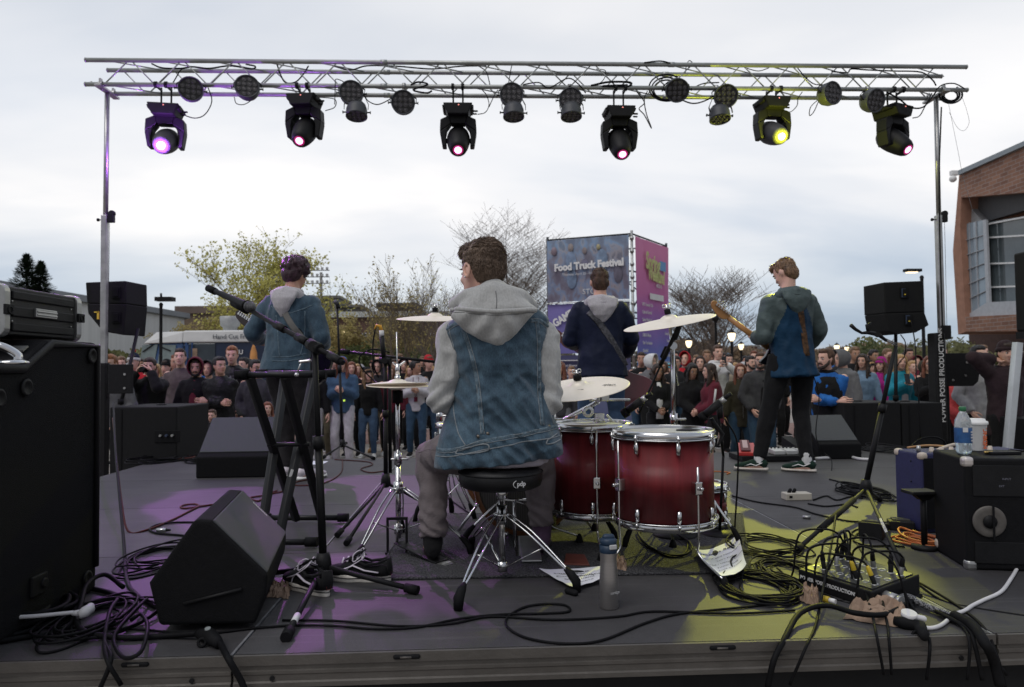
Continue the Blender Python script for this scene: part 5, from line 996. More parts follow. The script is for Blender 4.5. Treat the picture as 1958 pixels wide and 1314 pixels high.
part('body',MB().cyl(at(734,690,b3.y),at(730,642,b3.y),.0145,n=14),M_blackp,pm,world=1);part('ring',MB().cyl(at(730,645,b3.y),at(729.5,632,b3.y),.0145,n=14),M_letter,pm,world=1)
part('taped_plug',MB().loft([at(729.5,633,b3.y),at(727,624,b3.y),at(720,622,b3.y),at(716,630,b3.y)],[.011,.011,.008,.005],10),mat('yellow_tape',(.65,.33,.03),.6),pm,world=1)
solo('microphone_cable',MB().tube([at(718,626,b3.y),at(713,660,b3.y),at(715,700,b3.y-.02),at(724,722,b3.y)],.0045),M_cable,'black cable drooping from the taped overhead microphone','cable')
solo('microphone_cable',MB().tube([at(745,674,b3.y+.1),at(712,668,b3.y+.1),at(688,682,b3.y+.1),at(692,704,b3.y+.1),at(712,725,b3.y+.1),at(724,735,b3.y)],.0045),M_cable,'thin cable arching off the horizontal boom arm','cable')
b4=fl(1675,985)+V((0,.1,0));b4.z=0;top4=at(1712,662,b4.y)
T4=mic_stand('black tripod stand at right holding an empty microphone clip',b4,top4.z,[fl(1524,1058),fl(1738,1118),b4+V((.25,.3,0))],None,hub=.16,r=.0125,tilt=top4)
part('neck',MB().loft([at(1715,658,b4.y),at(1690,646,b4.y-.02)],[(.008,.003)]*2,6).loft([at(1715,662,b4.y),at(1695,651,b4.y-.02)],[(.008,.003)]*2,6),M_chrome,T4,world=1)
part('clip',MB().loft([at(1695,652,b4.y-.02),at(1680,640,b4.y-.03),at(1660,636,b4.y-.05),at(1648,637,b4.y-.05),at(1636,630,b4.y-.06),at(1627,622,b4.y-.07)],[.008,.013,.012,.008,.010,.012],10).loft([at(1660,634,b4.y-.05),at(1657,622,b4.y-.05),at(1666,618,b4.y-.05)],[.010,.009,.007],10).cyl(at(1678,640,b4.y-.06),at(1678,640,b4.y),.017),M_blackp,T4,world=1)
tq=text_mb('POWER POSSE PRODUCTIONS',.017,bold=.0003);pA,pB=at(1692,985,b4.y-.12),at(1722,1060,b4.y-.28)
a4=b4+V((0,0,.135));e4=V((*fl(1738,1118).xy,.016));d4=(e4-a4).normalized();nn_=(CAM-a4).normalized();nn_=(nn_-d4*nn_.dot(d4)).normalized();Tq=MB().join(tq,frame(a4.lerp(e4,.52)+nn_*.0115,d4,nn_.cross(d4)));part('lettering',Tq,M_letter,T4,world=1)
a5=a4;e5=V((*fl(1524,1058).xy,.016));part('leg_sleeve',MB().cyl(a5.lerp(e5,.22),a5.lerp(e5,.72),.0165),M_rub,T4,world=1)
def pencil(label,p0,p1,pclip):
 t=thing('microphone',label,'microphone',p1);d=(p1-p0).normalized()
 part('body',MB().cyl(p0,p0.lerp(p1,.62),.019,n=16),M_blackp,t,world=1);part('ring',MB().cyl(p0.lerp(p1,.62),p0.lerp(p1,.78),.0145,n=14),M_alu,t,world=1);part('plug',MB().cyl(p0.lerp(p1,.78),p1,.010),M_black,t,world=1)
 part('clip',MB().cyl(p0-d*.0+V((-.012,0,-.01)),p0+d*.03+V((-.012,0,-.012)),.024),M_rub,t,world=1);return t
pencil('black drum microphone pointing down over the gap between the floor toms',at(1196,788,3.55),at(1246,752,3.48),None)
pencil('black drum microphone aimed over the far rim of the large floor tom',at(1344,797,3.48),at(1398,752,3.42),None)
mA=thing('microphone_stand','short black boom stand slanting behind the right crash stand','microphone stand',crb+V((.06,.1,0)))
part('boom',MB().cyl(at(1222,790,3.62),at(1275,672,3.66),.0055).cyl(at(1262,700,3.66),at(1296,632,3.66),.0105),M_black,mA,world=1);part('clamp',MB().cyl(at(1268,684,3.64),at(1276,666,3.66),.018),M_rub,mA,world=1)
part('tube',MB().cyl(at(1284,655,3.7),V((at(1284,655,3.7).x,3.7,0.02)),.009),M_black,mA,world=1);part('base',MB().lathe([(0,0),(.11,0),(.11,.018),(.02,.03),(0,.03)],24,T=MT((at(1284,655,3.7).x,3.7,0))),M_black,mA,world=1)
part('tie',MB().cyl(at(1238,757,3.60),at(1240,752,3.60),.009),mat('yellow_tie',(.6,.6,.03),.5),mA,world=1)
mB_=thing('microphone_stand','small black stand with a thin tail right of the large floor tom','microphone stand',V((at(1380,870,3.6).x,3.6,0)))
part('tube',MB().cyl(at(1372,782,3.55),at(1383,872,3.62),.007).cyl(at(1377,775,3.55),at(1377,800,3.55),.014).cyl(at(1383,872,3.62),V((at(1383,872,3.62).x,3.7,.02)),.007),M_black,mB_,world=1)
part('base',MB().lathe([(0,0),(.09,0),(.09,.015),(.02,.03),(0,.03)],24,T=MT((at(1383,872,3.62).x,3.7,0))),M_black,mB_,world=1)
part('clip',MB().loft([at(1360,800,3.5),at(1366,812,3.5),at(1382,830,3.55),at(1374,850,3.5)],[.010,.014,.010,.006],8),M_blackp,mB_,world=1)
# ================================================================== keyboard stand
M_xst=mat('stand_tube',(0.012,0.012,0.013),0.42,.0,0.2,12,spec=.35)
KY0,KY1=3.62,4.15
ks=thing('keyboard_stand','black X shaped keyboard stand with nothing on it, left of the hi-hat','keyboard stand',(at(560,1000,3.9).x,3.9,0))
def bar(p0,p1,r,name,caps=True):
 g=part(name,MB().cyl(p0,p1,r,n=14),M_xst,ks,world=1);d=(p1-p0).normalized()
 for q in(p0,p1):part('rubber_foot',MB().cyl(q-d*.03,q+d*.03,r*1.5,n=14),M_rub,g,world=1)
z_t=at(540,716,KY0).z
bar(fl(478,1048)+V((0,0,.03)),fl(596,1048)+V((0,0,.03)),.016,'foot_bar');bar(fl(508,1000)+V((0,0,.03)),fl(656,1000)+V((0,0,.03)),.016,'foot_bar')
bar(at(462,717,KY0),at(612,717,KY0),.016,'support_bar');bar(at(500,714,KY1),at(632,714,KY1),.016,'support_bar')
for(a,ya,b_,yb)in(((478,722),KY0,(567,998),KY1),((545,722),KY0,(616,998),KY1),((545,718),KY1,(497,1045),KY0),((600,718),KY1,(531,1045),KY0)):
 pa,pb=at(a[0],a[1],ya),at(b_[0],b_[1],yb);pb.z=.03;dd=(pb-pa).normalized()
 part('leg',MB().loft([pa,pb],[(.015,.027)]*2,4,ref=(1,0,0)),M_xst,ks,bevel=.003,world=1)
part('pivot',MB().cyl(at(556,850,3.85)-V((.12,0,0)),at(556,850,3.85)+V((.10,0,0)),.012),M_xst,ks,world=1)
part('label_plate',MB().box(at(557,905,3.80),(.014,.004,.04),rot=rotm('Y',.3)),M_letter,ks,world=1)
# ================================================================== floor monitors
M_cab=mat('cabinet_carpet',(0.006,0.006,0.007),0.8,0,0.2,60,bump=.4,bscale=260,spec=.2);M_gr=mat('speaker_grille',(0.060,0.063,0.070),0.5,.4,0.15,220,bump=.5,bscale=420)
def quadplate(pts,off,nrm,mt_name,mt,parent,th=.006,world=1):
 n_=nrm.normalized();c=sum(pts,V())/4;P=[c+(p-c)*.965 for p in pts]
 return part(mt_name,MB().hexa([p-n_*.004 for p in P]+[p+n_*off for p in P]),mt,parent,bevel=.004,world=world)
Yn=2.50;sec=[(373,993),(404,995),(512,1098),(508,1138),(488,1194),(304,1198),(284,1116)]
near=[at(x,y,Yn)for x,y in sec];zmin=min(p.z for p in near)
for p in near:
 if p.z<.02:p.z=0.0
farv=at(462,938,3.12)-near[1];farv.z=0
w_=thing('floor_monitor','large black wedge monitor standing tilted at near left, its grille facing the stage','speaker',((near[4]+near[5])/2+farv*.5).to_tuple()[:2]+(0,))
mb=MB();n7=len(near);mb.add(near+[p+farv for p in near],[tuple(range(n7))[::-1],tuple(range(n7,2*n7))]+[(i,(i+1)%n7,(i+1)%n7+n7,i+n7)for i in range(n7)])
part('cabinet',mb,M_cab,w_,bevel=.014,seg=3,world=1)
gq=[near[1],near[2],near[2]+farv,near[1]+farv];gn=(near[2]-near[1]).cross(farv);gn=gn if gn.z>0 else-gn
quadplate(gq,.004,gn,'grille',M_gr,w_)
lb=text_mb('YAMAHA',.02,.0006,bold=.0005);gx=(near[2]-near[1]).normalized();c_=at(499,985,3.05)
e_=near[1].lerp(near[2],.42)+farv*.93+gn.normalized()*.0055;part('badge',MB().join(lb,frame(e_,gx,-farv.cross(V((0,0,0)))if False else gn.cross(gx))),M_letter,w_,world=1)
hdl=MB().loft([near[5].lerp(near[3],.15)+V((.03,-.004,.06)),near[5].lerp(near[2],.9)+V((-.05,-.004,-.03))],[.006,.006],6);part('panel_edge',hdl,M_blackp,w_,world=1)
def wedge_far(x0,x1,yt,yb,Y,label,hang_=False):
 a,b_=at(x0,yb,Y),at(x1,yb,Y);wdt=b_.x-a.x;h=at(x0,yt,Y+.25).z;t=thing('floor_monitor',label,'speaker',((a.x+b_.x)/2,Y+.18,0),group='wedge monitors at the front of the stage')
 sec=[(0,0),(.40,0),(.44,h*.9),(.36,h),(.05,h*.42),(0,h*.36)]
 mb=MB();n_=len(sec);vs=[V((-wdt/2+s*wdt,y-.18,z))for s in(0,1)for y,z in sec];mb.add(vs,[tuple(range(n_)),tuple(range(n_,2*n_))[::-1]]+[(i,i+n_,(i+1)%n_+n_,(i+1)%n_)for i in range(n_)])
 part('cabinet',mb,M_cab,t,bevel=.012)
 q=[V((-wdt/2,sec[4][0]-.18,sec[4][1])),V((wdt/2,sec[4][0]-.18,sec[4][1])),V((wdt/2,sec[3][0]-.18,sec[3][1])),V((-wdt/2,sec[3][0]-.18,sec[3][1]))]
 quadplate(q,.005,V((0,-(sec[3][1]-sec[4][1]),sec[3][0]-sec[4][0])),'grille',M_gr,t,world=False)
 part('badge',MB().box((wdt/2-.045,.1,h*.66),(.025,.008,.04),rot=rotm('X',-.5)),M_letter,t);return t
wedge_far(374,512,800,879,6.05,'wedge monitor with a grey grille left of the guitarist in denim')
wedge_far(1566,1648,795,866,6.55,'wedge monitor with a grey grille behind the guitarist in green sleeves')
# ================================================================== PA speakers
M_cabd=mat('pa_black',(0.008,0.008,0.009),0.7,0,0.15,40,bump=.3,bscale=200,spec=.25)
def cab(t,quad_front,Y,depth,px_side,name='cabinet'):
 pass
def line_speaker(label,pts,Y,dep,skew,group,sgn):
 """pts: silhouette (px) of the back panel, extruded away"""
 P=[at(x,y,Y)for x,y in pts];c=sum(P,V())/len(P);t=thing('line_array_speaker',label,'speaker',(c.x,Y+dep/2,min(p.z for p in P)),group=group)
 n_=len(P);F=[c+(p-c)*1.0+V((skew,dep,0))for p in P];mb=MB();mb.add(P+F,[tuple(range(n_)),tuple(range(n_,2*n_))[::-1]]+[(i,i+n_,(i+1)%n_+n_,(i+1)%n_)for i in range(n_)])
 part('cabinet',mb,M_cabd,t,bevel=.012,world=1);return t,c
LG='line array cabinets on the left pole';RG='line array cabinets on the right pole'
tA,cA=line_speaker('upper black line array cabinet on the left pole',[(163,540),(240,537),(241,581),(166,580.5)],8.3,.42,.05,LG,1)
tB,cB=line_speaker('lower black line array cabinet on the left pole, tapering underneath',[(166,580.6),(241,581.2),(236,641),(196,634),(168,600)],8.3,.42,.05,LG,1)
tC,cC=line_speaker('upper black line array cabinet on the right pole',[(1690,540),(1765,537),(1768,596.5),(1692,599)],8.2,.42,-.02,RG,1)
tD,cD=line_speaker('lower black line array cabinet on the right pole, tapering underneath',[(1692,599.2),(1768,596.7),(1777,622),(1752,636),(1712,640),(1700,634)],8.2,.42,-.02,RG,1)
for t,cs in((tA,((222,560),)),(tB,((222,607),)),(tC,((1730,560),)),(tD,((1738,612),))):
 for(x,y)in cs:
  q=at(x,y,8.19 if t in(tC,tD)else 8.29);hw=.06
  part('handle_recess',MB().box(q,(.10,.012,.13)).box(q+V((0,-.004,0)),(.06,.02,.09)),M_rub,t,bevel=.004,world=1)
for t,x,y in((tC,1742,560),(tD,1750,611)):
 q=at(x,y,8.185);part('connector_plate',MB().box(q+V((-.09,0,0)),(.05,.01,.10)),mat('blue_panel',(.05,.07,.12),.4,.4),t,world=1);part('plug',MB().box(q+V((-.08,-.01,-.02)),(.012,.02,.012)),mat('yellow_plug',(.7,.5,.05),.5),t,world=1)
part('plug',MB().box(at(188,603,8.285),(.02,.02,.09)).box(at(185,597,8.285),(.05,.02,.012)),MATS['yellow_plug'],tB,world=1)
def sub(x0,x1,yt,Y,dep,zb,label,side=None,group='subwoofers flanking the front of the stage',rz=0):
 a,b_=at(x0,yt,Y),at(x1,yt,Y);zt=a.z;t=thing('subwoofer',label,'speaker',((a.x+b_.x)/2,Y+dep/2,GZ),rz,group=group);w0=b_.x-a.x
 part('cabinet',MB().box((0,0,(zt-GZ)/2),(w0,dep,zt-GZ)),M_cabd,t,bevel=.012)
 part('pole_cup',MB().lathe([(.05,0),(.05,.008),(.02,.012),(0,.012)],18,T=MT((0,0,zt-GZ))),M_rub,t)
 part('side_edge',MB().box((-w0*.32,-dep/2-.002,(zt-GZ)/2),(.012,.008,zt-GZ-.05)),M_rub,t)
 return t,zt
sL,zL=sub(212,345,779,7.40,.72,0,'black subwoofer cabinet below the left speaker pole',rz=R(-4))
part('connector_panel',MB().box((.25,-.365,.85),(.26,.012,.12)),M_rub,sL,bevel=.004)
for dx,mt_ in((-.06,M_alu),(0,MATS['blue_panel']),(.06,M_alu)):part('plug',MB().cyl((.25+dx,-.40,.86),(.25+dx,-.365,.86),.012),mt_,sL)
sR1,zR=sub(1614,1722,771,7.55,.62,0,'black subwoofer cabinet behind the right wedge monitor')
sR2,_=sub(1724,1802,771,7.55,.62,0,'black subwoofer cabinet directly left of the right lift tower')
pL=MB().cyl(V((at(222,700,8.0).x,7.78,zL)),V((at(222,700,8.0).x+.03,8.42,zL))*0+V((at(222,640,8.45).x,8.45,at(222,640,8.45).z+.02)),.02)if False else MB()
def pole(px,ytop,Y,z0,label):
 x=at(px,ytop,Y).x;t=thing('speaker_pole',label,'speaker pole',(x,Y,z0));part('pole',MB().cyl((x,Y,z0),(x,Y,at(px,ytop,Y).z+.02),.019,n=14),M_black,t,world=1)
 part('collar',MB().cyl((x,Y,z0),(x,Y,z0+.06),.028),M_rub,t,world=1);part('yoke_plate',MB().box((x,Y,at(px,ytop,Y).z),(.16,.1,.03)),M_black,t,world=1)
pole(222,636,7.98,zL,'black pole lifting the left line array off its subwoofer')if False else None
xL=at(222,780,7.9).x;tP=thing('speaker_pole','black pole lifting the left line array off its subwoofer','speaker pole',(xL,8.0,zL));part('pole',MB().cyl((xL,8.0,zL),(xL-.03,8.45,at(222,634,8.45).z+.03),.019,n=14),M_black,tP,world=1);part('collar',MB().cyl((xL,8.0,zL),(xL,8.0,zL+.06),.03),M_rub,tP,world=1)
xR=at(1713,765,7.9).x;tP=thing('speaker_pole','black pole lifting the right line array off its subwoofer','speaker pole',(xR,7.9,zR));part('pole',MB().cyl((xR,7.9,zR),(at(1713,640,8.35).x,8.35,at(1713,634,8.35).z+.03),.019,n=14),M_black,tP,world=1);part('collar',MB().cyl((xR,7.9,zR),(xR,7.9,zR+.06),.03),M_rub,tP,world=1)
solo('speaker_cable',MB().tube([at(1742,613,8.1),at(1750,660,8.0),at(1752,720,7.6),at(1757,770,7.5),at(1760,840,7.45)],.007),M_cable,'black cable hanging from the right line array down past the subwoofer','cable')
solo('speaker_cable',MB().tube([at(1722,640,8.15),at(1731,655,8.1),at(1730,680,8.1),at(1722,690,8.1),at(1716,700,8.0)],.006),M_cable,'short cable curling beside the right speaker pole','cable')
# ================================================================== left stack: large cabinet with stepped top and rack case
LX=-1.555
c0=thing('stage_cabinet','tall black cabinet with a stepped lid filling the left edge of the view','equipment case',(LX-.35,2.55,0))
prof=[(2.12,0.0),(3.02,0.0),(3.02,1.0),(2.68,1.0),(2.52,.905),(2.12,.905)]
mb=MB();n6=len(prof);vs=[V((x,y,z))for x in(LX,LX-.72)for y,z in prof];mb.add(vs,[tuple(range(n6)),tuple(range(n6,2*n6))[::-1]]+[(i,i+n6,(i+1)%n6+n6,(i+1)%n6)for i in range(n6)]);part('body',mb,M_cab,c0,bevel=.022,seg=3,world=1)
tr=MB();tr.loft([V((LX+.004,y,z))for y,z in((3.00,.10),(3.00,.985),(2.69,.985),(2.53,.893),(2.15,.893))],[(.016,.010)]*5,8,ref=(1,0,0));part('edge_trim',tr,M_blackp,c0,world=1)
for(y,z)in((2.975,.945),(2.56,.83),(2.42,.80),(2.955,.07)):
 cp=MB();cp.lathe([(0,0),(.024,0),(.030,.004),(.030,.010),(.022,.012),(.016,.006),(0,.006)],22,T=MT((LX+.0,y-.02,z))@MR(pi/2,4,'Y'));part('corner_cup',cp,M_blackp,c0,world=1)
for y,z in((2.60,.965),(2.46,.918)):part('strap_slot',MB().box((LX-.06,y,z),(.05,.035,.006),rot=rotm('X',.5 if y>2.5 else 0)),M_alu,c0,world=1)
for(y,z)in((2.62,.14),(2.35,.20)):
 part('latch',MB().box((LX+.006,y,z),(.012,.09,.07)).cyl((LX+.006,y+.02,z),(LX+.02,y+.02,z),.018),M_black,c0,bevel=.004,world=1)
rk=thing('rack_case','open black rack case with aluminium rims lying on the tall cabinet','equipment case',(LX-.32,2.78,1.012));RX=LX-.085;RY0,RY1,rz0,rz1=2.56,3.01,1.0125,1.185;RW=.52
shell=MB();th=.014
shell.box((RX-th/2,(RY0+RY1)/2,(rz0+rz1)/2),(th,RY1-RY0,rz1-rz0));shell.box((RX-RW+th/2,(RY0+RY1)/2,(rz0+rz1)/2),(th,RY1-RY0,rz1-rz0))
shell.box((RX-RW/2,(RY0+RY1)/2,rz1-th/2+.001),(RW-.03,RY1-RY0,th));shell.box((RX-RW/2,(RY0+RY1)/2,rz0+th/2-.001),(RW-.03,RY1-RY0,th));part('shell',shell,M_vinyl,rk,bevel=.006,world=1)
for z in(rz0+.03,rz0+.085,rz1-.03):
 part('rib',MB().box((RX+.004,(RY0+RY1)/2,z),(.010,.38,.030 if z!=rz0+.085 else .036)),M_blackp,rk,bevel=.004,world=1)
for y,nm in((RY0,'front_rim'),(RY1,'rear_rim')):
 r_=MB();cx_,cz_=RX-RW/2,(rz0+rz1)/2;hw,hh_=RW/2+.012,(rz1-rz0)/2+.008;out=[]
 for(sx,sz,a0)in((1,-1,-90),(1,1,0),(-1,1,90),(-1,-1,180)):
  for q in range(5):a=R(a0+q*22.5);out.append((cx_+sx*(hw-.03)+.03*cos(a),cz_+sz*(hh_-.03)+.03*sin(a)))
 inn=[(cx_+(x-cx_)*.93,cz_+(z-cz_)*.84)for x,z in out];K=len(out);d0,d1=y-.016,y+.016
 vs=[V((x,d0,z))for x,z in out]+[V((x,d1,z))for x,z in out]+[V((x,d0,z))for x,z in inn]+[V((x,d1,z))for x,z in inn];fs=[]
 for i in range(K):
  j=(i+1)%K;fs+=[(i,j,j+K,i+K),(i+2*K,i+3*K,j+3*K,j+2*K),(i,i+2*K,j+2*K,j),(i+K,j+K,j+3*K,i+3*K)]
 r_.add(vs,fs);part(nm,r_,M_alu,rk,bevel=.003,world=1)
part('handle',MB().box((RX+.012,2.78,rz0+.088),(.010,.13,.032)).box((RX+.018,2.78,rz0+.093),(.006,.125,.006)).box((RX+.018,2.78,rz0+.081),(.006,.125,.006)),M_alu,rk,bevel=.002,world=1)
part('rack_unit',MB().box((RX-RW/2,2.72,(rz0+rz1)/2),(RW-.05,.22,rz1-rz0-.04)),M_rub,rk,world=1)
for i in range(9):part('rail_bolt',MB().cyl((RX-.035,RY0+.02,rz0+.03+i*.0145),(RX-.035,RY0+.012,rz0+.03+i*.0145),.0035,n=6),M_alu,rk,world=1)
for y,z in((2.60,rz0+.05),(2.60,rz0+.12),(2.66,rz0+.025),(2.66,rz1-.02),(2.90,rz0+.025),(2.90,rz1-.02),(2.965,rz0+.05),(2.965,rz0+.12)):part('rivet',MB().ell((RX+.002,y,z),(.003,.004,.004),8,5),M_alu,rk,world=1)
for y in(RY0,RY1):part('latch',MB().box((RX+.016,y,rz0+.088),(.010,.045,.035)).torus((RX+.022,y,rz0+.086),.012,.003,14,5,rot=rotm('Y',pi/2)),M_black,rk,bevel=.003,world=1)
ch=thing('chrome_bracket','curved chrome tube with a round foot on the lid at the far left edge','bracket',at(24,690,2.35));cz=.909
fp=V((at(24,688,2.33).x,2.33,cz));part('foot',MB().lathe([(0,.012),(.035,.012),(.045,.006),(.046,0),(0,0)],30,T=MT(fp)),M_chrome,ch,world=1)
part('arm',MB().tube([fp+V((.018,0,.01)),fp+V((.012,0,.03)),fp+V((-.03,-.01,.055)),fp+V((-.10,-.02,.065)),fp+V((-.2,-.03,.06))],.013,12),M_chrome,ch,world=1)
# ================================================================== amplifiers at the right
M_blue=mat('blue_tolex',(0.022,0.024,0.085),0.6,0,0.15,40,bump=.35,bscale=300);M_tolex=mat('black_tolex',(0.006,0.006,0.007),0.6,0,0.2,40,bump=.35,bscale=300,spec=.2)
M_cream=mat('cream_corner',(0.50,0.43,0.36),0.5,0,0.15,20)
def box_from(base_pts,h):
 """base_pts: 4 floor corners in order (near, right, far, left) -> hexa"""
 return MB().hexa([V((p.x,p.y,0))for p in base_pts]+[V((p.x,p.y,h))for p in base_pts])
n0=fl(1850,1090);l0=fl(1788,1052);dl=(l0-n0);n0.z=0;d1=V((dl.x,dl.y,0)).normalized();d2=V((d1.y,-d1.x,0))
ah=at(1845,876,n0.y).z;nW=.62;dpt=dl.length
cor=[n0,n0+d2*nW,n0+d2*nW+d1*dpt,n0+d1*dpt]
am=thing('guitar_amplifier','black guitar amplifier seen from behind, holding the bottle and paper cup','amplifier',((cor[0]+cor[2])/2).to_tuple()[:2]+(0,))
part('cabinet',box_from([c+V((0,0,0))for c in cor],ah),M_tolex,am,bevel=.012,seg=3,world=1)
fc=n0+d2*.31
F=frame(V((fc.x,fc.y,ah/2))-d1*.002,d2,(0,0,1))
part('back_panel',MB().box((0,ah*.30,.0),(nW-.06,.13,.006),T=F).box((0,-ah*.34,0),(nW-.06,.09,.006),T=F),M_blackp,am,bevel=.002,world=1)
sx_=at(1893,998,n0.y-.03);u=(sx_-F.translation).dot(d2)
part('speaker_magnet',MB().lathe([(0,.004),(.045,.004),(.062,.008),(.066,.004),(.066,0),(0,0)],36,T=F@MT((u,sx_.z-ah/2,.002))),mat('magnet_label',(.12,.11,.10),.5,.2,.2,20),am,world=1)
part('magnet_badge',MB().lathe([(0,.011),(.028,.011),(.028,.009)],20,T=F@MT((u,sx_.z-ah/2,.002))@Matrix.Scale(1,4)),M_black,am,world=1)
tg=text_mb('SPEAKER',.012,.0005,bold=.0003)
part('slash',MB().box((u+.012,sx_.z-ah/2,.016),(.008,.15,.003),T=F@MT((0,0,0)),rot=None),M_rub,am,world=1)
for uu,vv,tx_,sz in((-.20,.15,'INPUT',.012),(.0,.15,'100W 8 OHM',.012),(.12,.15,'MADE IN USA',.010),(-.22,.12,'EXT',.012)):
 part('lettering',MB().join(text_mb(tx_,sz,.0004),F@MT((uu+.05,vv,.0045))),M_inkg,am,world=1)
for c_,zz in((cor[0],1),(cor[0],0)):
 z_=ah if zz else 0
 q=MB();pc=V((c_.x,c_.y,z_))+(d1+d2)*.018+V((0,0,-.018 if zz else .018));q.box(pc,(.046,.046,.046),rot=Matrix((d2,d1,UP)).transposed());part('corner_protector',q,M_alu if not zz else mat('nickel',(.6,.55,.52),.35,.7,.15),am,bevel=.015,seg=3,world=1)
part('corner_protector',MB().box(V((cor[3].x,cor[3].y,.018))+(-d1+d2)*.018+V((0,0,.02)),(.046,.046,.046),rot=Matrix((d2,d1,UP)).transposed()),M_cream,am,bevel=.015,world=1)
q0=fl(1714,1002);q1=fl(1766,1020);q0.z=q1.z=0;bh=at(1716,858,q0.y).z;e1_=(q1-q0).normalized();e2_=V((-e1_.y,e1_.x,0));dw=(q1-q0).length
if e2_.x<0:e2_=-e2_
corb=[q1,q1+e2_*.62,q0+e2_*.62,q0]
ba=thing('guitar_amplifier','dark blue guitar amplifier with cream corners behind the black one','amplifier',((corb[0]+corb[2])/2).to_tuple()[:2]+(0,))
part('cabinet',box_from(corb,bh),M_blue,ba,bevel=.012,seg=3,world=1)
bx_=Matrix((e1_,e2_,UP)).transposed()
for c_,s_1,s_2 in((q1,-1,1),(q0,1,1),(corb[1],-1,-1)):
 part('corner_protector',MB().box(V((c_.x,c_.y,bh-.016))+e1_*s_1*.016+e2_*s_2*.016,(.044,.044,.040),rot=bx_),M_cream,ba,bevel=.016,seg=3,world=1)
part('corner_protector',MB().box(V((q0.x,q0.y,.02))+e1_*.016+e2_*.016,(.042,.042,.040),rot=bx_),M_tolex,ba,bevel=.014,world=1)
part('rear_frame',MB().box((V(q1)+e2_*.31+V((0,0,bh/2)))+e1_*.004,(.012,.60,bh-.05),rot=bx_),M_tolex,ba,world=1)
for i in range(7):
 p=V((q1.x,q1.y,bh+.0))+e2_*(.10+.055*i)-e1_*.06;part('knob',MB().lathe([(0,.024),(.010,.024),(.012,.006),(.017,0),(0,0)],14,T=MT(p)),M_cream,ba,world=1)
for uu,vv in((.03,.3),(.03,.18)):part('screw',MB().ell(q0+e1_*(dw*.62)+V((0,0,bh*(.88 if vv==.3 else .62)))-e2_*.001,(.005,.005,.005),8,5),M_black,ba,world=1)
part('handle',MB().tube([V((q0.x,q0.y,bh))+e1_*.1+e2_*(.18+.045*i)+V((0,0,.03*sin(pi*i/6)))for i in range(7)],.009,8),M_cream,ba,world=1)
part('switch_post',MB().cyl(V((q1.x,q1.y,bh))-e1_*.05+e2_*.02,V((q1.x,q1.y,bh+.035))-e1_*.05+e2_*.02,.010),M_alu,ba,world=1)
solo('instrument_lead',MB().tube([at(1735,856,3.9),at(1770,852,3.9),at(1800,853,3.85),at(1815,856,3.8)],.006),mat('tan_cable',(.4,.22,.1),.5),'tan instrument lead lying along the top of the blue amplifier','cable')
solo('instrument_lead',MB().tube([at(1740,856,4.1),at(1760,840,4.1),at(1785,836,4.1),at(1803,842,4.1),at(1812,856,4.1)],.005),M_cable,'thin cable arching above the blue amplifier','cable')
bp=at(1843,868,n0.y+.12);bp.z=ah+.001;bt_=thing('water_bottle','clear plastic water bottle with green cap and blue label on the black amplifier','bottle',bp)
M_pet=mat('pet_plastic',(0.85,0.9,0.92),0.12,0,0,trans=0.75,ior=1.3);s=(868-775)/1378*(n0.y+.12)
pf=[(0,.004),(.018,0),(.028,.004),(.033,.02),(.030,.035),(.0345,.05),(.0345,s*.62),(.031,s*.72),(.019,s*.84),(.012,s*.90),(.012,s*.93)]
part('body',MB().lathe(pf,28),M_pet,bt_);part('label',MB().lathe([(.0349,.052),(.0352,.056),(.0352,s*.55),(.0349,s*.56)],28),mat('blue_label',(.02,.08,.22),.4,0,.3,30),bt_)
part('cap',MB().lathe([(.0135,s*.905),(.015,s*.91),(.015,s*.985),(.013,s),(0,s)],20),mat('green_cap',(.03,.16,.07),.45),bt_);part('water',MB().lathe([(0,.007),(.026,.007),(.030,.02),(.028,.035),(.0325,.05),(.0325,.11),(0,.11)],24),mat('water',(.8,.9,.95),.02,0,0,trans=.9,ior=1.33),bt_)
lx=MB()
for i,(aa,zz,ww)in enumerate(((-60,.10,.018),(-60,.088,.014),(-60,.076,.018),(-60,.062,.012),(-110,.11,.02))):
 a=R(aa);lx.box((.0356*cos(a),.0356*sin(a),zz),(ww,.0008,.006 if i<4 else .02),rot=rotm('Z',a+pi/2))
part('label_print',lx,M_letter,bt_)
cp_=at(1869,866,n0.y+.24);cp_.z=ah+.001;cu=thing('paper_cup','white takeaway paper cup with lid and orange lettering behind the bottle','cup',cp_);hc=.125
part('cup',MB().lathe([(0,.003),(.029,0),(.030,.004),(.042,hc),(.044,hc+.003)],28),M_white,cu);part('lid',MB().lathe([(.0455,hc-.004),(.047,hc+.002),(.045,hc+.010),(.036,hc+.014),(.034,hc+.022),(0,hc+.020)],28),M_white,cu)
dk=text_mb('DUNKIN',.030,.0006,bold=.0012);a=R(-72);part('lettering',MB().join(dk,frame((.0382*cos(a),.0382*sin(a),.07),(0,0,-1),(-sin(a),cos(a),0))),mat('orange_print',(.75,.16,.05),.5),cu)
solo('capo_tuner',MB().box(at(1905,868,n0.y+.12)+V((0,0,-.0)),(.13,.03,.008),rot=rotm('Z',.1)).tube([at(1893,862,n0.y+.2),at(1915,855,n0.y+.2),at(1958,861,n0.y+.2)],.004),M_black,'black tuner with a lead lying on the black amplifier','tuner')if False else None
tn_p=V((at(1905,866,n0.y+.1).x,n0.y+.1,ah));tn_=thing('pedal_tuner','flat black tuner lying at the back right of the black amplifier top','tuner',tn_p);part('case',MB().box((0.03,0,.007),(.14,.045,.013)),M_blackp,tn_,bevel=.003);part('plug',MB().cap((-.05,0,.010),(-.02,0,.010),.006),mat('brass',(.5,.35,.12),.35,.8),tn_)
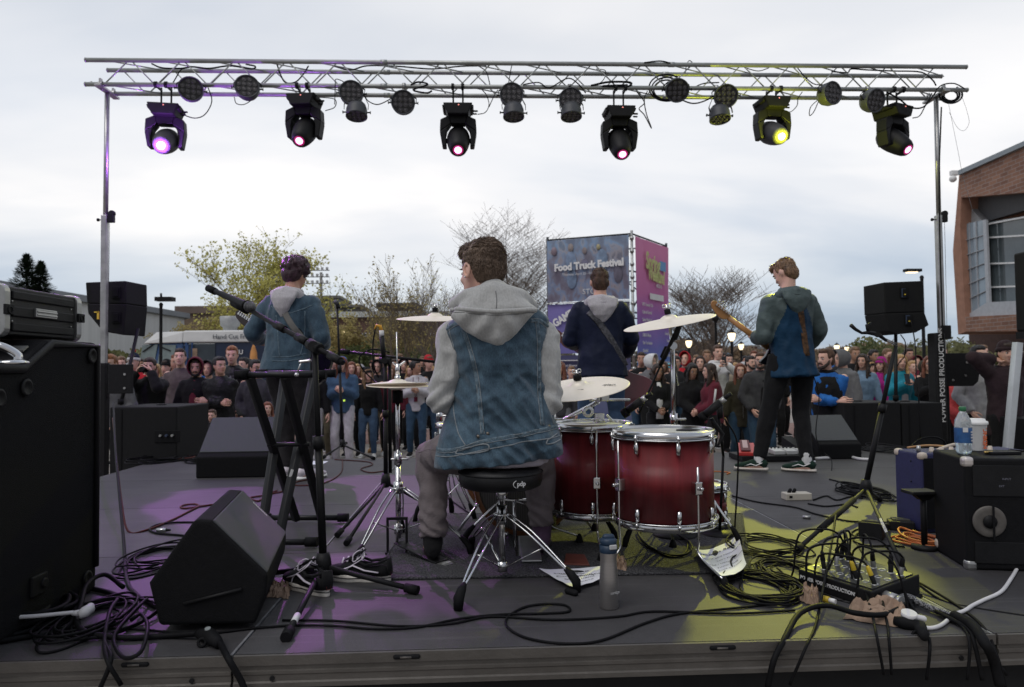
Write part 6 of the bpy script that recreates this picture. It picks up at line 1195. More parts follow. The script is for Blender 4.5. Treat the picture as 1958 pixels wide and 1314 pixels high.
solo('instrument_lead',MB().tube([tn_p+V((.09,.02,.01)),tn_p+V((.14,.10,.006)),tn_p+V((.18,.04,.006)),tn_p+V((.3,.0,.006))],.004),M_cable,'black lead curling across the top of the black amplifier','cable')
sb=fl(1768,1050);sb.z=0;sth=at(1765,937,sb.y).z;tb=thing('switch_stand','short black round based stand with a flat top between the two amplifiers','stand',sb)
part('base',MB().lathe([(0,.022),(.055,.02),(.058,.012),(.058,0),(0,0)],28),M_black,tb);part('post',MB().cyl((0,0,.02),(0,0,sth-.02),.014),M_black,tb);part('top_plate',MB().box((-.015,0,sth-.008),(.13,.10,.016)),M_blackp,tb,bevel=.004);part('bracket',MB().prism([(-.055,sth-.016),(.055,sth-.016),(.02,sth-.045),(-.02,sth-.045)],-.02,.02),M_black,tb)
sw0,sw1=at(1926,870,6.9),at(1946,655,6.9);sw=thing('speaker_stand','silver square stand leaning at the far right edge below a dark speaker','speaker stand',(sw0.x-.04,6.9,0*GZ+GZ))
lo_=sw0+(sw0-sw1)*((sw0.z-GZ)/(sw1.z-sw0.z));part('tube',MB().loft([lo_,sw1],[(.048,.048)]*2,4,ref=(1,1,0)),mat('pale_aluminium',(.5,.53,.55),.45,.3,.1),sw,bevel=.004,world=1)
part('base_plate',MB().lathe([(0,0),(.3,0),(.3,.012),(.05,.03),(0,.03)],30,T=MT((lo_.x,lo_.y,GZ))),M_black,sw,world=1)
q=at(2004,556,6.9);es=thing('speaker','dark speaker box cut by the right edge of the view','speaker',q-V((0,0,.3)));part('cabinet',MB().box(q,(.40,.38,.80)),M_cabd,es,bevel=.02,world=1);part('mount',MB().box(q-V((.06,0,.44)),(.42,.2,.07)),M_black,es,world=1);part('grille',MB().box(q-V((0,.195,0)),(.38,.012,.78)),M_gr,es,world=1)
q=at(1975,800,7.2);solo('equipment_case',MB().box((q.x+.12,7.3,(GZ+q.z)/2),(.5,.4,q.z-GZ)).torus((q.x-.12,7.08,q.z-.06),.06,.010,20,6,rot=rotm('X',1.3)),M_vinyl,'black soft case with a ring handle at the right edge behind the amplifiers','case',bevel=.05)
# ================================================================== people
def ik(a,b,l1,l2,hint):
 d=b-a;L_=min(d.length,(l1+l2)*.999);L_=max(L_,abs(l1-l2)+.01);dn=d.normalized();x=(l1*l1-l2*l2+L_*L_)/(2*L_)
 h=math.sqrt(max(0,l1*l1-x*x));hv=V(hint)-dn*V(hint).dot(dn)
 hv=hv.normalized()if hv.length>1e-6 else dn.orthogonal();return a+dn*x+hv*h,a+dn*L_
def skeleton(H=1.75,hip=None,lean=0.03,side=0,twist=0,hands=None,elbows=None,feet=None,knees=None,head=(0,0,0),wide=1.0,toe=(.15,.15)):
 """local frame: the person faces +y. hands/feet: dict side -> point in units of a 1.75 m person"""
 k=H/1.75;J={'k':k,'w':wide};hipc=V(hip or(0,0,.93))*k;TM=MT(hipc)@MR(twist,4,'Z')@MR(side,4,'Y')@MR(-lean,4,'X');J['TM']=TM;J['hip']=hipc
 hands=hands or{};feet=feet or{};elbows=elbows or{};knees=knees or{}
 for s in(-1,1):
  sh=TM@(V((s*.172*wide,-.005,.468))*k);J['sh',s]=sh
  ht=V(hands.get(s,(s*.27,.03,.86)))*k;el,wr=ik(sh,ht,.285*k,.255*k,elbows.get(s,(s*.35,-1,-.6)));J['el',s]=el;J['wr',s]=wr
  hj=hipc+MR(twist,3,'Z')@V((s*.095*k*(.5+.5*wide),0,-.02*k));J['hj',s]=hj
  ft=V(feet.get(s,(s*.11,0,.08)))*k;kn,an=ik(hj,ft,.43*k,.42*k,knees.get(s,(s*.1,1,0)));J['kn',s]=kn;J['an',s]=an
  ta=toe[0 if s<0 else 1];J['toe',s]=V((s*sin(ta),cos(ta),0))
 J['neck']=TM@(V((0,-.015,.53))*k)
 J['HM']=TM@MT(V((0,.025,.70))*k)@MR(head[0],4,'Z')@MR(head[2]if len(head)>2 else 0,4,'Y')@MR(head[1],4,'X')@Matrix.Scale(k,4)
 return J
HEADP=[(-.112,.022,.070,.035),(-.100,.040,.085,.010),(-.075,.053,.089,-.02),(-.045,.061,.088,-.052),(-.01,.068,.086,-.076),(.025,.072,.088,-.090),(.06,.071,.084,-.093),(.085,.061,.070,-.082),(.104,.042,.046,-.058),(.115,.018,.015,-.025)]
def head_mb(jaw=1.0):
 m=MB();pts=[V((0,(yf+yb)/2,z))for z,hw,yf,yb in HEADP]
 n=20;vs=[];fs=[]
 for z,hw,yf,yb in HEADP:
  cy,hd=(yf+yb)/2,(yf-yb)/2
  if z<-.02:hw*=jaw
  for q in range(n):
   a=2*pi*q/n;vs.append(V((hw*cos(a),cy+hd*sin(a),z)))
 K=len(HEADP)
 for i in range(K-1):
  for q in range(n):q2=(q+1)%n;fs.append((i*n+q,i*n+q2,(i+1)*n+q2,(i+1)*n+q))
 fs.append(tuple(range(n))[::-1]);fs.append(tuple(range((K-1)*n,K*n)));m.add(vs,fs,0,True)
 m.loft([(0,.080,.022),(0,.094,-.006),(0,.104,-.026),(0,.092,-.036)],[(.008,.010),(.010,.012),(.0145,.012),(.008,.006)],8,ref=(0,1,0))
 m.ell((0,.082,-.062),(.022,.010,.012));m.ell((0,.078,-.098),(.022,.012,.014));m.ell((0,.080,.030),(.05,.012,.012))
 for s in(-1,1):
  m.ell((s*.038,.068,-.025),(.020,.016,.018));m.ell((s*.073,-.008,-.008),(.009,.020,.031),rot=MR(-.25,3,'X'));
 return m
HEAD=head_mb();HEADF=head_mb(.9)
def hand_mb(curl=.5,flip=1,k=1.0,n=6,thumb=.6,spread=.03):
 m=MB();m.loft([(-.01,0,0),(.02,0,0),(.055,0,0),(.085,0,0),(.096,0,0)],[(.022,.020),(.032,.018),(.041,.016),(.041,.014),(.034,.009)],10,ref=(0,0,1))
 for i,(y,l)in enumerate(((-.030,.060),(-.010,.074),(.011,.080),(.031,.072))):
  c=curl*(1.15-.08*i);p=V((.085,y,0));a=0;yy=(i-1.5)*spread;pts=[p]
  for q,f in enumerate((.45,.32,.25)):
   a+=c*(1,1.15,.8)[q];p=p+V((cos(a)*cos(yy),sin(yy),-sin(a)))*l*f;pts.append(p)
  m.loft(pts,[.0092,.0086,.0078,.0055],n)
 pts=[V((.018,.026,-.004)),V((.045,.050,-.012-.01*thumb)),V((.070,.062-.02*thumb,-.022-.02*thumb)),V((.092,.060-.035*thumb,-.028-.03*thumb))]
 m.loft(pts,[.014,.012,.0095,.006],n)
 r=MB();r.join(m,Matrix.Scale(k,4)@Matrix.Diagonal((1,flip,1,1)))
 if flip<0:r.f=[tuple(reversed(f))for f in r.f]
 return r
def body(t,J,skin,vox=.017,female=False,curl={-1:.45,1:.45},palm={},detail=True,world=False,eyes=True):
 k=J['k'];w=J['w'];TM=J['TM'];m=MB()
 rings=[(-.10,.125,.09,0),(-.02,.155,.11,-.01),(.06,.145,.105,-.01),(.14,.128,.092,0),(.25,.145,.10,.0),(.36,.165,.11,0),(.44,.165,.095,-.01),(.49,.135,.075,-.015),(.525,.07,.058,-.015),(.60,.052,.055,-.005)]
 if female:rings=[(z,a*.9,b,y)for z,a,b,y in rings]
 m.loft([TM@(V((0,y,z))*k)for z,a,b,y in rings],[(a*k*w,b*k)for z,a,b,y in rings],18,ref=TM.to_3x3()@V((0,1,0)))
 m.cap(J['neck'],J['HM']@V((0,-.02,-.04)),.055*k,.053*k,12)
 for s in(-1,1):
  sh,el,wr=J['sh',s],J['el',s],J['wr',s]
  m.loft([sh,sh.lerp(el,.3),sh.lerp(el,.7),el,el.lerp(wr,.3),el.lerp(wr,.75),wr],[x*k for x in(.055,.052,.044,.040,.042,.032,.027)],12);m.ell(sh,(.056*k,)*3)
  hj,kn,an=J['hj',s],J['kn',s],J['an',s]
  m.loft([hj,hj.lerp(kn,.35),hj.lerp(kn,.8),kn,kn.lerp(an,.3),kn.lerp(an,.8),an],[x*k for x in(.088,.082,.060,.056,.056,.040,.036)],12)
  td=J['toe',s];m.loft([an-td*.045*k-V((0,0,.03*k)),an+V((0,0,-.03*k)),an+td*.10*k-V((0,0,.05*k)),an+td*.165*k-V((0,0,.06*k))],[(.028*k,.035*k),(.036*k,.040*k),(.042*k,.025*k),(.03*k,.015*k)],12,ref=(0,0,1))
 m.join(HEADF if female else HEAD,J['HM'])
 b=remesh(m,vox*k,1,.4)
 for s in(-1,1):
  d=(J['wr',s]-J['el',s]).normalized();pn=V(palm.get(s,(-s,0,0)));z=-(pn-d*pn.dot(d)).normalized();y=z.cross(d)
  fl_=1 if y.dot(V((0,1,.3)))>=0 else-1
  T=Matrix(((d.x,y.x,z.x,0),(d.y,y.y,z.y,0),(d.z,y.z,z.z,0),(0,0,0,1)));T.translation=J['wr',s]+d*.004
  b.join(hand_mb(curl[s],fl_,k*(.92 if female else 1)),T)
 if eyes:
  HM=J['HM']
  for s in(-1,1):
   b.ell((s*.031,.0775,.004),(.0155,.010,.0085),10,6,1,T=HM);b.ell((s*.031,.0835,.004),(.0075,.006,.0072),8,6,2,T=HM)
   b.loft([(s*.012,.088,.022),(s*.032,.089,.027),(s*.052,.078,.020)],[(.003,.005),(.004,.0055),(.002,.003)],6,ref=(0,1,0),m=3,T=HM)
  b.loft([(-.026,.081,-.062),(-.01,.0935,-.0595),(0,.0935,-.061),(.01,.0935,-.0595),(.026,.081,-.062)],[(.002,.002),(.0055,.004),(.005,.004),(.0055,.004),(.002,.002)],7,ref=(0,1,0),m=4,T=HM)
 hb=J.get('browm',M_hair['brown'])
 return part('body',b,[skin,M_eye,M_iris,hb,M_lip],t,world=world)
def cloth_mesh(m,vox,fold=.006,fs=9.0,it=2,seed=0,stretch=(1,1,.55),fine=0.0):
 b=remesh(m,vox,it,.5)
 me=b.mesh('tmp2');nrm=[v.normal.copy()for v in me.vertices];bpy.data.meshes.remove(me);o=V((seed*3.3,seed*1.7,0))
 for i,v in enumerate(b.v):
  p=V((v.x*stretch[0],v.y*stretch[1],v.z*stretch[2]))*fs+o
  h=noise.noise(p)+.5*noise.noise(p*2.1);h=1-abs(h)*2.2
  q=fold*(h-.4)
  if fine:q+=fine*noise.noise(v*60+o)
  b.v[i]=v+nrm[i]*q
 return b
def top_mb(J,infl=.022,hem=-.10,neck=.535,hemw=1.0,sleeve=True,female=False,collar=0,slv=1.0,chest=1.0):
 k,w,TM=J['k'],J['w'],J['TM'];m=MB()
 R_=[(hem,.158*hemw,.115*hemw,-.005),(hem+.08,.158*(hemw+1)/2,.115,-.005),(.05,.150,.110,-.005),(.16,.146,.105,0),(.27,.155,.108,0),(.37,.172,.116,0),(.435,.172,.102,-.008),(.480,.138,.088,-.012),(neck,.085,.066,-.012),(neck+.02,.072,.060,-.010)]
 if female:R_=[(z,a*.92,b+(.018 if abs(z-.30)<.09 else 0),y+(.012 if abs(z-.30)<.09 else 0))for z,a,b,y in R_]
 m.loft([TM@(V((0,y,z))*k)for z,a,b,y in R_],[((a*w*chest+infl)*k,(b+infl)*k)for z,a,b,y in R_[:-1]]+[(R_[-1][1]*k,R_[-1][2]*k)],22,ref=TM.to_3x3()@V((0,1,0)))
 if sleeve:
  for s in(-1,1):
   sh,el,wr=J['sh',s],J['el',s],J['wr',s];i=infl
   m.loft([sh-V((s*.03,0,.012))*k,sh.lerp(el,.3),sh.lerp(el,.75),el,el.lerp(wr,.3),el.lerp(wr,.8),wr.lerp(el,.02)],[(x*slv+i*.85)*k for x in(.052,.050,.046,.043,.041,.036,.030)],14);m.ell(sh-V((s*.008,0,.010))*k,((.046+i)*k,(.050+i)*k,(.040+i*.9)*k))
   m.ell(el,((.043+i)*k,)*3)
 if collar:
  m.torus((0,-.012*k,(neck+.01)*k),(.062+.01)*k,.016*k*collar,24,8,rz=.028*k*collar,T=TM)
 return m
def pants_mb(J,infl=.012,top_=.05,flare=0.0,ank=.05,butt=0.0):
 k,w,TM=J['k'],J['w'],J['TM'];m=MB();R_=[(-.11,.12,.10,0),(-.06,.155,.118+butt,-.01),(0,.160,.118+butt,-.01),(top_,.150,.108,-.01)]
 m.loft([TM@(V((0,y,z))*k)for z,a,b,y in R_],[((a*(.5+.5*w)+infl)*k,(b+infl)*k)for z,a,b,y in R_],18,ref=TM.to_3x3()@V((0,1,0)))
 for s in(-1,1):
  hj,kn,an=J['hj',s],J['kn',s],J['an',s];e=an+(kn-an).normalized()*(ank-.05)*k
  m.loft([hj+V((0,0,.03*k)),hj.lerp(kn,.35),hj.lerp(kn,.8),kn,kn.lerp(e,.3),kn.lerp(e,.8),e],[(x+infl)*k for x in(.090,.084,.064,.060,.058+flare*.4,.044+flare,.040+flare)],16);m.ell(kn,((.060+infl)*k,)*3)
 return m
def shoe(J,s,sole=True,L_=.27,hgt=1.0):
 k=J['k'];an,td=J['an',s],J['toe',s];up=V((0,0,1));z0=an.z-.08*k;b=V((an.x,an.y,z0));u=MB();P=lambda f,z:b+td*(f*L_*k)+up*z*k
 u.loft([P(-.24,.045),P(-.16,.055),P(0,.062),P(.2,.052),P(.4,.042),P(.6,.036),P(.70,.032)],[(.020*k,.020*k),(.034*k,.036*k),(.037*k,.045*k*hgt),(.042*k,.034*k),(.046*k,.026*k),(.038*k,.020*k),(.018*k,.012*k)],14,ref=(0,0,1))
 so_=MB();so_.loft([P(-.26,.014),P(-.2,.014),P(0,.014),P(.25,.014),P(.45,.014),P(.63,.014),P(.73,.014)],[(.02*k,.013*k),(.037*k,.014*k),(.038*k,.014*k),(.044*k,.014*k),(.049*k,.014*k),(.042*k,.014*k),(.016*k,.013*k)],14,ref=(0,0,1));return u,so_
M_hair={n:mat('hair_'+n,c,.55,0,.45,35,bump=.6,bscale=90,stretch=(1,1,.35),col2=tuple(x*1.5 for x in c))for n,c in{
 'black':(.010,.008,.008),'dark':(.024,.014,.010),'brown':(.055,.028,.016),'light':(.13,.075,.04),'blonde':(.28,.17,.075),'ginger':(.19,.075,.03),'auburn':(.11,.035,.018),'grey':(.2,.19,.18)}.items()}
M_eye=mat('eye_white',(.5,.48,.46),.3,0,0);M_iris=mat('iris',(.03,.02,.015),.2,0,0);M_lip=mat('lips',(.34,.13,.11),.5,0,.1)
def skin_m(i):
 c=[(.62,.40,.32),(.55,.34,.26),(.46,.27,.20),(.66,.44,.35),(.22,.11,.065),(.36,.215,.145),(.085,.045,.03)][i]
 return mat('skin_%d'%i,c,.5,0,.08,12,bump=.05,bscale=80,col2=(c[0]*1.05,c[1]*.92,c[2]*.88))
def hair_short(t,J,mt,vol=1.0,curly=0,beard=None,vox=.010,world=False,tuft=0,seed=0,fringe=0.0,nape=0.0):
 HM=J['HM'];m=MB();m.ell((0,-.020,.046),(.079*vol,.092*vol,.084*vol),20,14);m.ell((0,-.050,-.008+nape),(.073*vol,.060*vol,.088),18,12)
 m.ell((0,.03+fringe*.02,.088),(.062,.056,.040*vol),16,10)
 for s in(-1,1):m.ell((s*.068,.012,.030),(.010,.022,.040),10,8)
 if curly:
  rr=random.Random(seed)
  for q in range(110):
   a,b_=rr.uniform(0,2*pi),rr.uniform(-.35,1.45);d=V((cos(a)*cos(b_),sin(a)*cos(b_),sin(b_)))
   if d.y>.55 and d.z<.45:continue
   m.ell(V((d.x*.083*vol,-.020+d.y*.094*vol,.042+d.z*.088*vol)),(rr.uniform(.012,.022),)*3,8,6)
 w_=MB();w_.join(m,HM);h=remesh(w_,vox*J['k'],1,.35);I=HM.inverted()
 for i,v in enumerate(h.v):
  p=I@v;n_=noise.noise(V((p.x*55,p.y*30,p.z*24))+V((seed,0,0)));d=(p-V((0,-.02,.03))).normalized();h.v[i]=HM@(p+d*((.0025 if tuft else .0055)*n_))
 if tuft:
  rr=random.Random(seed+5);c=V((0,-.025,.025));tree_=BVHTree.FromPolygons(h.v,h.f);I3=HM.to_3x3()
  for q in range(tuft):
   a=rr.uniform(0,2*pi);zz=rr.uniform(-.85,1);b_=math.asin(zz);d=V((cos(a)*cos(b_),sin(a)*cos(b_),sin(b_)))
   if d.y>.3 and d.z<.25:continue
   hit=tree_.ray_cast(HM@(c+d*.3),(I3@-d).normalized())
   if hit[0]is None:continue
   p=I@hit[0];nn_=(I.to_3x3()@hit[1]).normalized()
   flow=V((0,-.15,-1))if d.z<.62 else V((.5*sin(a*3),-.9 if d.y<0 else .8,.1));flow=(flow-nn_*flow.dot(nn_)).normalized();flow=(flow+V((rr.gauss(0,.08),rr.gauss(0,.08),rr.gauss(0,.08)))).normalized()
   l=rr.uniform(.012,.024)*(1.4 if d.z>.55 else 1);e=p+flow*l+nn_*rr.uniform(-.001,.002 if d.z<.5 else .007);mid=p.lerp(e,.5)+nn_*.002
   h.loft([p-nn_*.002,mid,e],[.0017,.0014,.0004],3,T=HM)
 o=part('hair',h,mt,t,world=world)
 if beard:
  bm=MB();bm.loft([(-.066,.012,-.012),(-.062,.030,-.055),(-.040,.068,-.092),(0,.082,-.104),(.040,.068,-.092),(.062,.030,-.055),(.066,.012,-.012)],[(.006,.010),(.010,.018),(.013,.022),(.016,.022),(.013,.022),(.010,.018),(.006,.010)],10,ref=(0,0,1));bm.loft([(-.03,.082,-.062),(-.015,.094,-.048),(0,.097,-.046),(.015,.094,-.048),(.03,.082,-.062)],[(.006,.006)]*5,8)
  q=MB();q.join(bm,HM);part('beard',q,beard,t,world=world)
 return o
def hair_long(t,J,mt,length=.30,curly=0,part_x=.0,seed=0,front=True,vox=.012,top_only=False,bun=False,world=False):
 HM=J['HM'];m=MB();m.ell((0,-.020,.046),(.082,.094,.084),20,14);m.ell((0,.028,.085),(.062,.055,.038),16,10);rr=random.Random(seed)
 if bun:
  m.ell((0,-.12,.02),(.045,.04,.045));m.ell((0,-.06,-.01),(.066,.05,.07))
  for s in(-1,1):m.ell((s*.070,.0,.02),(.012,.035,.05),10,8)
 else:
  m.loft([(0,-.065,.05),(0,-.085,-.04),(0,-.092,-.04-length*.5),(0,-.085,-.04-length)],[(.070,.035),(.085,.032),(.095,.035),(.075 if not curly else .1,.022)],14,ref=(0,1,0))
  for s in(-1,1):
   yf=.045 if front else-.03
   m.loft([(s*.045+part_x,.045,.088),(s*.077,.030,.03),(s*.084,.018,-.05),(s*.092,.03+yf*.3,-.05-length*.45),(s*.080,.03+yf,-.05-length*.95)],[(.022,.016),(.020,.030),(.022,.036),(.030,.034),(.016,.018)],10,ref=(0,1,0))
  n_=90 if curly else 26
  for q in range(n_):
   s=rr.choice((-1,1));f=rr.random();z=.05-f*(length+.05);x=s*rr.uniform(.07,.10+.035*f*(1 if curly else .3));y=rr.uniform(-.09,.03+.04*f)
   m.ell((x,y,z),(rr.uniform(.014,.026),)*3,8,6)if curly else m.loft([(x,y,z),(x*1.04,y+.005,z-.06),(x*.98,y+.01,z-.12)],[.008,.009,.003],6)
 w_=MB();w_.join(m,HM);h=remesh(w_,vox*J['k'],1,.35);I=HM.inverted()
 for i,v in enumerate(h.v):
  p=I@v;n_=noise.noise(V((p.x*70,p.y*70,p.z*(10 if not curly else 40)))+V((seed,0,0)));d=V((p.x,p.y,max(0,p.z)*.5)).normalized();h.v[i]=HM@(p+d*(.0065*n_))
 return part('hair',h,mt,t,world=world)
def beanie(t,J,mt,pom=None,cuff=None,world=False):
 HM=J['HM'];m=MB().lathe([(0,.150),(.03,.148),(.062,.128),(.080,.095),(.088,.060),(.090,.030),(.084,.028),(.0,.04)],24,T=HM@MT((0,-.008,.0))@MR(.12,4,'X')@Matrix.Diagonal((.95,1.12,1,1)));o=part('beanie',m,mt,t,world=world)
 c=MB().lathe([(.088,.022),(.095,.024),(.096,.058),(.089,.062),(.088,.022)],24,T=HM@MT((0,-.008,.0))@MR(.12,4,'X')@Matrix.Diagonal((.95,1.12,1,1)));part('cuff',c,cuff or mt,t,world=world)
 if pom:part('pompom',MB().ell((0,-.01,.175),(.035,.035,.032),12,8,T=HM),pom,t,world=world)
def cap_hat(t,J,mt,world=False):
 HM=J['HM'];part('cap',MB().lathe([(0,.128),(.04,.122),(.070,.095),(.082,.055),(.084,.035),(0,.04)],24,T=HM@MT((0,-.008,0))@Matrix.Diagonal((.98,1.14,1,1))).loft([(0,.07,.045),(0,.12,.040),(0,.150,.030)],[(.070,.006),(.066,.005),(.035,.003)],14,ref=(0,0,1),T=HM),mt,t,world=world)
def hood_up(t,J,mt,world=False,vox=.012):
 HM=J['HM'];m=MB();outer=MB();n=22
 rows=[];
 for i in range(9):
  f=i/8;y=.085-f*.215;r=.098*math.sin(math.acos(max(-1,min(1,(f-.30)/.72))))if f>.3 else .098
  rows.append((y,max(r,.01)))
 vs=[];fs=[]
 for y,r in rows:
  for q in range(n):a=2*pi*q/n;vs.append(V((r*1.0*cos(a),y+.012*sin(a)*(1 if y>0 else 0),.018+r*1.30*sin(a))))
 K=len(rows)
 for i in range(K-1):
  for q in range(n):q2=(q+1)%n;fs.append((i*n+q,i*n+q2,(i+1)*n+q2,(i+1)*n+q))
 m.add(vs,fs,0,True,T=HM);o=part('hood',m,mt,t,world=world);sd_=o.modifiers.new('s','SOLIDIFY');sd_.thickness=.008;sd_.offset=1
 rim=MB();rim.loft([HM@(V((.098*cos(a),.085+.012*sin(a),.018+.127*sin(a))))for a in[R(-60+i*300/24)for i in range(25)]],[.0075]*25,7);part('hood_rim',rim,mt,t,world=world)
def hood_down(t,J,mt,sc=1.0,world=False,vox=.010):
 """hood lying on the upper back"""
 k,TM=J['k'],J['TM'];m=MB();f=lambda x,y,z:TM@(V((x*sc,y,z))*k)
 m.loft([f(-.12,-.045,.50),f(-.085,-.10,.525),f(0,-.125,.53),f(.085,-.10,.525),f(.12,-.045,.50)],[(.026*k,.040*k),(.036*k,.045*k),(.042*k,.05*k),(.036*k,.045*k),(.026*k,.040*k)],12)
 m.loft([f(0,-.125,.54),f(0,-.15,.47),f(0,-.145,.40),f(0,-.125,.33)],[(.13*k*sc,.03*k),(.115*k*sc,.035*k),(.075*k*sc,.03*k),(.02*k,.012*k)],14,ref=TM.to_3x3()@V((0,1,0)))
 m.torus((0,-.018,.545),.075,.022,24,8,rz=.034,T=TM@Matrix.Scale(k,4))
 b=cloth_mesh(m,vox*k,.004,14,2);o=part('hood',b,mt,t,world=world)
 rim=MB().tube([f(-.125,-.07,.515),f(-.09,-.135,.515),f(0,-.168,.505),f(.09,-.135,.515),f(.125,-.07,.515)],.007*k,8,6);part('hood_rim',rim,mt,t,world=world);return o
def fab(name,c,rough=.9,var=.18,scale=14,bump=.35,bs=60,sheen=.04):return mat('fabric_'+name,c,rough,0,var,scale,bump=bump,bscale=bs,sheen=sheen,spec=.18)
C={n:fab(n,c)for n,c in{'black':(.011,.011,.012),'coal':(.022,.022,.025),'dgrey':(.05,.05,.055),'grey':(.30,.30,.31),'mgrey':(.14,.14,.15),'lgrey':(.42,.41,.43),'navy':(.016,.022,.045),'denim':(.045,.085,.145),'jeans':(.05,.085,.15),'jeansd':(.03,.06,.10),'red':(.42,.02,.03),'maroon':(.11,.018,.03),'taupe':(.10,.08,.08),
 'blue':(.02,.11,.36),'teal':(.015,.21,.30),'magenta':(.34,.02,.20),'coral':(.55,.08,.08),'olive':(.045,.04,.028),'white':(.60,.60,.60),'cyan':(.12,.35,.42),'beige':(.38,.32,.25),'khaki':(.10,.085,.06),'plum':(.035,.022,.026),'purple':(.10,.04,.25),'tan':(.30,.17,.07),'lblue':(.16,.24,.34)}.items()}
PUFF={'black':fab('puff_black',(.012,.012,.013),.42,.2,8,.8,26,0),'teal':fab('puff_teal',(.015,.21,.30),.5,.2,8,.6,22,0)}
def finish(name,label,J,loc,yaw,group):
 t=thing(name,label,'person',loc,yaw,group=group);return t
CROWD='people in the audience beyond the stage'
PHONE=mat('phone',(.015,.015,.018),.25,0,0)
def crowd(px,top_y,Y,label,hair=('short','dark'),top_=('black',),pants='black',skin=0,yaw=0,head=0,pitch=0,pose='down',female=False,beard=None,hat=None,extra=(),shoes='black',H=None,gz=GZ,name=None,wide=1.0,vox=.019,group=CROWD,phone=None,lean=.03):
 p=at(px,top_y,Y);h=H or(p.z-gz);h=max(.9,min(1.98,h));hatx=0
 if hat in('beanie','pom','hood'):h-=.03
 hd={'down':{},'pocket':{-1:(-.17,.13,.93),1:(.17,.13,.93)},'crossed':{-1:(.10,.20,1.16),1:(-.10,.24,1.14)},'phone':{-1:(-.05,.30,1.44),1:(.06,.28,1.40)},'camera':{-1:(-.09,.20,1.56),1:(.09,.20,1.56)},
          'clasp':{-1:(-.035,.24,1.22),1:(.035,.25,1.20)},'low':{-1:(-.04,.24,1.02),1:(.05,.26,1.0)},'onephone':{1:(.08,.30,1.30)},'ears':{-1:(-.13,.03,1.56),1:(.13,.03,1.56)},'kneel':{-1:(-.15,.25,.45),1:(.15,.25,.45)},'rest':{-1:(-.16,.30,1.08),1:(.12,.33,1.06)}}[pose]
 eh={-1:(-.7,-.6,-.5),1:(.7,-.6,-.5)}if pose!='camera' and pose!='ears' else{-1:(-.55,.1,-1),1:(.55,.1,-1)}if pose=='camera' else{-1:(-1,.0,-.5),1:(1,.0,-.5)}
 J=skeleton(h,lean=lean,hands=hd,elbows=eh,head=(R(head),R(pitch)),wide=wide*(.92 if female else 1),feet={-1:(-.11,.03,.08),1:(.12,-.03,.08)})
 J['browm']=M_hair[hair[1]]
 t=thing(name or 'person',label,'person',(p.x,Y,gz),pi+R(yaw),group=group)
 body(t,J,skin_m(skin),vox,female,curl={-1:.9 if pose in('phone','camera','clasp','onephone','low')else .4,1:.9 if pose in('phone','camera','clasp','onephone','low')else .4})
 kind=top_[0];sd_=int(px)
 cm=PUFF.get(kind[5:])if kind.startswith('puff_')else C[kind]
 long_='coat' in extra;infl=.034 if('puffer' in extra or long_)else .022
 pm_=MB();b=cloth_mesh(top_mb(J,infl,hem=-.22 if long_ else-.10,female=female,hemw=1.12 if long_ else 1.0,collar=1 if('collar' in extra or 'puffer' in extra)else 0),vox*1.05,.007,11,1,sd_)
 o=part('coat' if long_ else 'jacket' if 'open' in extra or 'puffer' in extra else 'sweater',b,cm,t)
 TM,k=J['TM'],J['k']
 if 'open' in extra:
  s_=MB();s_.loft([TM@(V((0,.075,.52))*k),TM@(V((0,.128,.40))*k),TM@(V((0,.142,.25))*k),TM@(V((0,.138,.08))*k),TM@(V((0,.136,-.06))*k)],[(.030*k,.012*k),(.045*k,.014*k),(.050*k,.016*k),(.055*k,.016*k),(.06*k,.014*k)],10,ref=TM.to_3x3()@V((0,1,0)));part('shirt',s_,C[top_[1]],t)
 if 'zip' in extra:part('zip',MB().loft([TM@(V((0,.14,z))*k)for z in(.44,.3,.15,0,-.08)],[(.003,.004)]*5,6),M_alu,t)
 if 'vest' in extra:
  q=MB();R2=[(-.11,.165,.13),(.05,.16,.13),(.2,.16,.13),(.36,.165,.135),(.44,.14,.115),(.50,.10,.09)]
  q.loft([TM@(V((0,-.008,z))*k)for z,a,b_ in R2],[((a+.03)*k,(b_+.022)*k)for z,a,b_ in R2],20,ref=TM.to_3x3()@V((0,1,0)));part('vest',cloth_mesh(q,vox,.006,10,1,sd_+3),C[top_[1]],t)
 part('trousers',cloth_mesh(pants_mb(J,.012,flare=.012 if 'wide' in extra else 0),vox*1.05,.006,10,1,sd_+1),C[pants],t)
 for s in(-1,1):
  u,so_=shoe(J,s);q=part('shoe',u,C[shoes],t);part('sole',so_,M_white if shoes in('white','black','lgrey')else C[shoes],q)
 hk,hm=hair[0],M_hair[hair[1]]
 if hat=='hood':hood_up(t,J,C[top_[-1]]);
 elif 'hooddown' in extra:hood_down(t,J,C[top_[-1]],vox=.017)
 if hat in('beanie','pom'):beanie(t,J,C[extra[-1]]if extra and extra[-1]in C else C['black'],pom=C['red']if hat=='pom' else None,cuff=C['white']if hat=='pom' else None)
 if hat=='cap':cap_hat(t,J,C[extra[-1]]if extra and extra[-1]in C else C['white'])
 bm=M_hair[beard]if beard else None
 if hk=='short' and hat not in('hood',):hair_short(t,J,hm,vol=.98 if hat else 1.0,beard=bm,vox=.013,seed=sd_)
 elif hk=='curly':hair_short(t,J,hm,vol=1.04,curly=1,beard=bm,vox=.012,seed=sd_)
 elif hk=='long':hair_long(t,J,hm,.26,seed=sd_,vox=.014)
 elif hk=='longcurly':hair_long(t,J,hm,.27,curly=1,seed=sd_,vox=.014)
 elif hk=='bun':hair_long(t,J,hm,bun=True,seed=sd_,vox=.013)
 elif beard:
  hair_short(t,J,hm,vol=.9,beard=bm,vox=.014)
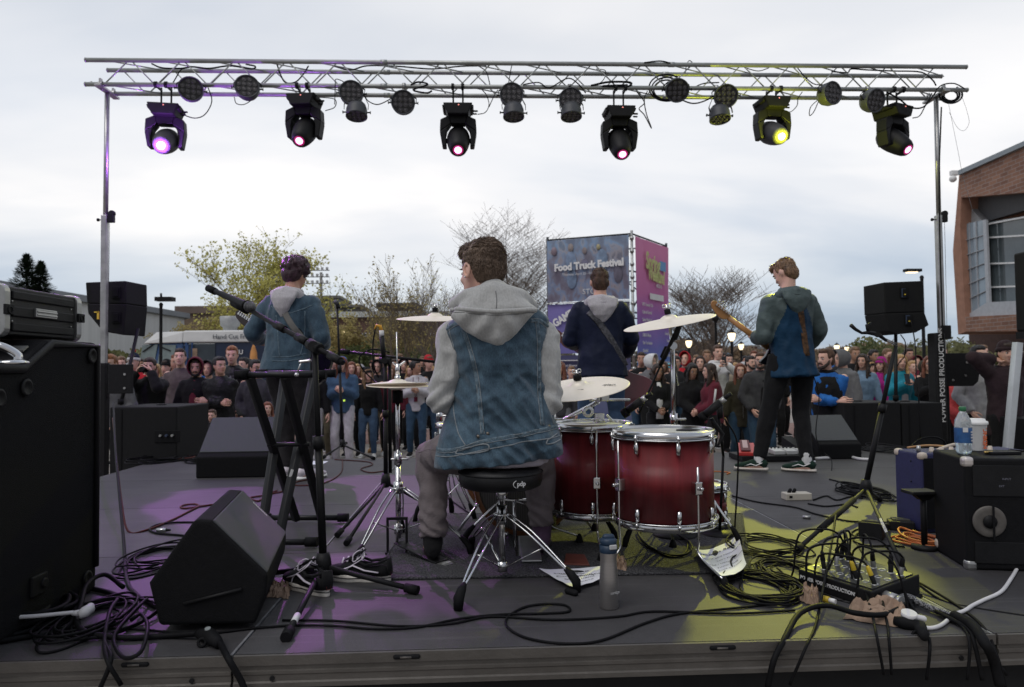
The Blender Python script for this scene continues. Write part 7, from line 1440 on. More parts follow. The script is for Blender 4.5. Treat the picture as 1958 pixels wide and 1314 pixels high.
 if 'glasses' in extra:
  g=MB()
  for s in(-1,1):g.torus((s*.031,.096,.004),.021,.0022,14,5,T=J['HM'],rot=rotm('X',pi/2));g.cyl(J['HM']@V((s*.052,.094,.006)),J['HM']@V((s*.074,.0,.004)),.0018,n=5)
  g.cyl(J['HM']@V((-.010,.098,.006)),J['HM']@V((.010,.098,.006)),.002,n=5);part('glasses',g,M_black,t)
 wl=lambda v:t.matrix_basis@v
 if pose in('phone','onephone')or phone:
  c=(J['wr',1]+(J['wr',-1]if pose=='phone' else J['wr',1]))/2+V((.0,.05,.075))*k;pc=phone or PHONE
  q=MB().box(c,(.072 if pose!='camera' else .1,.010,.145),rot=rotm('X',.25));m_=MB();m_.join(q,t.matrix_basis);solo('phone',m_,pc,'phone held up by the '+label[:1].lower()+' '.join(label.split()[:9])[1:],'phone',bevel=.004)
 if pose=='camera':
  c=V((0,.165,1.60))*k;q=MB().box(c,(.13,.06,.09));q.cyl(c+V((0,.03,-.005)),c+V((0,.11,-.005)),.034,n=16);q.box(c+V((0,0,.055)),(.045,.05,.02));m_=MB();m_.join(q,t.matrix_basis);solo('camera',m_,M_blackp,'black photo camera raised to the eye of the man in a black coat','camera',bevel=.005)
 if 'lanyard' in extra:part('lanyard',MB().tube([TM@(V((x,y,z))*k)for x,y,z in((-.05,.09,.52),(-.04,.142,.36),(0,.15,.16),(.04,.142,.36),(.05,.09,.52))],.004,5,4).box(TM@(V((0,.155,.12))*k),(.06,.006,.08)),C['maroon'],t)
 if 'letters' in extra:part('lettering',MB().loft([J['sh',-1].lerp(J['el',-1],f)+V((-.02,.0,.0))+(J['sh',-1]-J['TM']@V((0,0,.4))).normalized()*.06 for f in(.15,.5,.9)],[(.010,.014)]*3,8),C['white'],t)
 return t,J
# ================================================================== the band
def denim_mat(name,c0,c1):
 m,t,b=node_mat(name);n=t.nodes;l=t.links;b.inputs['Roughness'].default_value=.85;b.inputs['Sheen Weight'].default_value=.2
 c=n.new('ShaderNodeTexCoord')
 def nz(sc,det,rough,st=(1,1,1)):
  mp=n.new('ShaderNodeMapping');mp.inputs['Scale'].default_value=st;l.new(c.outputs['Object'],mp.inputs[0]);q=n.new('ShaderNodeTexNoise');q.inputs['Scale'].default_value=sc;q.inputs['Detail'].default_value=det;q.inputs['Roughness'].default_value=rough;l.new(mp.outputs[0],q.inputs['Vector']);return q.outputs['Fac']
 a=nz(5,6,.6,(1,1,.6));f=nz(260,2,.6,(1,1,.35));g=nz(22,4,.7,(1.6,1,.5))
 r=n.new('ShaderNodeValToRGB');e=r.color_ramp.elements;e[0].position=.34;e[1].position=.70;e[0].color=(*c0,1);e[1].color=(*c1,1);l.new(a,r.inputs[0])
 r2=n.new('ShaderNodeValToRGB');e=r2.color_ramp.elements;e[0].position=.3;e[1].position=.7;e[0].color=(.62,.64,.68,1);e[1].color=(1.35,1.3,1.25,1);l.new(f,r2.inputs[0])
 r3=n.new('ShaderNodeValToRGB');e=r3.color_ramp.elements;e[0].position=.35;e[1].position=.72;e[0].color=(.85,.85,.87,1);e[1].color=(1.35,1.3,1.25,1);l.new(g,r3.inputs[0])
 def mul(x,y):
  q=n.new('ShaderNodeMix');q.data_type='RGBA';q.blend_type='MULTIPLY';q.inputs[0].default_value=1;l.new(x,q.inputs[6]);l.new(y,q.inputs[7]);return q.outputs[2]
 l.new(mul(mul(r.outputs[0],r2.outputs[0]),r3.outputs[0]),b.inputs['Base Color'])
 bu=n.new('ShaderNodeBump');bu.inputs['Strength'].default_value=.35;bu.inputs['Distance'].default_value=.004;l.new(f,bu.inputs['Height']);l.new(bu.outputs[0],b.inputs['Normal']);return m
M_denim=denim_mat('denim_vest',(.024,.056,.088),(.056,.105,.148));M_denim2=denim_mat('denim_jacket',(.020,.050,.080),(.046,.090,.132))
M_seam=mat('denim_seam',(.10,.145,.18),.85,0,.5,60,bump=.6,bscale=240);M_stitch=mat('stitch',(.20,.22,.235),.8,0,.3,40)
def melange(name,c):
 m,t,b=node_mat(name);n=t.nodes;l=t.links;b.inputs['Roughness'].default_value=.95;b.inputs['Sheen Weight'].default_value=.3;c_=n.new('ShaderNodeTexCoord');q=n.new('ShaderNodeTexNoise');q.inputs['Scale'].default_value=150;q.inputs['Detail'].default_value=3
 mp=n.new('ShaderNodeMapping');mp.inputs['Scale'].default_value=(1,1,.4);l.new(c_.outputs['Object'],mp.inputs[0]);l.new(mp.outputs[0],q.inputs['Vector']);r=n.new('ShaderNodeValToRGB');e=r.color_ramp.elements;e[0].position=.3;e[1].position=.7;e[0].color=(*[x*.86 for x in c],1);e[1].color=(*[min(1,x*1.1)for x in c],1);l.new(q.outputs['Fac'],r.inputs[0]);l.new(r.outputs[0],b.inputs['Base Color'])
 bu=n.new('ShaderNodeBump');bu.inputs['Strength'].default_value=.3;bu.inputs['Distance'].default_value=.004;l.new(q.outputs['Fac'],bu.inputs['Height']);l.new(bu.outputs[0],b.inputs['Normal']);return m
M_hood=melange('grey_melange',(.37,.37,.36));M_hood2=melange('light_melange',(.42,.40,.42))
M_trou=mat('grey_brown_cotton',(.165,.14,.145),.9,0,.15,9,bump=.3,bscale=120)
def bvh(mb):return BVHTree.FromPolygons(mb.v,mb.f)
def drape(tree,pts,d,rad,off=.0,sub=10,flat=.45,lift=.0):
 """lay a flattened cord on a surface: pts are world points, cast along d"""
 P=spline(pts,sub);out=[];nr=[]
 for p in P:
  h=tree.ray_cast(p-V(d)*.6,V(d))
  if h[0]is not None:out.append(h[0]-V(d)*off+h[1]*lift*(1 if h[1].dot(V(d))<0 else-1));nr.append(-V(d))
 m=MB()
 if len(out)>2:m.loft(out,[(rad,rad*flat)]*len(out),6,ref=-V(d))
 return m
# ---------------------------------------------------------------- the drummer
DB=V((at(957,900,3.02).x,3.06,0));D=thing('person','drummer seated back to camera in a sleeveless denim vest over a grey hoodie','person',(DB.x,DB.y,.0),group='members of the band')
px2=lambda x,y,Y=3.02:at(x,y,Y)
kD=1.03;J={'k':kD,'w':1.04};hz_=zs+.095;hipc=V((DB.x,DB.y+.02,hz_))
TM=MT(hipc)@MR(R(-7),4,'X');J['TM']=TM;J['hip']=hipc
shl,shr=px2(868,640,3.10),px2(1036,642,3.10);ell_,elr=px2(846,766,3.05),px2(1046,768,3.05)
J['sh',-1]=shl;J['sh',1]=shr;J['el',-1]=ell_;J['el',1]=elr;J['wr',-1]=V((px2(880,770).x,3.34,.80));J['wr',1]=V((px2(1010,740).x,3.36,.84))
for s,kn,an in((-1,(826,872,3.42),(828,1038,3.33)),(1,(1030,890,3.44),(1036,1022,3.47))):
 J['hj',s]=hipc+V((s*.10,0,-.02));J['kn',s]=at(*kn);J['an',s]=at(*an);J['toe',s]=V((-.12 if s<0 else .06,1,0)).normalized()
J['an',-1].z=max(.095,J['an',-1].z);J['an',1].z=max(.10,J['an',1].z)
hc_=at(921,520,3.08);J['neck']=at(938,592,3.08);J['HM']=MT(hc_)@MR(R(36),4,'Z')@MR(R(3),4,'Y')@MR(R(-6),4,'X')@Matrix.Scale(1.06,4);J['browm']=M_hair['brown']
body(D,J,skin_m(0),.011,world=1)
hair_short(D,J,mat('drummer_hair',(.12,.08,.056),.55,0,.3,40,bump=.5,bscale=110,stretch=(1,1,.35),col2=(.165,.115,.082)),vol=1.03,vox=.007,tuft=8000,world=1,seed=3,fringe=1,nape=.026)
ear=MB();HMd=J['HM']
for s in(-1,1):ear.torus((s*.078,-.008,-.004),.017,.006,18,7,T=HMd,rot=rotm('Y',pi/2)@Matrix.Diagonal((1.5,1,1)).to_3x3());ear.ell((s*.077,-.006,-.028),(.006,.010,.010),T=HMd)
part('ear',ear,skin_m(0),D,world=1);part('earring',MB().ell(HMd@V((-.086,-.004,-.032)),(.004,.004,.004),8,6),M_chrome,D,world=1)
m=MB();H0=hipc;m.loft([H0+V((0,-.02,-.085)),H0+V((0,-.02,-.04)),H0+V((0,-.01,.03)),H0+V((0,0,.10))],[(.165,.13),(.185,.15),(.175,.14),(.15,.11)],24,ref=(0,1,0))
for s in(-1,1):
 hj,kn,an=J['hj',s],J['kn',s],J['an',s];e=an+V((0,0,.015 if s<0 else .03))
 m.loft([hj,hj.lerp(kn,.4),hj.lerp(kn,.85),kn+V((0,.01,-.01)),kn.lerp(e,.25),kn.lerp(e,.6),kn.lerp(e,.85),e],[.112,.100,.082,.079,.076,.066,.062,.060],20);m.ell(kn,(.076,.076,.076))
tp=cloth_mesh(m,.0095,.008,11,2,5,(1,1,.7),.0008)
for i,v in enumerate(tp.v):
 for s in(-1,1):
  a=J['an',s]
  if abs(v.x-a.x)<.12 and v.z<a.z+.20 and v.z>a.z-.05 and abs(v.y-a.y)<.15:
   q=(1-abs(v.z-a.z-.06)/.14);q=max(0,q);d=V((v.x-a.x,v.y-a.y,0)).normalized();tp.v[i]=v+d*.007*q*sin((v.z+.5*v.x)*120+4*noise.noise(v*14))
part('trousers',tp,M_trou,D,world=1)
bt_tree=bvh(tp)
for s,(xa,xb)in((-1,(846,842)),):
 sm=drape(bt_tree,[at(790,880,3.1),at(815,868,3.1),at(850,862,3.1)],(0,1,0),.0025);
 if sm.v:part('trouser_seam',sm,M_trou,D,world=1)
for s in(-1,1):
 sk=MB();an,td=J['an',s],J['toe',s];g0=.022 if s<0 else .01;b_=V((an.x,an.y,g0))
 sk.loft([an+V((0,0,.06)),an+V((0,-.005,-.01)),b_+V((0,-.03,.035))-td*.02],[(.048,.05),(.046,.052),(.036,.03)],14,ref=(0,1,0))
 sk.loft([b_-td*.065+V((0,0,.030)),b_+V((0,0,.045)),b_+td*.09+V((0,0,.036)),b_+td*.17+V((0,0,.026)),b_+td*.21+V((0,0,.02))],[(.026,.026),(.038,.045),(.044,.034),(.042,.022),(.02,.012)],14,ref=(0,0,1))
 part('sock',cloth_mesh(sk,.009,.003,20,2,2),C['black']if s<0 else fab('purple_sock',(.10,.06,.10)),D,world=1)
m=MB();rr_=[(.98,.17,.12),(1.04,.19,.12),(1.09,.18,.11),(1.13,.13,.09),(1.165,.085,.075),(1.19,.07,.07)]
for q in[(.70,.18,.13),(.85,.17,.12)]+rr_:pass
allr=[(.62,.19,.14),(.75,.18,.13),(.88,.175,.125)]+rr_
m.loft([V((DB.x+.0,DB.y+.05+.02*(z-.6),z))for z,a,b_ in allr],[(a,b_)for z,a,b_ in allr],22,ref=(0,1,0))
for s in(-1,1):
 sh,el,wr=J['sh',s],J['el',s],J['wr',s]
 m.loft([sh+V((-s*.04,0,.02)),sh+V((s*.012,0,-.02)),sh.lerp(el,.35),sh.lerp(el,.7),el,el.lerp(wr,.3),el.lerp(wr,.7),wr],[.068,.071,.069,.066,.064,.060,.05,.042],18);m.ell(sh,(.068,.068,.064));m.ell(el,(.063,.063,.065))
hd_=cloth_mesh(m,.0095,.011,8,2,11,(1.2,1.2,.8),.0005)
for i,v in enumerate(hd_.v):
 for s in(-1,1):
  e=J['el',s]
  if(v-e).length<.17:
   q=1-(v-e).length/.17;hd_.v[i]=v+(v-e).normalized()*.010*q*sin((v.z*1.2+s*v.x*1.0)*75)
part('hoodie',hd_,M_hood,D,world=1)
zz=lambda y,Y=3.0:at(957,y,Y).z
xx=lambda x,Y=3.0:at(x,720,Y).x
VR=[(884,824,1078,.20),(870,826,1078,.198),(850,830,1075,.19),(820,840,1068,.18),(780,856,1058,.170),(740,865,1052,.165),(700,868,1046,.165),(660,860,1048,.165),(632,850,1056,.155),(612,849,1056,.135),(598,866,1036,.11),(586,900,1000,.09)]
m=MB();m.loft([V(((xx(a)+xx(b_))/2,DB.y+.045,zz(y)))for y,a,b_,d in VR],[((xx(b_)-xx(a))/2,d)for y,a,b_,d in VR],30,ref=(0,1,0),p=2.25)
vs_=cloth_mesh(m,.0085,.0,9,2)
for i,v in enumerate(vs_.v):
 x=v.x-DB.x;dz=0
 if v.z<.78:f=min(1,(.78-v.z)/.25);dz=x*.16*f;v=v+V((0,0,dz));v=v+V((0,-.03*f*(1 if v.y<DB.y else 0),0))
 if v.y<DB.y+.05:
  f1=noise.noise(V((x*9+v.z*5,v.z*7,2.2)));f2=noise.noise(V((x*7-v.z*9,v.z*10,5.1)));f3=noise.noise(V((x*24,v.z*30,1.3)));g_=noise.noise(V(((x+v.z*.8)*16,(v.z-x*.3)*5,8.8)))
  h=.014*f1+.014*(1-abs(f2)*3.4)*.6+.003*f3+.012*(1-abs(g_)*4.5)*(0.4 if v.z>.85 else 1)
  if v.z<.66:h+=.010*sin(x*26+1.0)*(.66-v.z)/.16
  v=v+V((0,-h,0))
 vs_.v[i]=v
ve=part('denim_vest',vs_,M_denim,D,world=1)
tv=bvh(vs_);dY=V((0,1,0));sw=lambda*pts:[at(x,y,2.9)for x,y in pts]
SEAM=[
 ([(878,608),(893,650),(905,690),(913,730),(918,775),(923,830)],1),([(1031,612),(1034,660),(1034,710),(1035,760),(1039,815)],1),
 ([(852,628),(866,619),(885,613),(905,612)],1),([(1018,610),(1036,610),(1054,622)],1),([(853,606),(858,635),(866,665),(870,700)],0),([(1053,610),(1050,640),(1046,670),(1046,700)],0),([(862,762),(868,800),(876,830),(890,852)],0),([(1050,762),(1056,790),(1064,815)],0),
 ([(826,868),(870,862),(920,846),(960,838),(1000,832),(1040,824),(1082,820)],1),([(826,879),(870,873),(925,860),(970,851),(1010,844),(1050,840),(1084,838)],0)]
for pts,dbl in SEAM:
 P=sw(*pts)
 if dbl:
  g=drape(tv,P,dY,.0105,-.001,12,.35);part('seam',g,M_seam,D,world=1)
  sm=MB()
  for o_ in(-.0065,.0065):
   vert=abs(pts[0][1]-pts[-1][1])>80;sm.join(drape(tv,[p+(V((o_,0,0))if vert else V((0,0,o_)))for p in P],dY,.0014,.0026,12,.8))
  part('stitching',sm,M_stitch,D,world=1)
 else:part('seam',drape(tv,P,dY,.0024,.001,12,.6),M_stitch,D,world=1)
for c_,w_ in(((905,855),30),((1068,836),20)):
 pts=sw((c_[0]-w_,c_[1]+6),(c_[0]+w_*.7,c_[1]-6),(c_[0]+w_,c_[1]+1),(c_[0]+w_*.7,c_[1]+8),(c_[0]-w_,c_[1]+18*.8),(c_[0]-w_,c_[1]+6));part('waist_tab',drape(tv,pts,dY,.003,.002,5,.7),M_stitch,D,world=1)
 h=tv.ray_cast(at(c_[0]+w_*.3,c_[1]+1,2.5),dY)
 if h[0]:part('button',MB().lathe([(0,.004),(.006,.003),(.008,0),(0,0)],14,T=MT(h[0]-dY*.001)@MR(pi/2,4,'X')),mat('brass_button',(.16,.14,.12),.4,.8),D,world=1)
h=tv.ray_cast(at(935,850,2.5),dY)
if h[0]:part('button',MB().lathe([(0,.004),(.006,.003),(.008,0),(0,0)],14,T=MT(h[0]-dY*.001)@MR(pi/2,4,'X')),MATS['brass_button'],D,world=1)
m=MB();m.loft([V((DB.x+.03,DB.y+.03,z))for z in(.475,.50,.56)],[(.175,.185),(.185,.188),(.18,.165)],24,ref=(0,1,0));part('undershirt',cloth_mesh(m,.010,.006,12,2,4),fab('tee',(.40,.37,.42)),D,world=1)
m=MB();yb=DB.y-.085
def hoodpt(x,y,yy):p=at(x,y,yy);return p
m.loft([hoodpt(866,588,yb+.07),hoodpt(895,572,yb+.02),hoodpt(945,562,yb-.0),hoodpt(995,572,yb+.02),hoodpt(1018,590,yb+.07)],[(.034,.035),(.045,.045),(.052,.055),(.045,.045),(.034,.035)],14)
m.loft([hoodpt(945,548,yb+.06),hoodpt(945,572,yb+.01),hoodpt(945,598,yb-.03),hoodpt(950,622,yb-.03),hoodpt(954,645,yb-.03),hoodpt(957,660,yb-.02)],[(.055,.05),(.12,.065),(.185,.050),(.135,.048),(.075,.034),(.022,.016)],26,ref=(0,1,0),p=1.8)
hp=cloth_mesh(m,.008,.0,9,3)
for i,v in enumerate(hp.v):
 x=v.x-hoodpt(950,600,yb).x;z=v.z
 if v.y<yb+.02:
  f=.008*sin(abs(x)*60+z*40)*(1 if z<zz(600)else .4)+.006*noise.noise(V((x*12,z*16,3)));hp.v[i]=v+V((0,-f,0))
part('hood',hp,M_hood,D,world=1)
th_=bvh(hp);part('hood_rim',drape(th_,sw((860,588),(880,590),(915,594),(948,596),(985,594),(1010,592),(1026,592)),dY,.010,.002,10,.8),M_hood,D,world=1)
part('hood_stitch',drape(th_,sw((862,595),(882,597),(915,601),(948,603),(985,601),(1010,598),(1024,597)),dY,.0014,.0005,10,.8),mat('hood_stitch',(.16,.16,.16),.9),D,world=1)
part('hood_seam',drape(th_,sw((948,555),(950,572),(949,590)),dY,.0022,.0,8,.8),MATS['hood_stitch'],D,world=1)
# ---------------------------------------------------------------- guitars
def guitar(name,label,P0,P1,body_n,bodyc,neckc,L_=.98,bass=False,group='guitars played by the band',pick=None):
 """P0 = body centre, P1 = tip of the headstock; body_n = front normal"""
 x=(P1-P0).normalized();z=(V(body_n)-x*V(body_n).dot(x)).normalized();y=z.cross(x);T=Matrix(((x.x,y.x,z.x,P0.x),(x.y,y.y,z.y,P0.y),(x.z,y.z,z.z,P0.z),(0,0,0,1)))
 t=thing(name,label,'guitar',P0,group=group);Lh=(P1-P0).length
 out=[(.20,-.03),(.24,.09),(.27,.145),(.23,.165),(.13,.135),(.03,.115),(-.07,.15),(-.17,.165),(-.215,.10),(-.225,0),(-.21,-.10),(-.15,-.165),(-.05,-.155),(.03,-.115),(.10,-.125),(.165,-.155),(.20,-.15),(.19,-.09)]
 sp_=[(p.x,p.y)for p in spline([V((a,b,0))for a,b in out+out[:1]],3)[:-1]];n_=len(sp_);vs=[V((a,b,-.022))for a,b in sp_]+[V((a,b,.022))for a,b in sp_]
 part('body',MB().add(vs,[tuple(range(n_))[::-1],tuple(range(n_,2*n_))]+[(i,(i+1)%n_,(i+1)%n_+n_,i+n_)for i in range(n_)],T=T),bodyc,t,bevel=.006,world=1)
 if pick:part('pickguard',MB().loft([(.17,.02,.0235),(.02,.01,.0235),(-.10,-.06,.0235)],[(.06,.0015),(.08,.0015),(.05,.0015)],12,ref=(0,0,1),T=T),pick,t,world=1)
 hs=Lh-(.20 if not bass else .22)
 nk=MB();nk.loft([(.15,0,.024),(hs,0,.024)],[(.029,.013),(.0225,.011)],12,ref=(0,0,1),T=T);part('neck',nk,neckc,t,world=1)
 fb2=MB();fb2.loft([(.10,0,.037),(hs,0,.036)],[(.028,.003),(.0215,.003)],8,ref=(0,0,1),T=T);part('fretboard',fb2,mat('rosewood',(.05,.025,.016),.5),t,world=1)
 ho=[(hs,-.022),(hs+.03,-.042),(hs+.07,-.048),(hs+.11,-.04),(Lh-.03,-.02),(Lh,.008),(Lh-.005,.035),(Lh-.04,.045),(hs+.02,.028),(hs,.022)];ho2=[(p.x,p.y)for p in spline([V((a,b,0))for a,b in ho+ho[:1]],3)[:-1]];n_=len(ho2)
 vs=[V((a,b,.012))for a,b in ho2]+[V((a,b,.028))for a,b in ho2];hd=part('headstock',MB().add(vs,[tuple(range(n_))[::-1],tuple(range(n_,2*n_))]+[(i,(i+1)%n_,(i+1)%n_+n_,i+n_)for i in range(n_)],T=T),neckc,t,bevel=.003,world=1)
 for i in range(4 if bass else 6):
  xx_=hs+.025+i*(.026 if not bass else .038);part('tuning_peg',MB().cyl((xx_,.02,.002),(xx_,.055-i*.001,.002),.003,n=6,T=T).ell((xx_,.064,.002),(.006,.010,.005),8,6,T=T).box((xx_,.026,.004),(.016,.022,.014),T=T).cyl((xx_,.02,.012),(xx_,.02,.040),.004,n=8,T=T),M_chrome,hd,world=1)
 part('bridge',MB().box((-.10,0,.028),(.03,.07,.012),T=T).box((.0,0,.026),(.018,.075,.01),T=T),M_chrome,t,world=1)
 st_=MB()
 for i in range(4 if bass else 6):yv=(i-(1.5 if bass else 2.5))*(.0085 if not bass else .012);st_.cyl((-.09,yv,.040),(hs+.01,yv*.75,.042),.0006,n=4,T=T)
 part('strings',st_,M_chrome,t,world=1);return t,T
M_mapl=mat('maple_neck',(.42,.20,.07),.35,0,.15,8,coat=.3,stretch=(1,1,1))
def band_person(label,px,top_y,Yc,H,yaw,**kw):
 p=at(px,top_y,Yc);t=thing('person',label,'person',(p.x,Yc,0),R(yaw),group='members of the band');J=skeleton(H,**kw);J['browm']=M_hair['dark'];return t,J
def in_local(t,v):return t.matrix_basis.inverted()@v
GY=5.92;gp=at(1529,705,GY);gt=thing('person','guitarist in a blue jacket with grey green sleeves, looking down at his left hand','person',(gp.x,GY,0),R(6),group='members of the band');iv=gt.matrix_basis.inverted();gk=1.74/1.75
def L3(t,x,y,Y):return t.matrix_basis.inverted()@at(x,y,Y)
hl=L3(gt,1447,646,GY+.22);fl_l=L3(gt,1452,893,GY-.02);fl_r=L3(gt,1543,897,GY-.1)
J=skeleton(1.77,hip=((L3(gt,1514,705,GY).x),0,.93),lean=.02,side=-.03,hands={-1:tuple(hl/(1.77/1.75)),1:(.22,.26,1.02)},elbows={-1:(-.3,-.5,-1),1:(.55,-.8,-.8)},feet={-1:(fl_l.x,fl_l.y,.08),1:(fl_r.x,fl_r.y,.08)},head=(R(28),R(-28),R(6)),toe=(.6,.55));J['browm']=M_hair['dark']
J['toe',-1]=V((-.85,.55,0)).normalized();J['toe',1]=V((-.8,.6,0)).normalized()
body(gt,J,skin_m(0),.014,curl={-1:.9,1:.7},palm={-1:(0,.2,1)})
hair_short(gt,J,M_hair['light'],vol=1.0,vox=.009,tuft=900,seed=8,fringe=1)
tm_=cloth_mesh(top_mb(J,.030,hem=-.16,hemw=1.22,slv=1.05,chest=.98),.013,.013,7,2,21,(1,1,.6))
M_gb=fab('jacket_blue',(.008,.035,.075),.55,.2,8,.5,30,0);M_gg=fab('jacket_green',(.075,.10,.10),.5,.15,8,.5,30,0)
TMi=J['TM'].inverted();kk=J['k']
def paint(mb,fn):
 for i,f in enumerate(mb.f):c=sum((mb.v[q]for q in f),V())/len(f);mb.m[i]=fn(c)
paint(tm_,lambda c:(lambda q:1 if(abs(q.x)>(.185-max(0,q.z-.15)*.36)or q.z>.48)and(q.z>.12 or abs(q.x)>.235)else 0)(TMi@c/kk))
part('jacket',tm_,[M_gb,M_gg],gt);hood_down(gt,J,M_gg,1.05)
part('trousers',cloth_mesh(pants_mb(J,.012,ank=.075),.014,.006,9,2,3),C['black'],gt)
M_green_shoe=fab('green_canvas',(.012,.030,.022));
for s in(-1,1):
 u,so_=shoe(J,s);q=part('shoe',u,M_green_shoe,gt);part('sole',so_,mat('sole_cream',(.55,.50,.45),.6,0,.2,30),q)
 an,td=J['an',s],J['toe',s];sdv=V((td.y,-td.x,0));b_=V((an.x,an.y,0));
 for sg in(-1,1):part('side_stripe',MB().loft([b_+sdv*sg*.040+td*f+V((0,0,z))for f,z in((-.03,.075),(.02,.05),(.06,.062),(.11,.045))],[(.004,.006)]*4,6,ref=sdv),M_white,q)
 part('sock',MB().cap(an+V((0,0,-.01)),an+V((0,0,.055)),.040,.039),C['white'],gt)
tj=bvh(tm_)
def strap(t,tree,pts,w,mt,name='guitar_strap',label=None,d=(0,1,0),lab2=None):
 """a strap that lies on the back: pts world"""
 iv_=t.matrix_basis.inverted();P=spline(pts,8);out=[];dl_=(iv_.to_3x3()@V(d)).normalized()
 for p in P:
  q=iv_@p;h=tree.ray_cast(q-dl_*1.0,dl_)
  if h[0]is not None:out.append(h[0]-dl_*.004)
 m_=MB();m_.loft(out,[(w,.0022)]*len(out),8,ref=-dl_);return m_
sm=strap(gt,tj,[at(1530,562,GY-.3),at(1546,592,GY-.3),at(1554,632,GY-.3),at(1560,680,GY-.3)],.025,None)
part('guitar_strap',sm,mat('camo_strap',(.018,.013,.010),.8,0,.8,30,col2=(.08,.038,.015)),gt)
g1,T1g=guitar('electric_guitar','electric guitar with a pale maple neck pointing up left, held by the guitarist at right',at(1505,690,GY+.28),at(1360,581,GY+.20),(0,1,.1),mat('guitar_black',(.01,.01,.012),.25,coat=.5),M_mapl,pick=M_white)
solo('guitar_cable',MB().tube([at(1556,720,GY-.12),at(1566,760,GY-.1),at(1560,830,GY-.15),at(1572,862,6.3),at(1590,880,6.1),at(1586,915,5.7),at(1572,922,5.65)],.004),M_cable,'thin guitar cable running from the guitarist at right down to the deck','cable')
BYp=6.20;bp_=at(1150,705,BYp);btn=thing('person','bassist in a plain navy jacket with a grey hood, back to the camera','person',(bp_.x,BYp,0),R(-2),group='members of the band')
hlb=L3(btn,1098,655,BYp+.30)
J=skeleton(1.735,hip=(0,0,.93),lean=.03,hands={-1:tuple(hlb),1:(.26,.28,1.0)},elbows={-1:(-.45,-.5,-1),1:(.5,-.7,-.8)},head=(R(3),R(-6),0),wide=1.1,feet={-1:(-.15,0,.08),1:(.17,.05,.08)});J['browm']=M_hair['brown']
body(btn,J,skin_m(1),.015,curl={-1:.9,1:.7},palm={-1:(0,.2,1)});hair_short(btn,J,M_hair['brown'],vol=1.0,vox=.009,tuft=700,seed=2,fringe=1)
m_=MB();
for s in(-1,1):m_.ell((s*.078,-.006,-.006),(.008,.017,.030),T=J['HM'],rot=MR(s*.4,3,'Z'))
part('ear',m_,skin_m(0),btn)
tb_=cloth_mesh(top_mb(J,.034,hem=-.13,hemw=1.12,slv=1.12),.014,.008,6,2,33,(1,1,.6));part('jacket',tb_,fab('navy_nylon',(.010,.014,.034),.55,.15,6,.4,26,0),btn);hood_down(btn,J,M_hood2,1.1)
part('trousers',cloth_mesh(pants_mb(J,.014),.015,.006,9,2,3),C['jeans'],btn)
for s in(-1,1):u,so_=shoe(J,s);q=part('shoe',u,C['black'],btn);part('sole',so_,M_white,q)
tj2=bvh(tb_);part('guitar_strap',strap(btn,tj2,[at(1132,592,BYp-.3),at(1150,612,BYp-.3),at(1170,640,BYp-.3),at(1195,680,BYp-.3),at(1206,700,BYp-.3)],.028,None),mat('strap_pattern',(.018,.018,.022),.6,0,.6,50,col2=(.07,.07,.08)),btn)
guitar('bass_guitar','dark red bass guitar whose headstock shows left of the bassist in navy',at(1196,735,BYp+.26),at(1059,636,BYp+.42),(0,1,0),mat('bass_red',(.10,.012,.02),.3,coat=.5),mat('bass_neck',(.10,.03,.025),.4),bass=True)
SYp=5.95;sp_=at(553,705,SYp);stn=thing('person','singer with dark curly hair in a long sleeved denim jacket, back to the camera','person',(sp_.x,SYp,0),R(-14),group='members of the band')
fsl,fsr=L3(stn,545,900,SYp),L3(stn,577,905,SYp-.1)
hls=L3(stn,497,655,SYp+.34);hrs=L3(stn,617,660,SYp+.22)
J=skeleton(1.80,hip=(L3(stn,548,705,SYp).x,0,.93),lean=.10,side=.04,hands={-1:tuple(hls),1:tuple(hrs*.97)},elbows={-1:(-.5,-.6,-1),1:(.55,-.7,-.8)},feet={-1:(fsl.x-.02,.06,.08),1:(fsr.x,-.02,.08)},head=(R(-14),R(-14),R(4)),toe=(.2,.5),wide=1.02);J['browm']=M_hair['black']
body(stn,J,skin_m(2),.015,curl={-1:.9,1:.7});hair_short(stn,J,mat('singer_hair',(.035,.012,.020),.5,0,.5,40,bump=.5,bscale=100),vol=1.2,curly=1,vox=.008,seed=14)  # hair colour carries the purple tint of the stage light
ts_=cloth_mesh(top_mb(J,.032,hem=-.09,hemw=1.08,slv=1.08),.013,.011,8,2,41,(1,1,.6),.0006);part('denim_jacket',ts_,M_denim2,stn);hood_down(stn,J,M_hood2,.92)
part('trousers',cloth_mesh(pants_mb(J,.012),.014,.008,10,2,3),fab('dark_jeans',(.022,.020,.022)),stn)
for s in(-1,1):u,so_=shoe(J,s);q=part('shoe',u,fab('white_canvas',(.6,.55,.6)),stn);part('sole',so_,M_white,q)
tj3=bvh(ts_);ivs=stn.matrix_basis.inverted()
def ldrape(tree,t,pts,rad,mt,name,flat=.4):
 iv_=t.matrix_basis.inverted();d=(iv_.to_3x3()@V((0,1,0))).normalized();g=drape(tree,[iv_@p for p in pts],d,rad,.0015,8,flat);return part(name,g,mt,t)if g.v else None
a_=lambda*p:[at(x,y,SYp-.25)for x,y in p]
part('guitar_strap',strap(stn,tj3,a_((528,578),(540,604),(557,630),(577,655),(598,676)),.026,None),mat('grey_strap',(.16,.155,.145),.7,0,.1),stn)
part('buckle',strap(stn,tj3,a_((558,630),(566,640)),.030,None),M_black,stn)
for pts in(((505,582),(520,592),(545,596),(570,588),(588,580)),((512,690),(545,690),(585,682)),((512,682),(545,682),(583,674)),((517,600),(522,640),(528,684)),((574,592),(572,640),(566,680))):ldrape(tj3,stn,a_(*pts),.0042,M_seam,'seam',.3)
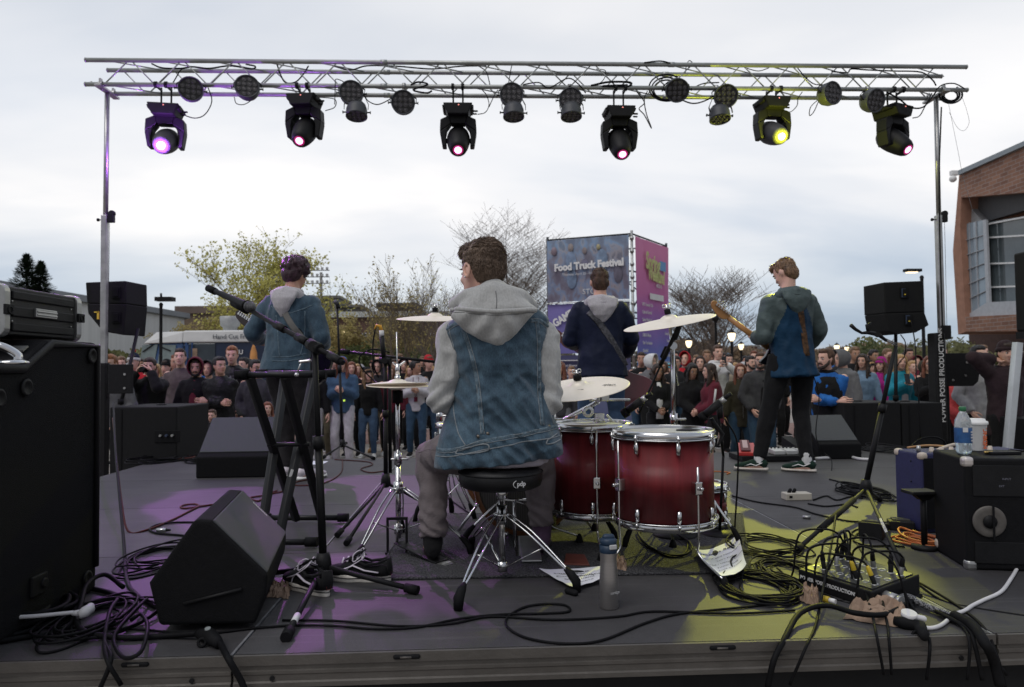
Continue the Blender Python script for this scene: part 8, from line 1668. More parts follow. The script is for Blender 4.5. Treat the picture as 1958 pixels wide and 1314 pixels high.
guitar('electric_guitar','black electric guitar slung in front of the singer, its tuners showing at his left',at(590,690,SYp+.30),at(447,600,SYp+.62),(0.2,1,0),MATS['guitar_black'],mat('neck_dark',(.03,.02,.018),.4))
# ================================================================== the crowd
cr=crowd
cr(214,678,9.0,'man in a grey jacket half hidden by the left pole',('short','ginger'),('mgrey',),skin=0,pose='pocket')
cr(243,690,15,'person in a white cap far back at left',None or('short','brown'),('red',),hat='cap',extra=('white',))
cr(258,674,11.6,'person in a knitted bobble hat and red scarf at left',('short','dark'),('red',),hat='pom',extra=('collar','navy'),skin=0)
cr(289,684,9.5,'man in a black coat raising a camera to his eye',('short','dark'),('black',),pose='camera',extra=('puffer',),pitch=-3)
cr(347,667,10.2,'man in a taupe sweater gazing up beside the photographer',('short','dark'),('taupe',),head=14,pitch=8,pose='pocket',extra=('collar',))
cr(377,681,9.6,'bearded man in a black coat with his maroon hood up',('none','dark'),('black','maroon'),hat='hood',beard='black',extra=('puffer','open'),head=14,pitch=-8,skin=1,pose='pocket')
cr(400,688,11.2,'person in a dark hood behind the maroon hooded man',('none','dark'),('coal','coal'),hat='hood',skin=1)
cr(422,682,9.4,'man with dark hair in a glossy black puffer jacket looking right',('short','black'),('puff_black',),extra=('puffer',),head=48,pose='crossed',skin=1,beard=None)
cr(446,662,10.2,'tall ginger haired man in a black quilted jacket',('short','ginger'),('puff_black','mgrey'),extra=('puffer','open'),head=10,pitch=-4,pose='pocket')
cr(490,688,10.0,'man with cropped hair and glasses looking right beneath the singer',('short','black'),('dgrey',),extra=('glasses',),head=50,skin=1,pose='pocket')
cr(407,784,8.6,'child peering over the left wedge monitor',('short','brown'),('coal',),skin=0,H=1.05,pose='down',extra=('hooddown',))
cr(513,768,8.8,'child with reddish hair behind the left wedge monitor',('long','auburn'),('navy',),female=True,H=1.12,head=25,pose='kneel')
cr(597,690,11.5,'person in grey jogging trousers behind the singer',('short','dark'),('black',),pants='grey',extra=('wide',),shoes='lgrey')
cr(617,694,12.2,'person in khaki trousers behind the keyboard stand',('short','dark'),('coal',),pants='khaki',extra=('puffer',),shoes='lgrey')
cr(655,682,11.6,'woman in a denim jacket and grey sweatpants with a blue cap',('long','auburn'),('denim',),pants='lgrey',female=True,hat='cap',extra=('wide','puffer','blue'),pose='clasp',shoes='white',wide=1.15)
cr(673,692,12.6,'woman with long red brown hair behind the denim jacketed one',('long','auburn'),('coal',),female=True,head=10)
cr(704,701,12.4,'blonde woman in a black beanie and blue jeans',('long','light'),('black',),pants='jeans',female=True,hat='beanie',extra=('black',),head=28,pose='down',shoes='white')
cr(722,687,13.2,'hooded man with glasses behind the pencil microphone',('none','dark'),('coal','coal'),hat='hood',extra=('glasses',),pants='khaki',shoes='tan')
cr(746,700,12.7,'pale woman with light brown hair and a maroon scarf',('long','light'),('maroon',),female=True,head=16,extra=('collar',),pants='black',shoes='white')
cr(773,684,13.8,'man in a black hood with white lettering behind the hi-hat',('none','dark'),('black','black'),hat='hood',skin=0)
cr(796,689,12.4,'woman with tied up dark hair in a pale grey sweatshirt and lanyard',('bun','black'),('lgrey',),pants='jeansd',female=True,skin=5,head=58,pose='clasp',extra=('lanyard',),shoes='black')
cr(816,690,14.2,'dark skinned man in navy beside the drummer\'s sleeve',('short','black'),('navy',),skin=6)
cr(1070,692,11,'woman with brown hair seen between the drummer and bassist',('long','auburn'),('dgrey',),female=True,head=-30,pants='mgrey')
cr(1092,700,12,'person in grey trousers just left of the bassist',('short','light'),('coal',),pants='mgrey')
cr(1243,676,12.2,'person with a white hood up and a grey cardigan',('none','dark'),('mgrey','white'),hat='hood',head=45,extra=('collar',))
cr(1256,696,10.2,'woman with long curly dark hair and a black leather jacket',('longcurly','dark'),('black','white'),female=True,extra=('open',),pose='low',skin=5,head=10,pitch=-8)
cr(1277,694,14.5,'person in a pale blue beanie behind the curly haired woman',('short','brown'),('lgrey',),hat='beanie',extra=('cyan',))
cr(1309,673,13.2,'man in a bright red hood looking up to the left',('short','dark'),('red','red'),hat='hood',head=-35,pitch=14)
cr(1322,695,10.0,'woman with straight black hair in a long black coat',('long','black'),('black',),female=True,skin=5,extra=('coat','collar'),head=8,pitch=-14,pose='low')
cr(1337,681,11.6,'woman with brown hair in a black high necked top',('long','dark'),('black',),female=True,extra=('collar',),head=-20,pitch=6)
cr(1362,695,9.6,'long haired woman in a red and black jacket turned left',('long','dark'),('maroon',),female=True,yaw=-95,extra=('letters','puffer'),pose='low')
cr(1371,660,12.2,'man in a white hooded top filming with a phone',('short','brown'),('white','white'),pose='phone',extra=('hooddown',))
cr(1392,677,14.0,'man with receding dark hair in beige behind the filming man',('short','black'),('beige',),beard='black')
cr(1413,695,10.2,'smiling woman with long red brown hair in an olive parka',('long','auburn'),('olive',),female=True,extra=('coat','zip','collar'),head=-14,pants='jeansd')
cr(1433,681,12.0,'man resting his cheek on his hand behind the grey jacketed man',('short','black'),('coal',),beard='black',head=20)
cr(1452,674,9.8,'bearded man in an open charcoal jacket, hands in pockets',('short','brown'),('dgrey','black'),beard='dark',head=-28,pose='pocket',extra=('puffer','open'),pants='jeansd')
cr(1578,667,7.95,'bearded man in a blue hooded top and black vest leaning on the subwoofer',('short','brown'),('blue','black'),beard='dark',head=-52,yaw=-20,pose='crossed',extra=('vest','hooddown'),wide=1.1)
cr(1613,667,10.0,'person with a grey hood up turned away to the left',('none','dark'),('mgrey','mgrey'),hat='hood',yaw=-70,head=-20,extra=('puffer',))
cr(1636,675,13.0,'person in a dark beanie behind the curly haired woman in pale denim',('short','dark'),('coal',),hat='beanie',extra=('black',))
cr(1648,677,11.0,'smiling woman with curly brown hair in a pale denim jacket',('longcurly','dark'),('lblue',),female=True,head=-26,yaw=-20,skin=1)
cr(1683,681,11.2,'woman in a magenta beanie and scarf',('long','brown'),('magenta',),female=True,hat='beanie',head=-35,yaw=-20,extra=('puffer','magenta'))
cr(1718,678,10.3,'woman with long blonde hair in a teal jacket',('long','blonde'),('puff_teal','lgrey'),female=True,head=-8,extra=('open','puffer'),pose='onephone')
cr(1742,690,12.0,'fair person squinting behind the teal jacketed woman',('short','blonde'),('coral',),female=True,skin=3)
cr(1773,681,10.0,'woman with glasses and long auburn hair holding a phone',('long','auburn'),('black',),female=True,extra=('glasses',),head=-24,pose='onephone',phone=mat('phone_case',(.6,.5,.1),.4))
cr(1811,679,14.0,'person with a white hood up right of the tower',('none','dark'),('white','white'),hat='hood')
cr(1822,702,9.0,'person in a coral padded jacket behind the winch plate',('short','brown'),('coral',),female=True,extra=('puffer',),pose='low')
cr(1840,690,14.5,'person in a pink cap between the tower and the grey hoodie',('short','dark'),('white',),hat='cap',extra=('coral',))
cr(1866,661,8.5,'black haired man in a grey hooded sweatshirt with hands in its pocket',('short','black'),('grey','grey'),skin=3,extra=('hooddown','collar'),pose='pocket',pants='black',head=3)
cr(1917,650,7.7,'man in a brown beanie and plum coat cupping his ears',('short','dark'),('plum',),hat='beanie',extra=('coat','puffer','plum'),pose='ears',head=-8)
cr(1956,672,9.6,'person in a dark coat cut by the right edge of the view',('short','dark'),('coal',),extra=('coat',),pose='low')
rr=random.Random(77);cols=['black','coal','navy','dgrey','mgrey','maroon','taupe','coal','olive','blue','black','lgrey'];hc=['dark','brown','black','light','blonde','auburn']
places=[(560,17),(578,20),(632,18),(645,22),(690,18),(712,23),(735,19),(760,21),(785,17),(808,20),(826,18),(230,17),(272,16),(312,15),(332,18),(365,14),(395,17),(470,14),
          (1232,16),(1262,18),(1290,15),(1298,20),(1346,16),(1358,20),(1384,18),(1402,22),(1424,17),(1440,21),(1462,18),(1545,16),(1590,14),(1600,19),(1625,17),(1662,15),(1672,20),(1700,17),(1728,19),(1757,15),(1788,18),(1830,20),(1850,23),(1885,16),(1895,21),(548,14),(585,14.5),(640,14),(684,15),(730,15),(756,14.5),(1240,14),(1292,12.6),(1330,14),(1405,15.5),(1440,14.2),(1475,13),(1530,14),(1668,13),(1695,13.5),(1750,13.5),(1786,12.5),(320,12.5),(360,12),(468,12),(234,12),(300,12.8),(540,13),(612,13.5),(700,16.5),(725,14.6),(765,16),(786,13.4),(820,12.9),(1225,12.5),(1268,13.2),(1305,14.5),(1350,13),(1420,12.6),(1462,14.6),(1488,15),(1552,12),(1604,12.6),(1632,11.8),(1660,12),(1706,12.2),(1735,13.6),(1764,12.4),(1798,14),(1876,13),(1935,12),(340,11.6),(388,13),(434,12.4),(478,12.8)]
used=set();words={'black':'black','coal':'charcoal','navy':'navy','dgrey':'dark grey','mgrey':'mid grey','maroon':'maroon','taupe':'taupe','lgrey':'pale grey','olive':'olive','blue':'bright blue','red':'red','white':'white'}
for i,(px,Y)in enumerate(places):
 c=cols[(i*5+3)%12]if rr.random()<.9 else 'black';h=hc[(i*7)%6];fem=i%3==1;H=rr.uniform(1.55,1.66)if fem else rr.uniform(1.64,1.84);hr='long' if fem else 'short';hat='beanie' if i%11==5 else 'hood' if i%9==4 else None
 where='left of the singer' if px<500 else 'left of the drummer' if px<860 else 'near the banner tower' if px<1380 else 'left of the guitarist' if px<1500 else 'right of the guitarist' if px<1790 else 'beyond the right tower';ps=rr.choice(['down','pocket','low']);k_=0
 while True:
  lab='distant %s haired %s in %s, %s, %s row, %s'%(h,'woman' if fem else 'man',words[c],{'down':'arms down','pocket':'hands pocketed','low':'hands clasped'}[ps],('third','fourth','fifth','sixth')[min(3,max(0,int((Y-12)/2.8)))],where)
  if lab not in used:break
  k_+=1;c=cols[(i*5+3+k_)%12];ps=('down','pocket','low')[k_%3]
 used.add(lab)
 ty=700-(H+GZ-.88)/Y*1378
 cr(px,ty,Y,lab,(hr if hat!='hood' else 'none',h),(c,c),pants=rr.choice(['black','jeansd','jeans','coal']),skin=rr.choice([0,1,2,3,0,5]),head=rr.uniform(-30,30),female=fem,hat=hat,extra=(rr.choice(['black','red','lgrey']),)if hat=='beanie' else(),H=H,vox=.026,pose=ps)
# ================================================================== things lying on the deck
def F_(x,y,z=0.0):
 if z<-.008:return at(x,y,YS[0]-.045)
 p=fl(x,y);return V((p.x,p.y,z))
def cable(pts,r,label,mt=None,name='cable',sub=6,z=None,group='loose cables on the stage'):
 P=[]
 for p in pts:P.append(F_(p[0],p[1],(p[2]if len(p)>2 else 0)+(r+.001 if len(p)<3 or p[2]>-.008 else 0)))
 mb=MB().tube(P,r,7,sub)
 for v in mb.v:
  if v.y>YS[0]:v.z=max(v.z,.0005)
 return solo(name,mb,mt or M_cable,label,'cable',group)
M_cg=mat('cable_grey',(.015,.015,.017),.55,0,.2,spec=.25);M_redc=mat('cable_rust',(.07,.018,.015),.6,0,.2,spec=.2);M_or=mat('cable_orange',(.42,.12,.03),.5,0,.2);M_wc=mat('cable_white',(.62,.61,.62),.5,0,.1)
cable([(215,920,.5),(222,960,.3),(232,1000,.12),(245,1018),(280,1016),(330,996),(365,978),(380,970),(372,966),(352,968),(345,972),(358,974),(400,968),(440,964)],.006,'rust brown cable looping across the deck from the tall cabinet',M_redc)
cable([(216,900,.6),(220,960,.35),(235,1040,.04),(242,1110),(262,1142),(285,1158),(302,1168)],.008,'black cable falling from the tall cabinet and running to the tilted monitor')
cable([(395,1002),(345,1001),(305,1005),(286,1014),(300,1022),(345,1026),(370,1030)],.006,'black microphone lead looping behind the tilted monitor')
part_=thing('connector','silver cable connector on the deck behind the tilted monitor','connector',F_(310,1018));part('barrel',MB().cyl(F_(300,1018,.012),F_(318,1018,.012),.011),M_chrome,part_,world=1);part('boot',MB().cyl(F_(318,1018,.012),F_(326,1018,.012),.008,.005),M_rub,part_,world=1)
rr=random.Random(5)
def coil(cx_,cy_,rx,ry,n_,r,label,mt=None,jit=.15,turns=1.35):
 """one long cable heaped in loose turns"""
 c=F_(cx_,cy_);ex=(F_(cx_+rx,cy_)-c).length;ey=abs(F_(cx_,cy_-ry).y-F_(cx_,cy_+ry).y)/2;pts=[];a=rr.uniform(0,2*pi);ox=oy=0;kx=ky=.85;N_=int(n_*13)
 T_=[(rr.gauss(0,jit*ex),rr.gauss(0,jit*ey),rr.uniform(.62,1.08),rr.uniform(.62,1.08))for k in range(n_+2)]
 for q in range(N_):
  f=q/13;k=int(f);f-=k;g=f*f*(3-2*f);ox,oy,kx,ky=[T_[k][i]*(1-g)+T_[k+1][i]*g for i in range(4)];a+=2*pi/13*(1+.1*sin(q));w_=1+.07*sin(3*a+k)
  pts.append(c+V((ox+ex*kx*w_*cos(a),oy+ey*ky*w_*sin(a),r+.002+(k%5)*r*1.3+.004*sin(a*2+k))))
 mb=MB().tube(pts,r,6,4)
 for v in mb.v:v.z=max(v.z,.0005)
 return solo('coiled_cable',mb,mt or M_cable,label,'cable')
coil(300,1072,60,26,8,.0042,'loose coil of black cable between tall cabinet and tilted monitor',jit=.14)
coil(1450,1130,75,30,14,.0040,'big loose coil of black cable beside the printed set list',jit=.12)
coil(1510,1100,60,28,10,.0038,'tangle of thin black cable between the big coil and the stage box',jit=.2)
coil(1470,1050,65,20,7,.0038,'flat coil of black cable behind the printed set list',jit=.16)
coil(1655,945,42,16,8,.005,'coil of black cable around the foot of the right tripod stand',jit=.2)
coil(300,882,38,6,7,.006,'coil of black cable at the far left corner of the deck',jit=.2)
coil(400,882,45,6,7,.006,'coil of black cable in front of the left wedge monitor',jit=.2)
coil(1600,858,26,8,8,.006,'dark cable heaped against the right wedge monitor',mt=M_cg,jit=.2)
coil(1690,862,34,7,8,.006,'dark cable heaped before the right subwoofers',mt=M_cg,jit=.25)
cable([(335,876),(350,873),(372,874),(362,878),(340,879)],.008,'short red cable at the far left corner of the deck',M_redc);solo('yellow_plug',MB().cyl(F_(318,877,.012),F_(328,876,.012),.012),MATS['yellow_plug'],'yellow plug among the cables at the far left corner','plug')
coil(1265,1040,50,32,3,.0055,'loops of black cable on the rug under the large floor tom',jit=.1)
coil(190,1190,75,40,9,.0046,'heap of black cable at the near left corner of the deck',jit=.22)
coil(50,1192,90,36,6,.009,'heap of thick black cable below the tall cabinet at left',jit=.2)
cable([(-20,1165),(60,1140),(140,1128),(200,1136),(235,1150)],.010,'thick black cable running beside the tall cabinet foot')
cable([(-20,1236),(60,1222),(120,1212),(150,1190,.03),(165,1155,.06),(200,1138,.07),(236,1143,.03)],.009,'thick black cable arching over the heap at left')
cable([(148,1170,.02),(145,1200,.02),(165,1222,.01),(240,1226),(320,1222),(375,1224,.01)],.010,'thick black power cable ending in the coupler on the deck edge')
cable([(380,1226,.01),(400,1234,.02),(420,1242,.01),(438,1262,-.06),(460,1300,-.2),(472,1330,-.35)],.010,'thick black power cable dropping over the deck edge at left')
cable([(0,1202),(120,1204),(240,1205),(330,1212),(400,1214),(480,1205),(560,1199),(640,1200),(720,1206),(800,1202),(880,1186),(960,1178),(1040,1176),(1088,1172),(1080,1160),(1040,1158),(1000,1165),(970,1184),(972,1204),(1010,1224),(1080,1234),(1150,1228),(1230,1196),(1290,1178),(1360,1170),(1440,1162),(1520,1150)],.0044,'long black cable winding across the front of the deck with a loop')
cable([(540,1189),(640,1190),(760,1200),(860,1196),(940,1182),(1060,1188),(1180,1182),(1250,1172),(1400,1176),(1520,1170)],.0042,'second long black cable beside the winding one')
cable([(225,1160,.02),(210,1190,.03),(200,1230,.01),(205,1262,-.05),(232,1310,-.3)],.007,'thin cable slipping over the deck edge at left');cable([(200,1240,.01),(212,1262,-.05),(190,1320,-.3)],.007,'second thin cable slipping over the deck edge at left')
cable([(280,1160,.02),(260,1185,.03),(225,1220,.02),(218,1240,.01),(238,1258,-.03),(270,1245,-.02),(282,1215,.02),(270,1190,.02),(250,1196,.01)],.0065,'thin cable curling at the deck edge left of the coupler')
cq=F_(398,1232,.02);k_=thing('cable_coupler','black ribbed cable coupler with a grey button on the deck edge at left','connector',F_(398,1232));part('body',MB().loft([F_(380,1224,.02),F_(388,1228,.024),F_(400,1232,.028),F_(412,1238,.022),F_(420,1242,.014)],[.014,.020,.024,.020,.014],12),M_rub,k_,world=1);part('button',MB().cyl(cq+V((0,0,.015)),cq+V((0,-.004,.033)),.009),mat('button_grey',(.25,.27,.27),.5),k_,world=1);part('lug',MB().torus(cq+V((-.01,-.025,-.005)),.012,.005,14,6,rot=rotm('X',1.2)),M_rub,k_,world=1)
cable([(-20,1216,.05),(60,1212,.05),(110,1207,.05),(140,1204,.05)],.007,'white mains lead entering at the lower left edge',M_wc);w0=F_(138,1204,.055)
k_=thing('mains_plug','white right angled mains plug resting on the thick cables at left','plug',F_(155,1204));part('sleeve',MB().loft([w0,F_(152,1203,.055)],[.008,.011],10),M_wc,k_,world=1);part('head',MB().loft([F_(150,1205,.050),F_(162,1202,.056),F_(171,1198,.060),F_(173,1194,.064)],[.013,.019,.018,.012],14),M_wc,k_,world=1)
# ------------------------------------------------------------------ trainers
M_can_b=fab('black_canvas',(.012,.012,.013));M_solec=mat('sole_offwhite',(.72,.68,.62),.6,0,.2,30);M_lace=mat('lace_white',(.60,.55,.62),.8)
def trainer(heel,toe,label,seed,L_=.30,roll=0):
 d=(toe-heel);d.z=0;d.normalize();t=thing('trainer',label,'shoe',heel+d*.15,math.atan2(d.y,d.x),group='pair of trainers beside the microphone stand')
 sl=MB();n_=26;prof=[]
 for i in range(n_):
  a=2*pi*i/n_;x=cos(a);w_=.052 if x>0 else .040;prof.append(V((x*L_/2,sin(a)*w_*(1-.12*max(0,x)),0)))
 for z0,z1,g in((0,.030,1.0),):
  vs=[p+V((0,0,z0))for p in prof]+[V((p.x*1.0,p.y,z1+(.010 if p.x>.10 else 0)))for p in prof];sl.add(vs,[tuple(range(n_))[::-1],tuple(range(n_,2*n_))]+[(i,(i+1)%n_,(i+1)%n_+n_,i+n_)for i in range(n_)],0,True)
 part('sole',sl,M_solec,t,bevel=.004)
 part('foxing_line',MB().loft([V((p.x*1.005,p.y*1.02,.018))for p in prof+prof[:1]],[.0018]*(n_+1),5),M_can_b,t)
 up=MB();X=[-.145,-.12,-.07,-.02,.03,.08,.12,.143];hgt_=[.050,.062,.052,.060,.054,.036,.027,.018];wd=[.020,.034,.037,.040,.044,.046,.040,.018]
 rings=[];m_=16
 for x,h,w_ in zip(X,hgt_,wd):
  ring=[]
  for q in range(m_):
   a=pi*q/(m_-1);yy=cos(a)*w_;zz_=.028+h*sin(a)**.6
   if x<-.0 and .25<q/(m_-1)<.75:zz_=.028+h*(.80-.55*sin((q/(m_-1)-.25)*2*pi))*(1 if x>-.13 else 1)
   ring.append(V((x,yy,zz_)))
  rings+=ring
 fs=[(i*m_+q,i*m_+q+1,(i+1)*m_+q+1,(i+1)*m_+q)for i in range(len(X)-1)for q in range(m_-1)];up.add(rings,fs,0,True)
 up.loft([V((-.147,0,.030)),V((-.145,0,.060)),V((-.140,0,.098))],[(.022,.006),(.026,.007),(.024,.006)],10,ref=(1,0,0))
 for s in(-1,1):up.loft([V((-.142,s*.016,.095)),V((-.10,s*.036,.080)),V((-.05,s*.037,.072)),V((-.01,s*.030,.088)),V((.03,s*.022,.092))],[.005,.006,.006,.005,.004],8)
 u_=part('upper',up,M_can_b,t);sd_=u_.modifiers.new('s','SOLIDIFY');sd_.thickness=.004
 part('tongue',MB().loft([V((.05,0,.082)),V((.01,0,.100)),V((-.03,0,.122))],[(.024,.004),(.026,.005),(.028,.005)],10,ref=(0,0,1)),M_can_b,t)
 for s in(-1,1):part('side_stripe',MB().loft([V((-.11,s*.041,.045)),V((-.05,s*.043,.052)),V((.0,s*.044,.070)),V((.03,s*.046,.058)),V((.07,s*.047,.045))],[(.003,.006)]*5,6,ref=(0,1,0)),M_lace,u_)
 lc=MB();r2=random.Random(seed)
 for i in range(5):x=.055-i*.022;z=.086+i*.006;lc.loft([V((x,-.026,z-.012)),V((x+.004,0,z+.004)),V((x,.026,z-.012))],[(.004,.002)]*3,6,ref=(0,0,1))
 for s in(-1,1):
  lc.tube([V((-.03,0,.118)),V((-.02,s*.02,.128)),V((.0,s*.036,.112)),V((0,s*.040,.085)),V((-.02,s*.024,.098)),V((-.03,0,.118))],.0025,6,6);lc.tube([V((-.03,0,.118)),V((-.02-.02*s,s*.03,.10)),V((.02*s,s*.046,.06)),V((.03*s,s*.052,.035))],.0023,6,5)
 part('laces',lc,M_lace,u_);part('heel_tab',MB().box((-.150,0,.035),(.004,.02,.014)),mat('heel_red',(.3,.04,.04),.6),t);return t
trainer(F_(748,1112),F_(628,1106),'black canvas trainer with tied white laces right of the microphone stand',1);trainer(F_(628,1142),F_(545,1112),'black canvas trainer with a white side stripe behind the tripod hub',2)
def crumple(pts,label,seed,h=.03,mt=None,name='paper_bag',cat='paper',n_=18):
 P=[F_(x,y)for x,y in pts]
 def f(u,v):
  p=P[0].lerp(P[1],u).lerp(P[3].lerp(P[2],u),v);e=min(u,1-u,v,1-v);q=V((u*4+seed,v*4,seed));z=h*(.35+.9*abs(noise.noise(q))+.4*abs(noise.noise(q*2.3)))*min(1,e*7+.1);return(p.x+.010*noise.noise(q*1.7),p.y+.010*noise.noise(q*1.9+V((3,0,0))),max(.002,z))
 o=solo(name,MB().grid(f,n_,n_,smooth=False),mt or M_kraft,label,cat);s=o.modifiers.new('s','SOLIDIFY');s.thickness=.0015;return o
crumple([(508,1142),(552,1146),(556,1122),(520,1120)],'crushed brown paper scrap beside the tilted monitor',3,.04);crumple([(1612,1184),(1748,1206),(1738,1172),(1630,1156)],'flattened brown paper bag in front of the stage box',5,.055);crumple([(1530,1150),(1568,1166),(1562,1138),(1540,1132)],'crumpled brown paper wad left of the stage box',8,.06);crumple([(1172,1092),(1200,1096),(1196,1074),(1180,1074)],'small crumpled paper wad right of the steel bottle',9,.05);crumple([(1330,1014),(1368,1022),(1360,1002),(1335,1004)],'torn brown paper under the large floor tom',12,.04)
solo('wallet',MB().hexa([F_(1078,1084,.002),F_(1128,1086,.002),F_(1118,1068,.002),F_(1082,1066,.002),F_(1078,1084,.016),F_(1128,1086,.016),F_(1118,1068,.020),F_(1082,1066,.020)]),mat('wallet_leather',(.12,.028,.018),.5,0,.2,20),'flat reddish brown leather wallet on the rug edge','wallet',bevel=.004)
# ------------------------------------------------------------------ set lists
def sheet(pts,label,lines,seed,curl=.02,head=None):
 P=[F_(x,y)for x,y in pts];t=thing('set_list',label,'paper',sum(P,V())/4)
 def f(u,v):
  p=P[0].lerp(P[1],u).lerp(P[3].lerp(P[2],u),v);z=.004+curl*(abs(u-.5)*2)**3*.6+curl*(1-v)**3*.7+.006*noise.noise(V((u*3+seed,v*3,1)))+.006;return V((p.x,p.y,max(.003,z)))
 o=part('page',MB().grid(f,22,22),M_paper,t,world=1);tr_=MB()
 ex=(P[1]-P[0]).normalized();
 for i,(s_,sz,u,v)in enumerate(lines):
  tm=text_mb(s_,sz,.0001,bold=.0002 if i==0 else 0);vs=[]
  W_=(P[1]-P[0]).length;Hh=(P[3]-P[0]).length
  for q in tm.v:g=f(u+q.x/W_,v+q.y/Hh);vs.append(g+V((0,0,.0018)))
  tm.v=vs;tr_.join(tm)
 part('writing',tr_,M_ink,t,world=1);return t
sheet([(1404,1126),(1426,1108),(1412,1032),(1332,1066)][0:0]or[(1368,1128),(1428,1114),(1412,1033),(1330,1066)],'printed set list sheet curling beside the large floor tom leg',[('UConn Setlist',.034,.5,.84),('Homeward and Homegrown',.022,.45,.68),("Let's Fall",.022,.55,.57),('Slowed / Upside Down',.022,.5,.46),('Tower Dog',.022,.55,.36),('Love to Love',.022,.6,.26)],2,.05)
sheet([(1092,1134),(1150,1118),(1148,1090),(1030,1094)],'handwritten sheet of paper under the front leg of the drum stool',[('Smile',.03,.6,.80),('Mirage',.028,.35,.72),('Coming up',.028,.45,.55),('Slow hand',.028,.5,.38),('Midnight',.028,.7,.5),('Encore',.028,.55,.2)],6,.012)
solo('paper_sheet',MB().grid(lambda u,v:tuple((F_(1506,883).lerp(F_(1560,884),u)).lerp(F_(1500,877).lerp(F_(1556,876),u),v)+V((0,0,.004))),4,4),M_paper,'blank white sheet between the guitarist\'s shoes','paper');solo('paper_sheet',MB().grid(lambda u,v:tuple((F_(578,888).lerp(F_(614,890),u)).lerp(F_(590,882).lerp(F_(628,883),u),v)+V((0,0,.004))),4,4),M_paper,'blank white sheet at the front edge behind the keyboard stand','paper')
cable([(1560,880),(1590,878),(1620,876),(1645,881),(1670,882)],.014,'thick white cable lying behind the guitarist\'s shoes',M_wc)
# ------------------------------------------------------------------ steel bottle
bq=F_(1165,1162);hb=at(1165,1025,bq.y).z;sb_=thing('steel_bottle','brushed steel drinking bottle with a navy lid at the front of the deck','bottle',bq);r0=17.5/FPX*bq.y
m,t,b=node_mat('brushed_steel');n=t.nodes;l=t.links;b.inputs['Metallic'].default_value=.8;b.inputs['Roughness'].default_value=.3;c=n.new('ShaderNodeTexCoord');mp=n.new('ShaderNodeMapping');mp.inputs['Scale'].default_value=(1,1,90);l.new(c.outputs['Object'],mp.inputs[0]);q=n.new('ShaderNodeTexNoise');q.inputs['Scale'].default_value=6;l.new(mp.outputs[0],q.inputs['Vector']);r=n.new('ShaderNodeValToRGB');r.color_ramp.elements[0].color=(.30,.28,.27,1);r.color_ramp.elements[1].color=(.48,.46,.45,1);l.new(q.outputs['Fac'],r.inputs[0]);l.new(r.outputs[0],b.inputs['Base Color'])
part('body',MB().lathe([(0,0),(r0*.93,0),(r0,.004),(r0,hb*.42),(r0*.90,hb*.60),(r0*.88,hb*.68),(r0*.95,hb*.78)],44),m,sb_);M_navyp=mat('navy_plastic',(.012,.03,.06),.45,0,.15,20)
part('collar',MB().lathe([(r0*.95,hb*.775),(r0*.97,hb*.78),(r0*.97,hb*.88),(r0*.85,hb*.885)],44),M_navyp,sb_);lid_=part('lid',MB().lathe([(r0*.85,hb*.88),(r0*.92,hb*.885),(r0*.92,hb*.955),(r0*.75,hb*.975),(0,hb*.98)],44).cap((-.01,0,hb*.985),(.012,0,hb*.985),.012,n=10),M_navyp,sb_)
part('button',MB().box((r0*.35,-r0*.93,hb*.87),(r0*.85,.008,hb*.065),rot=rotm('Z',.3)),mat('button_white',(.5,.5,.5),.5),lid_,bevel=.003);a=R(-60);part('logo',MB().join(text_mb('contigo',.014,.0002),frame((r0*1.008*cos(a),r0*1.008*sin(a),hb*.24),(-sin(a),cos(a),0),(0,0,1))),M_letter,sb_)
# ------------------------------------------------------------------ stage box with its multicore
s0,s1_,s2_=F_(1527,1118),F_(1668,1166),F_(1760,1146);e1=(s1_-s0);e2=(s2_-s1_);s3_=s0+e2;hbx=.062;bx=thing('stage_box','black metal stage box with printed side and rows of plugged cables','stage box',(s0+s2_)/2);up_=V((0,0,1))
part('case',MB().hexa([s0,s1_,s2_,s3_,s0+up_*hbx,s1_+up_*hbx,s2_+up_*(hbx+.03),s3_+up_*(hbx+.03)]),M_black,bx,bevel=.004,world=1)
pc=(s0+s1_+s2_+s3_)/4+up_*(hbx+.0165);d1_,d2_=e1.normalized(),e2.normalized();nrm_=d1_.cross(d2_+up_*(.03/e2.length)).normalized();nrm_=nrm_ if nrm_.z>0 else-nrm_;d2s=(d2_+up_*.03/e2.length).normalized()
TB=Matrix(((d1_.x,d2s.x,nrm_.x,pc.x),(d1_.y,d2s.y,nrm_.y,pc.y),(d1_.z,d2s.z,nrm_.z,pc.z),(0,0,0,1)))
part('panel',MB().box((0,0,.001),(e1.length*.92,e2.length*.86,.003),T=TB),mat('panel_steel',(.05,.05,.048),.5,.3,.3,20),bx,world=1)
ORD=('first','second','third','fourth','fifth','sixth','seventh','eighth');M_yel=mat('yellow_boot',(.55,.40,.03),.5);nx,ny=8,3;r_=random.Random(2)
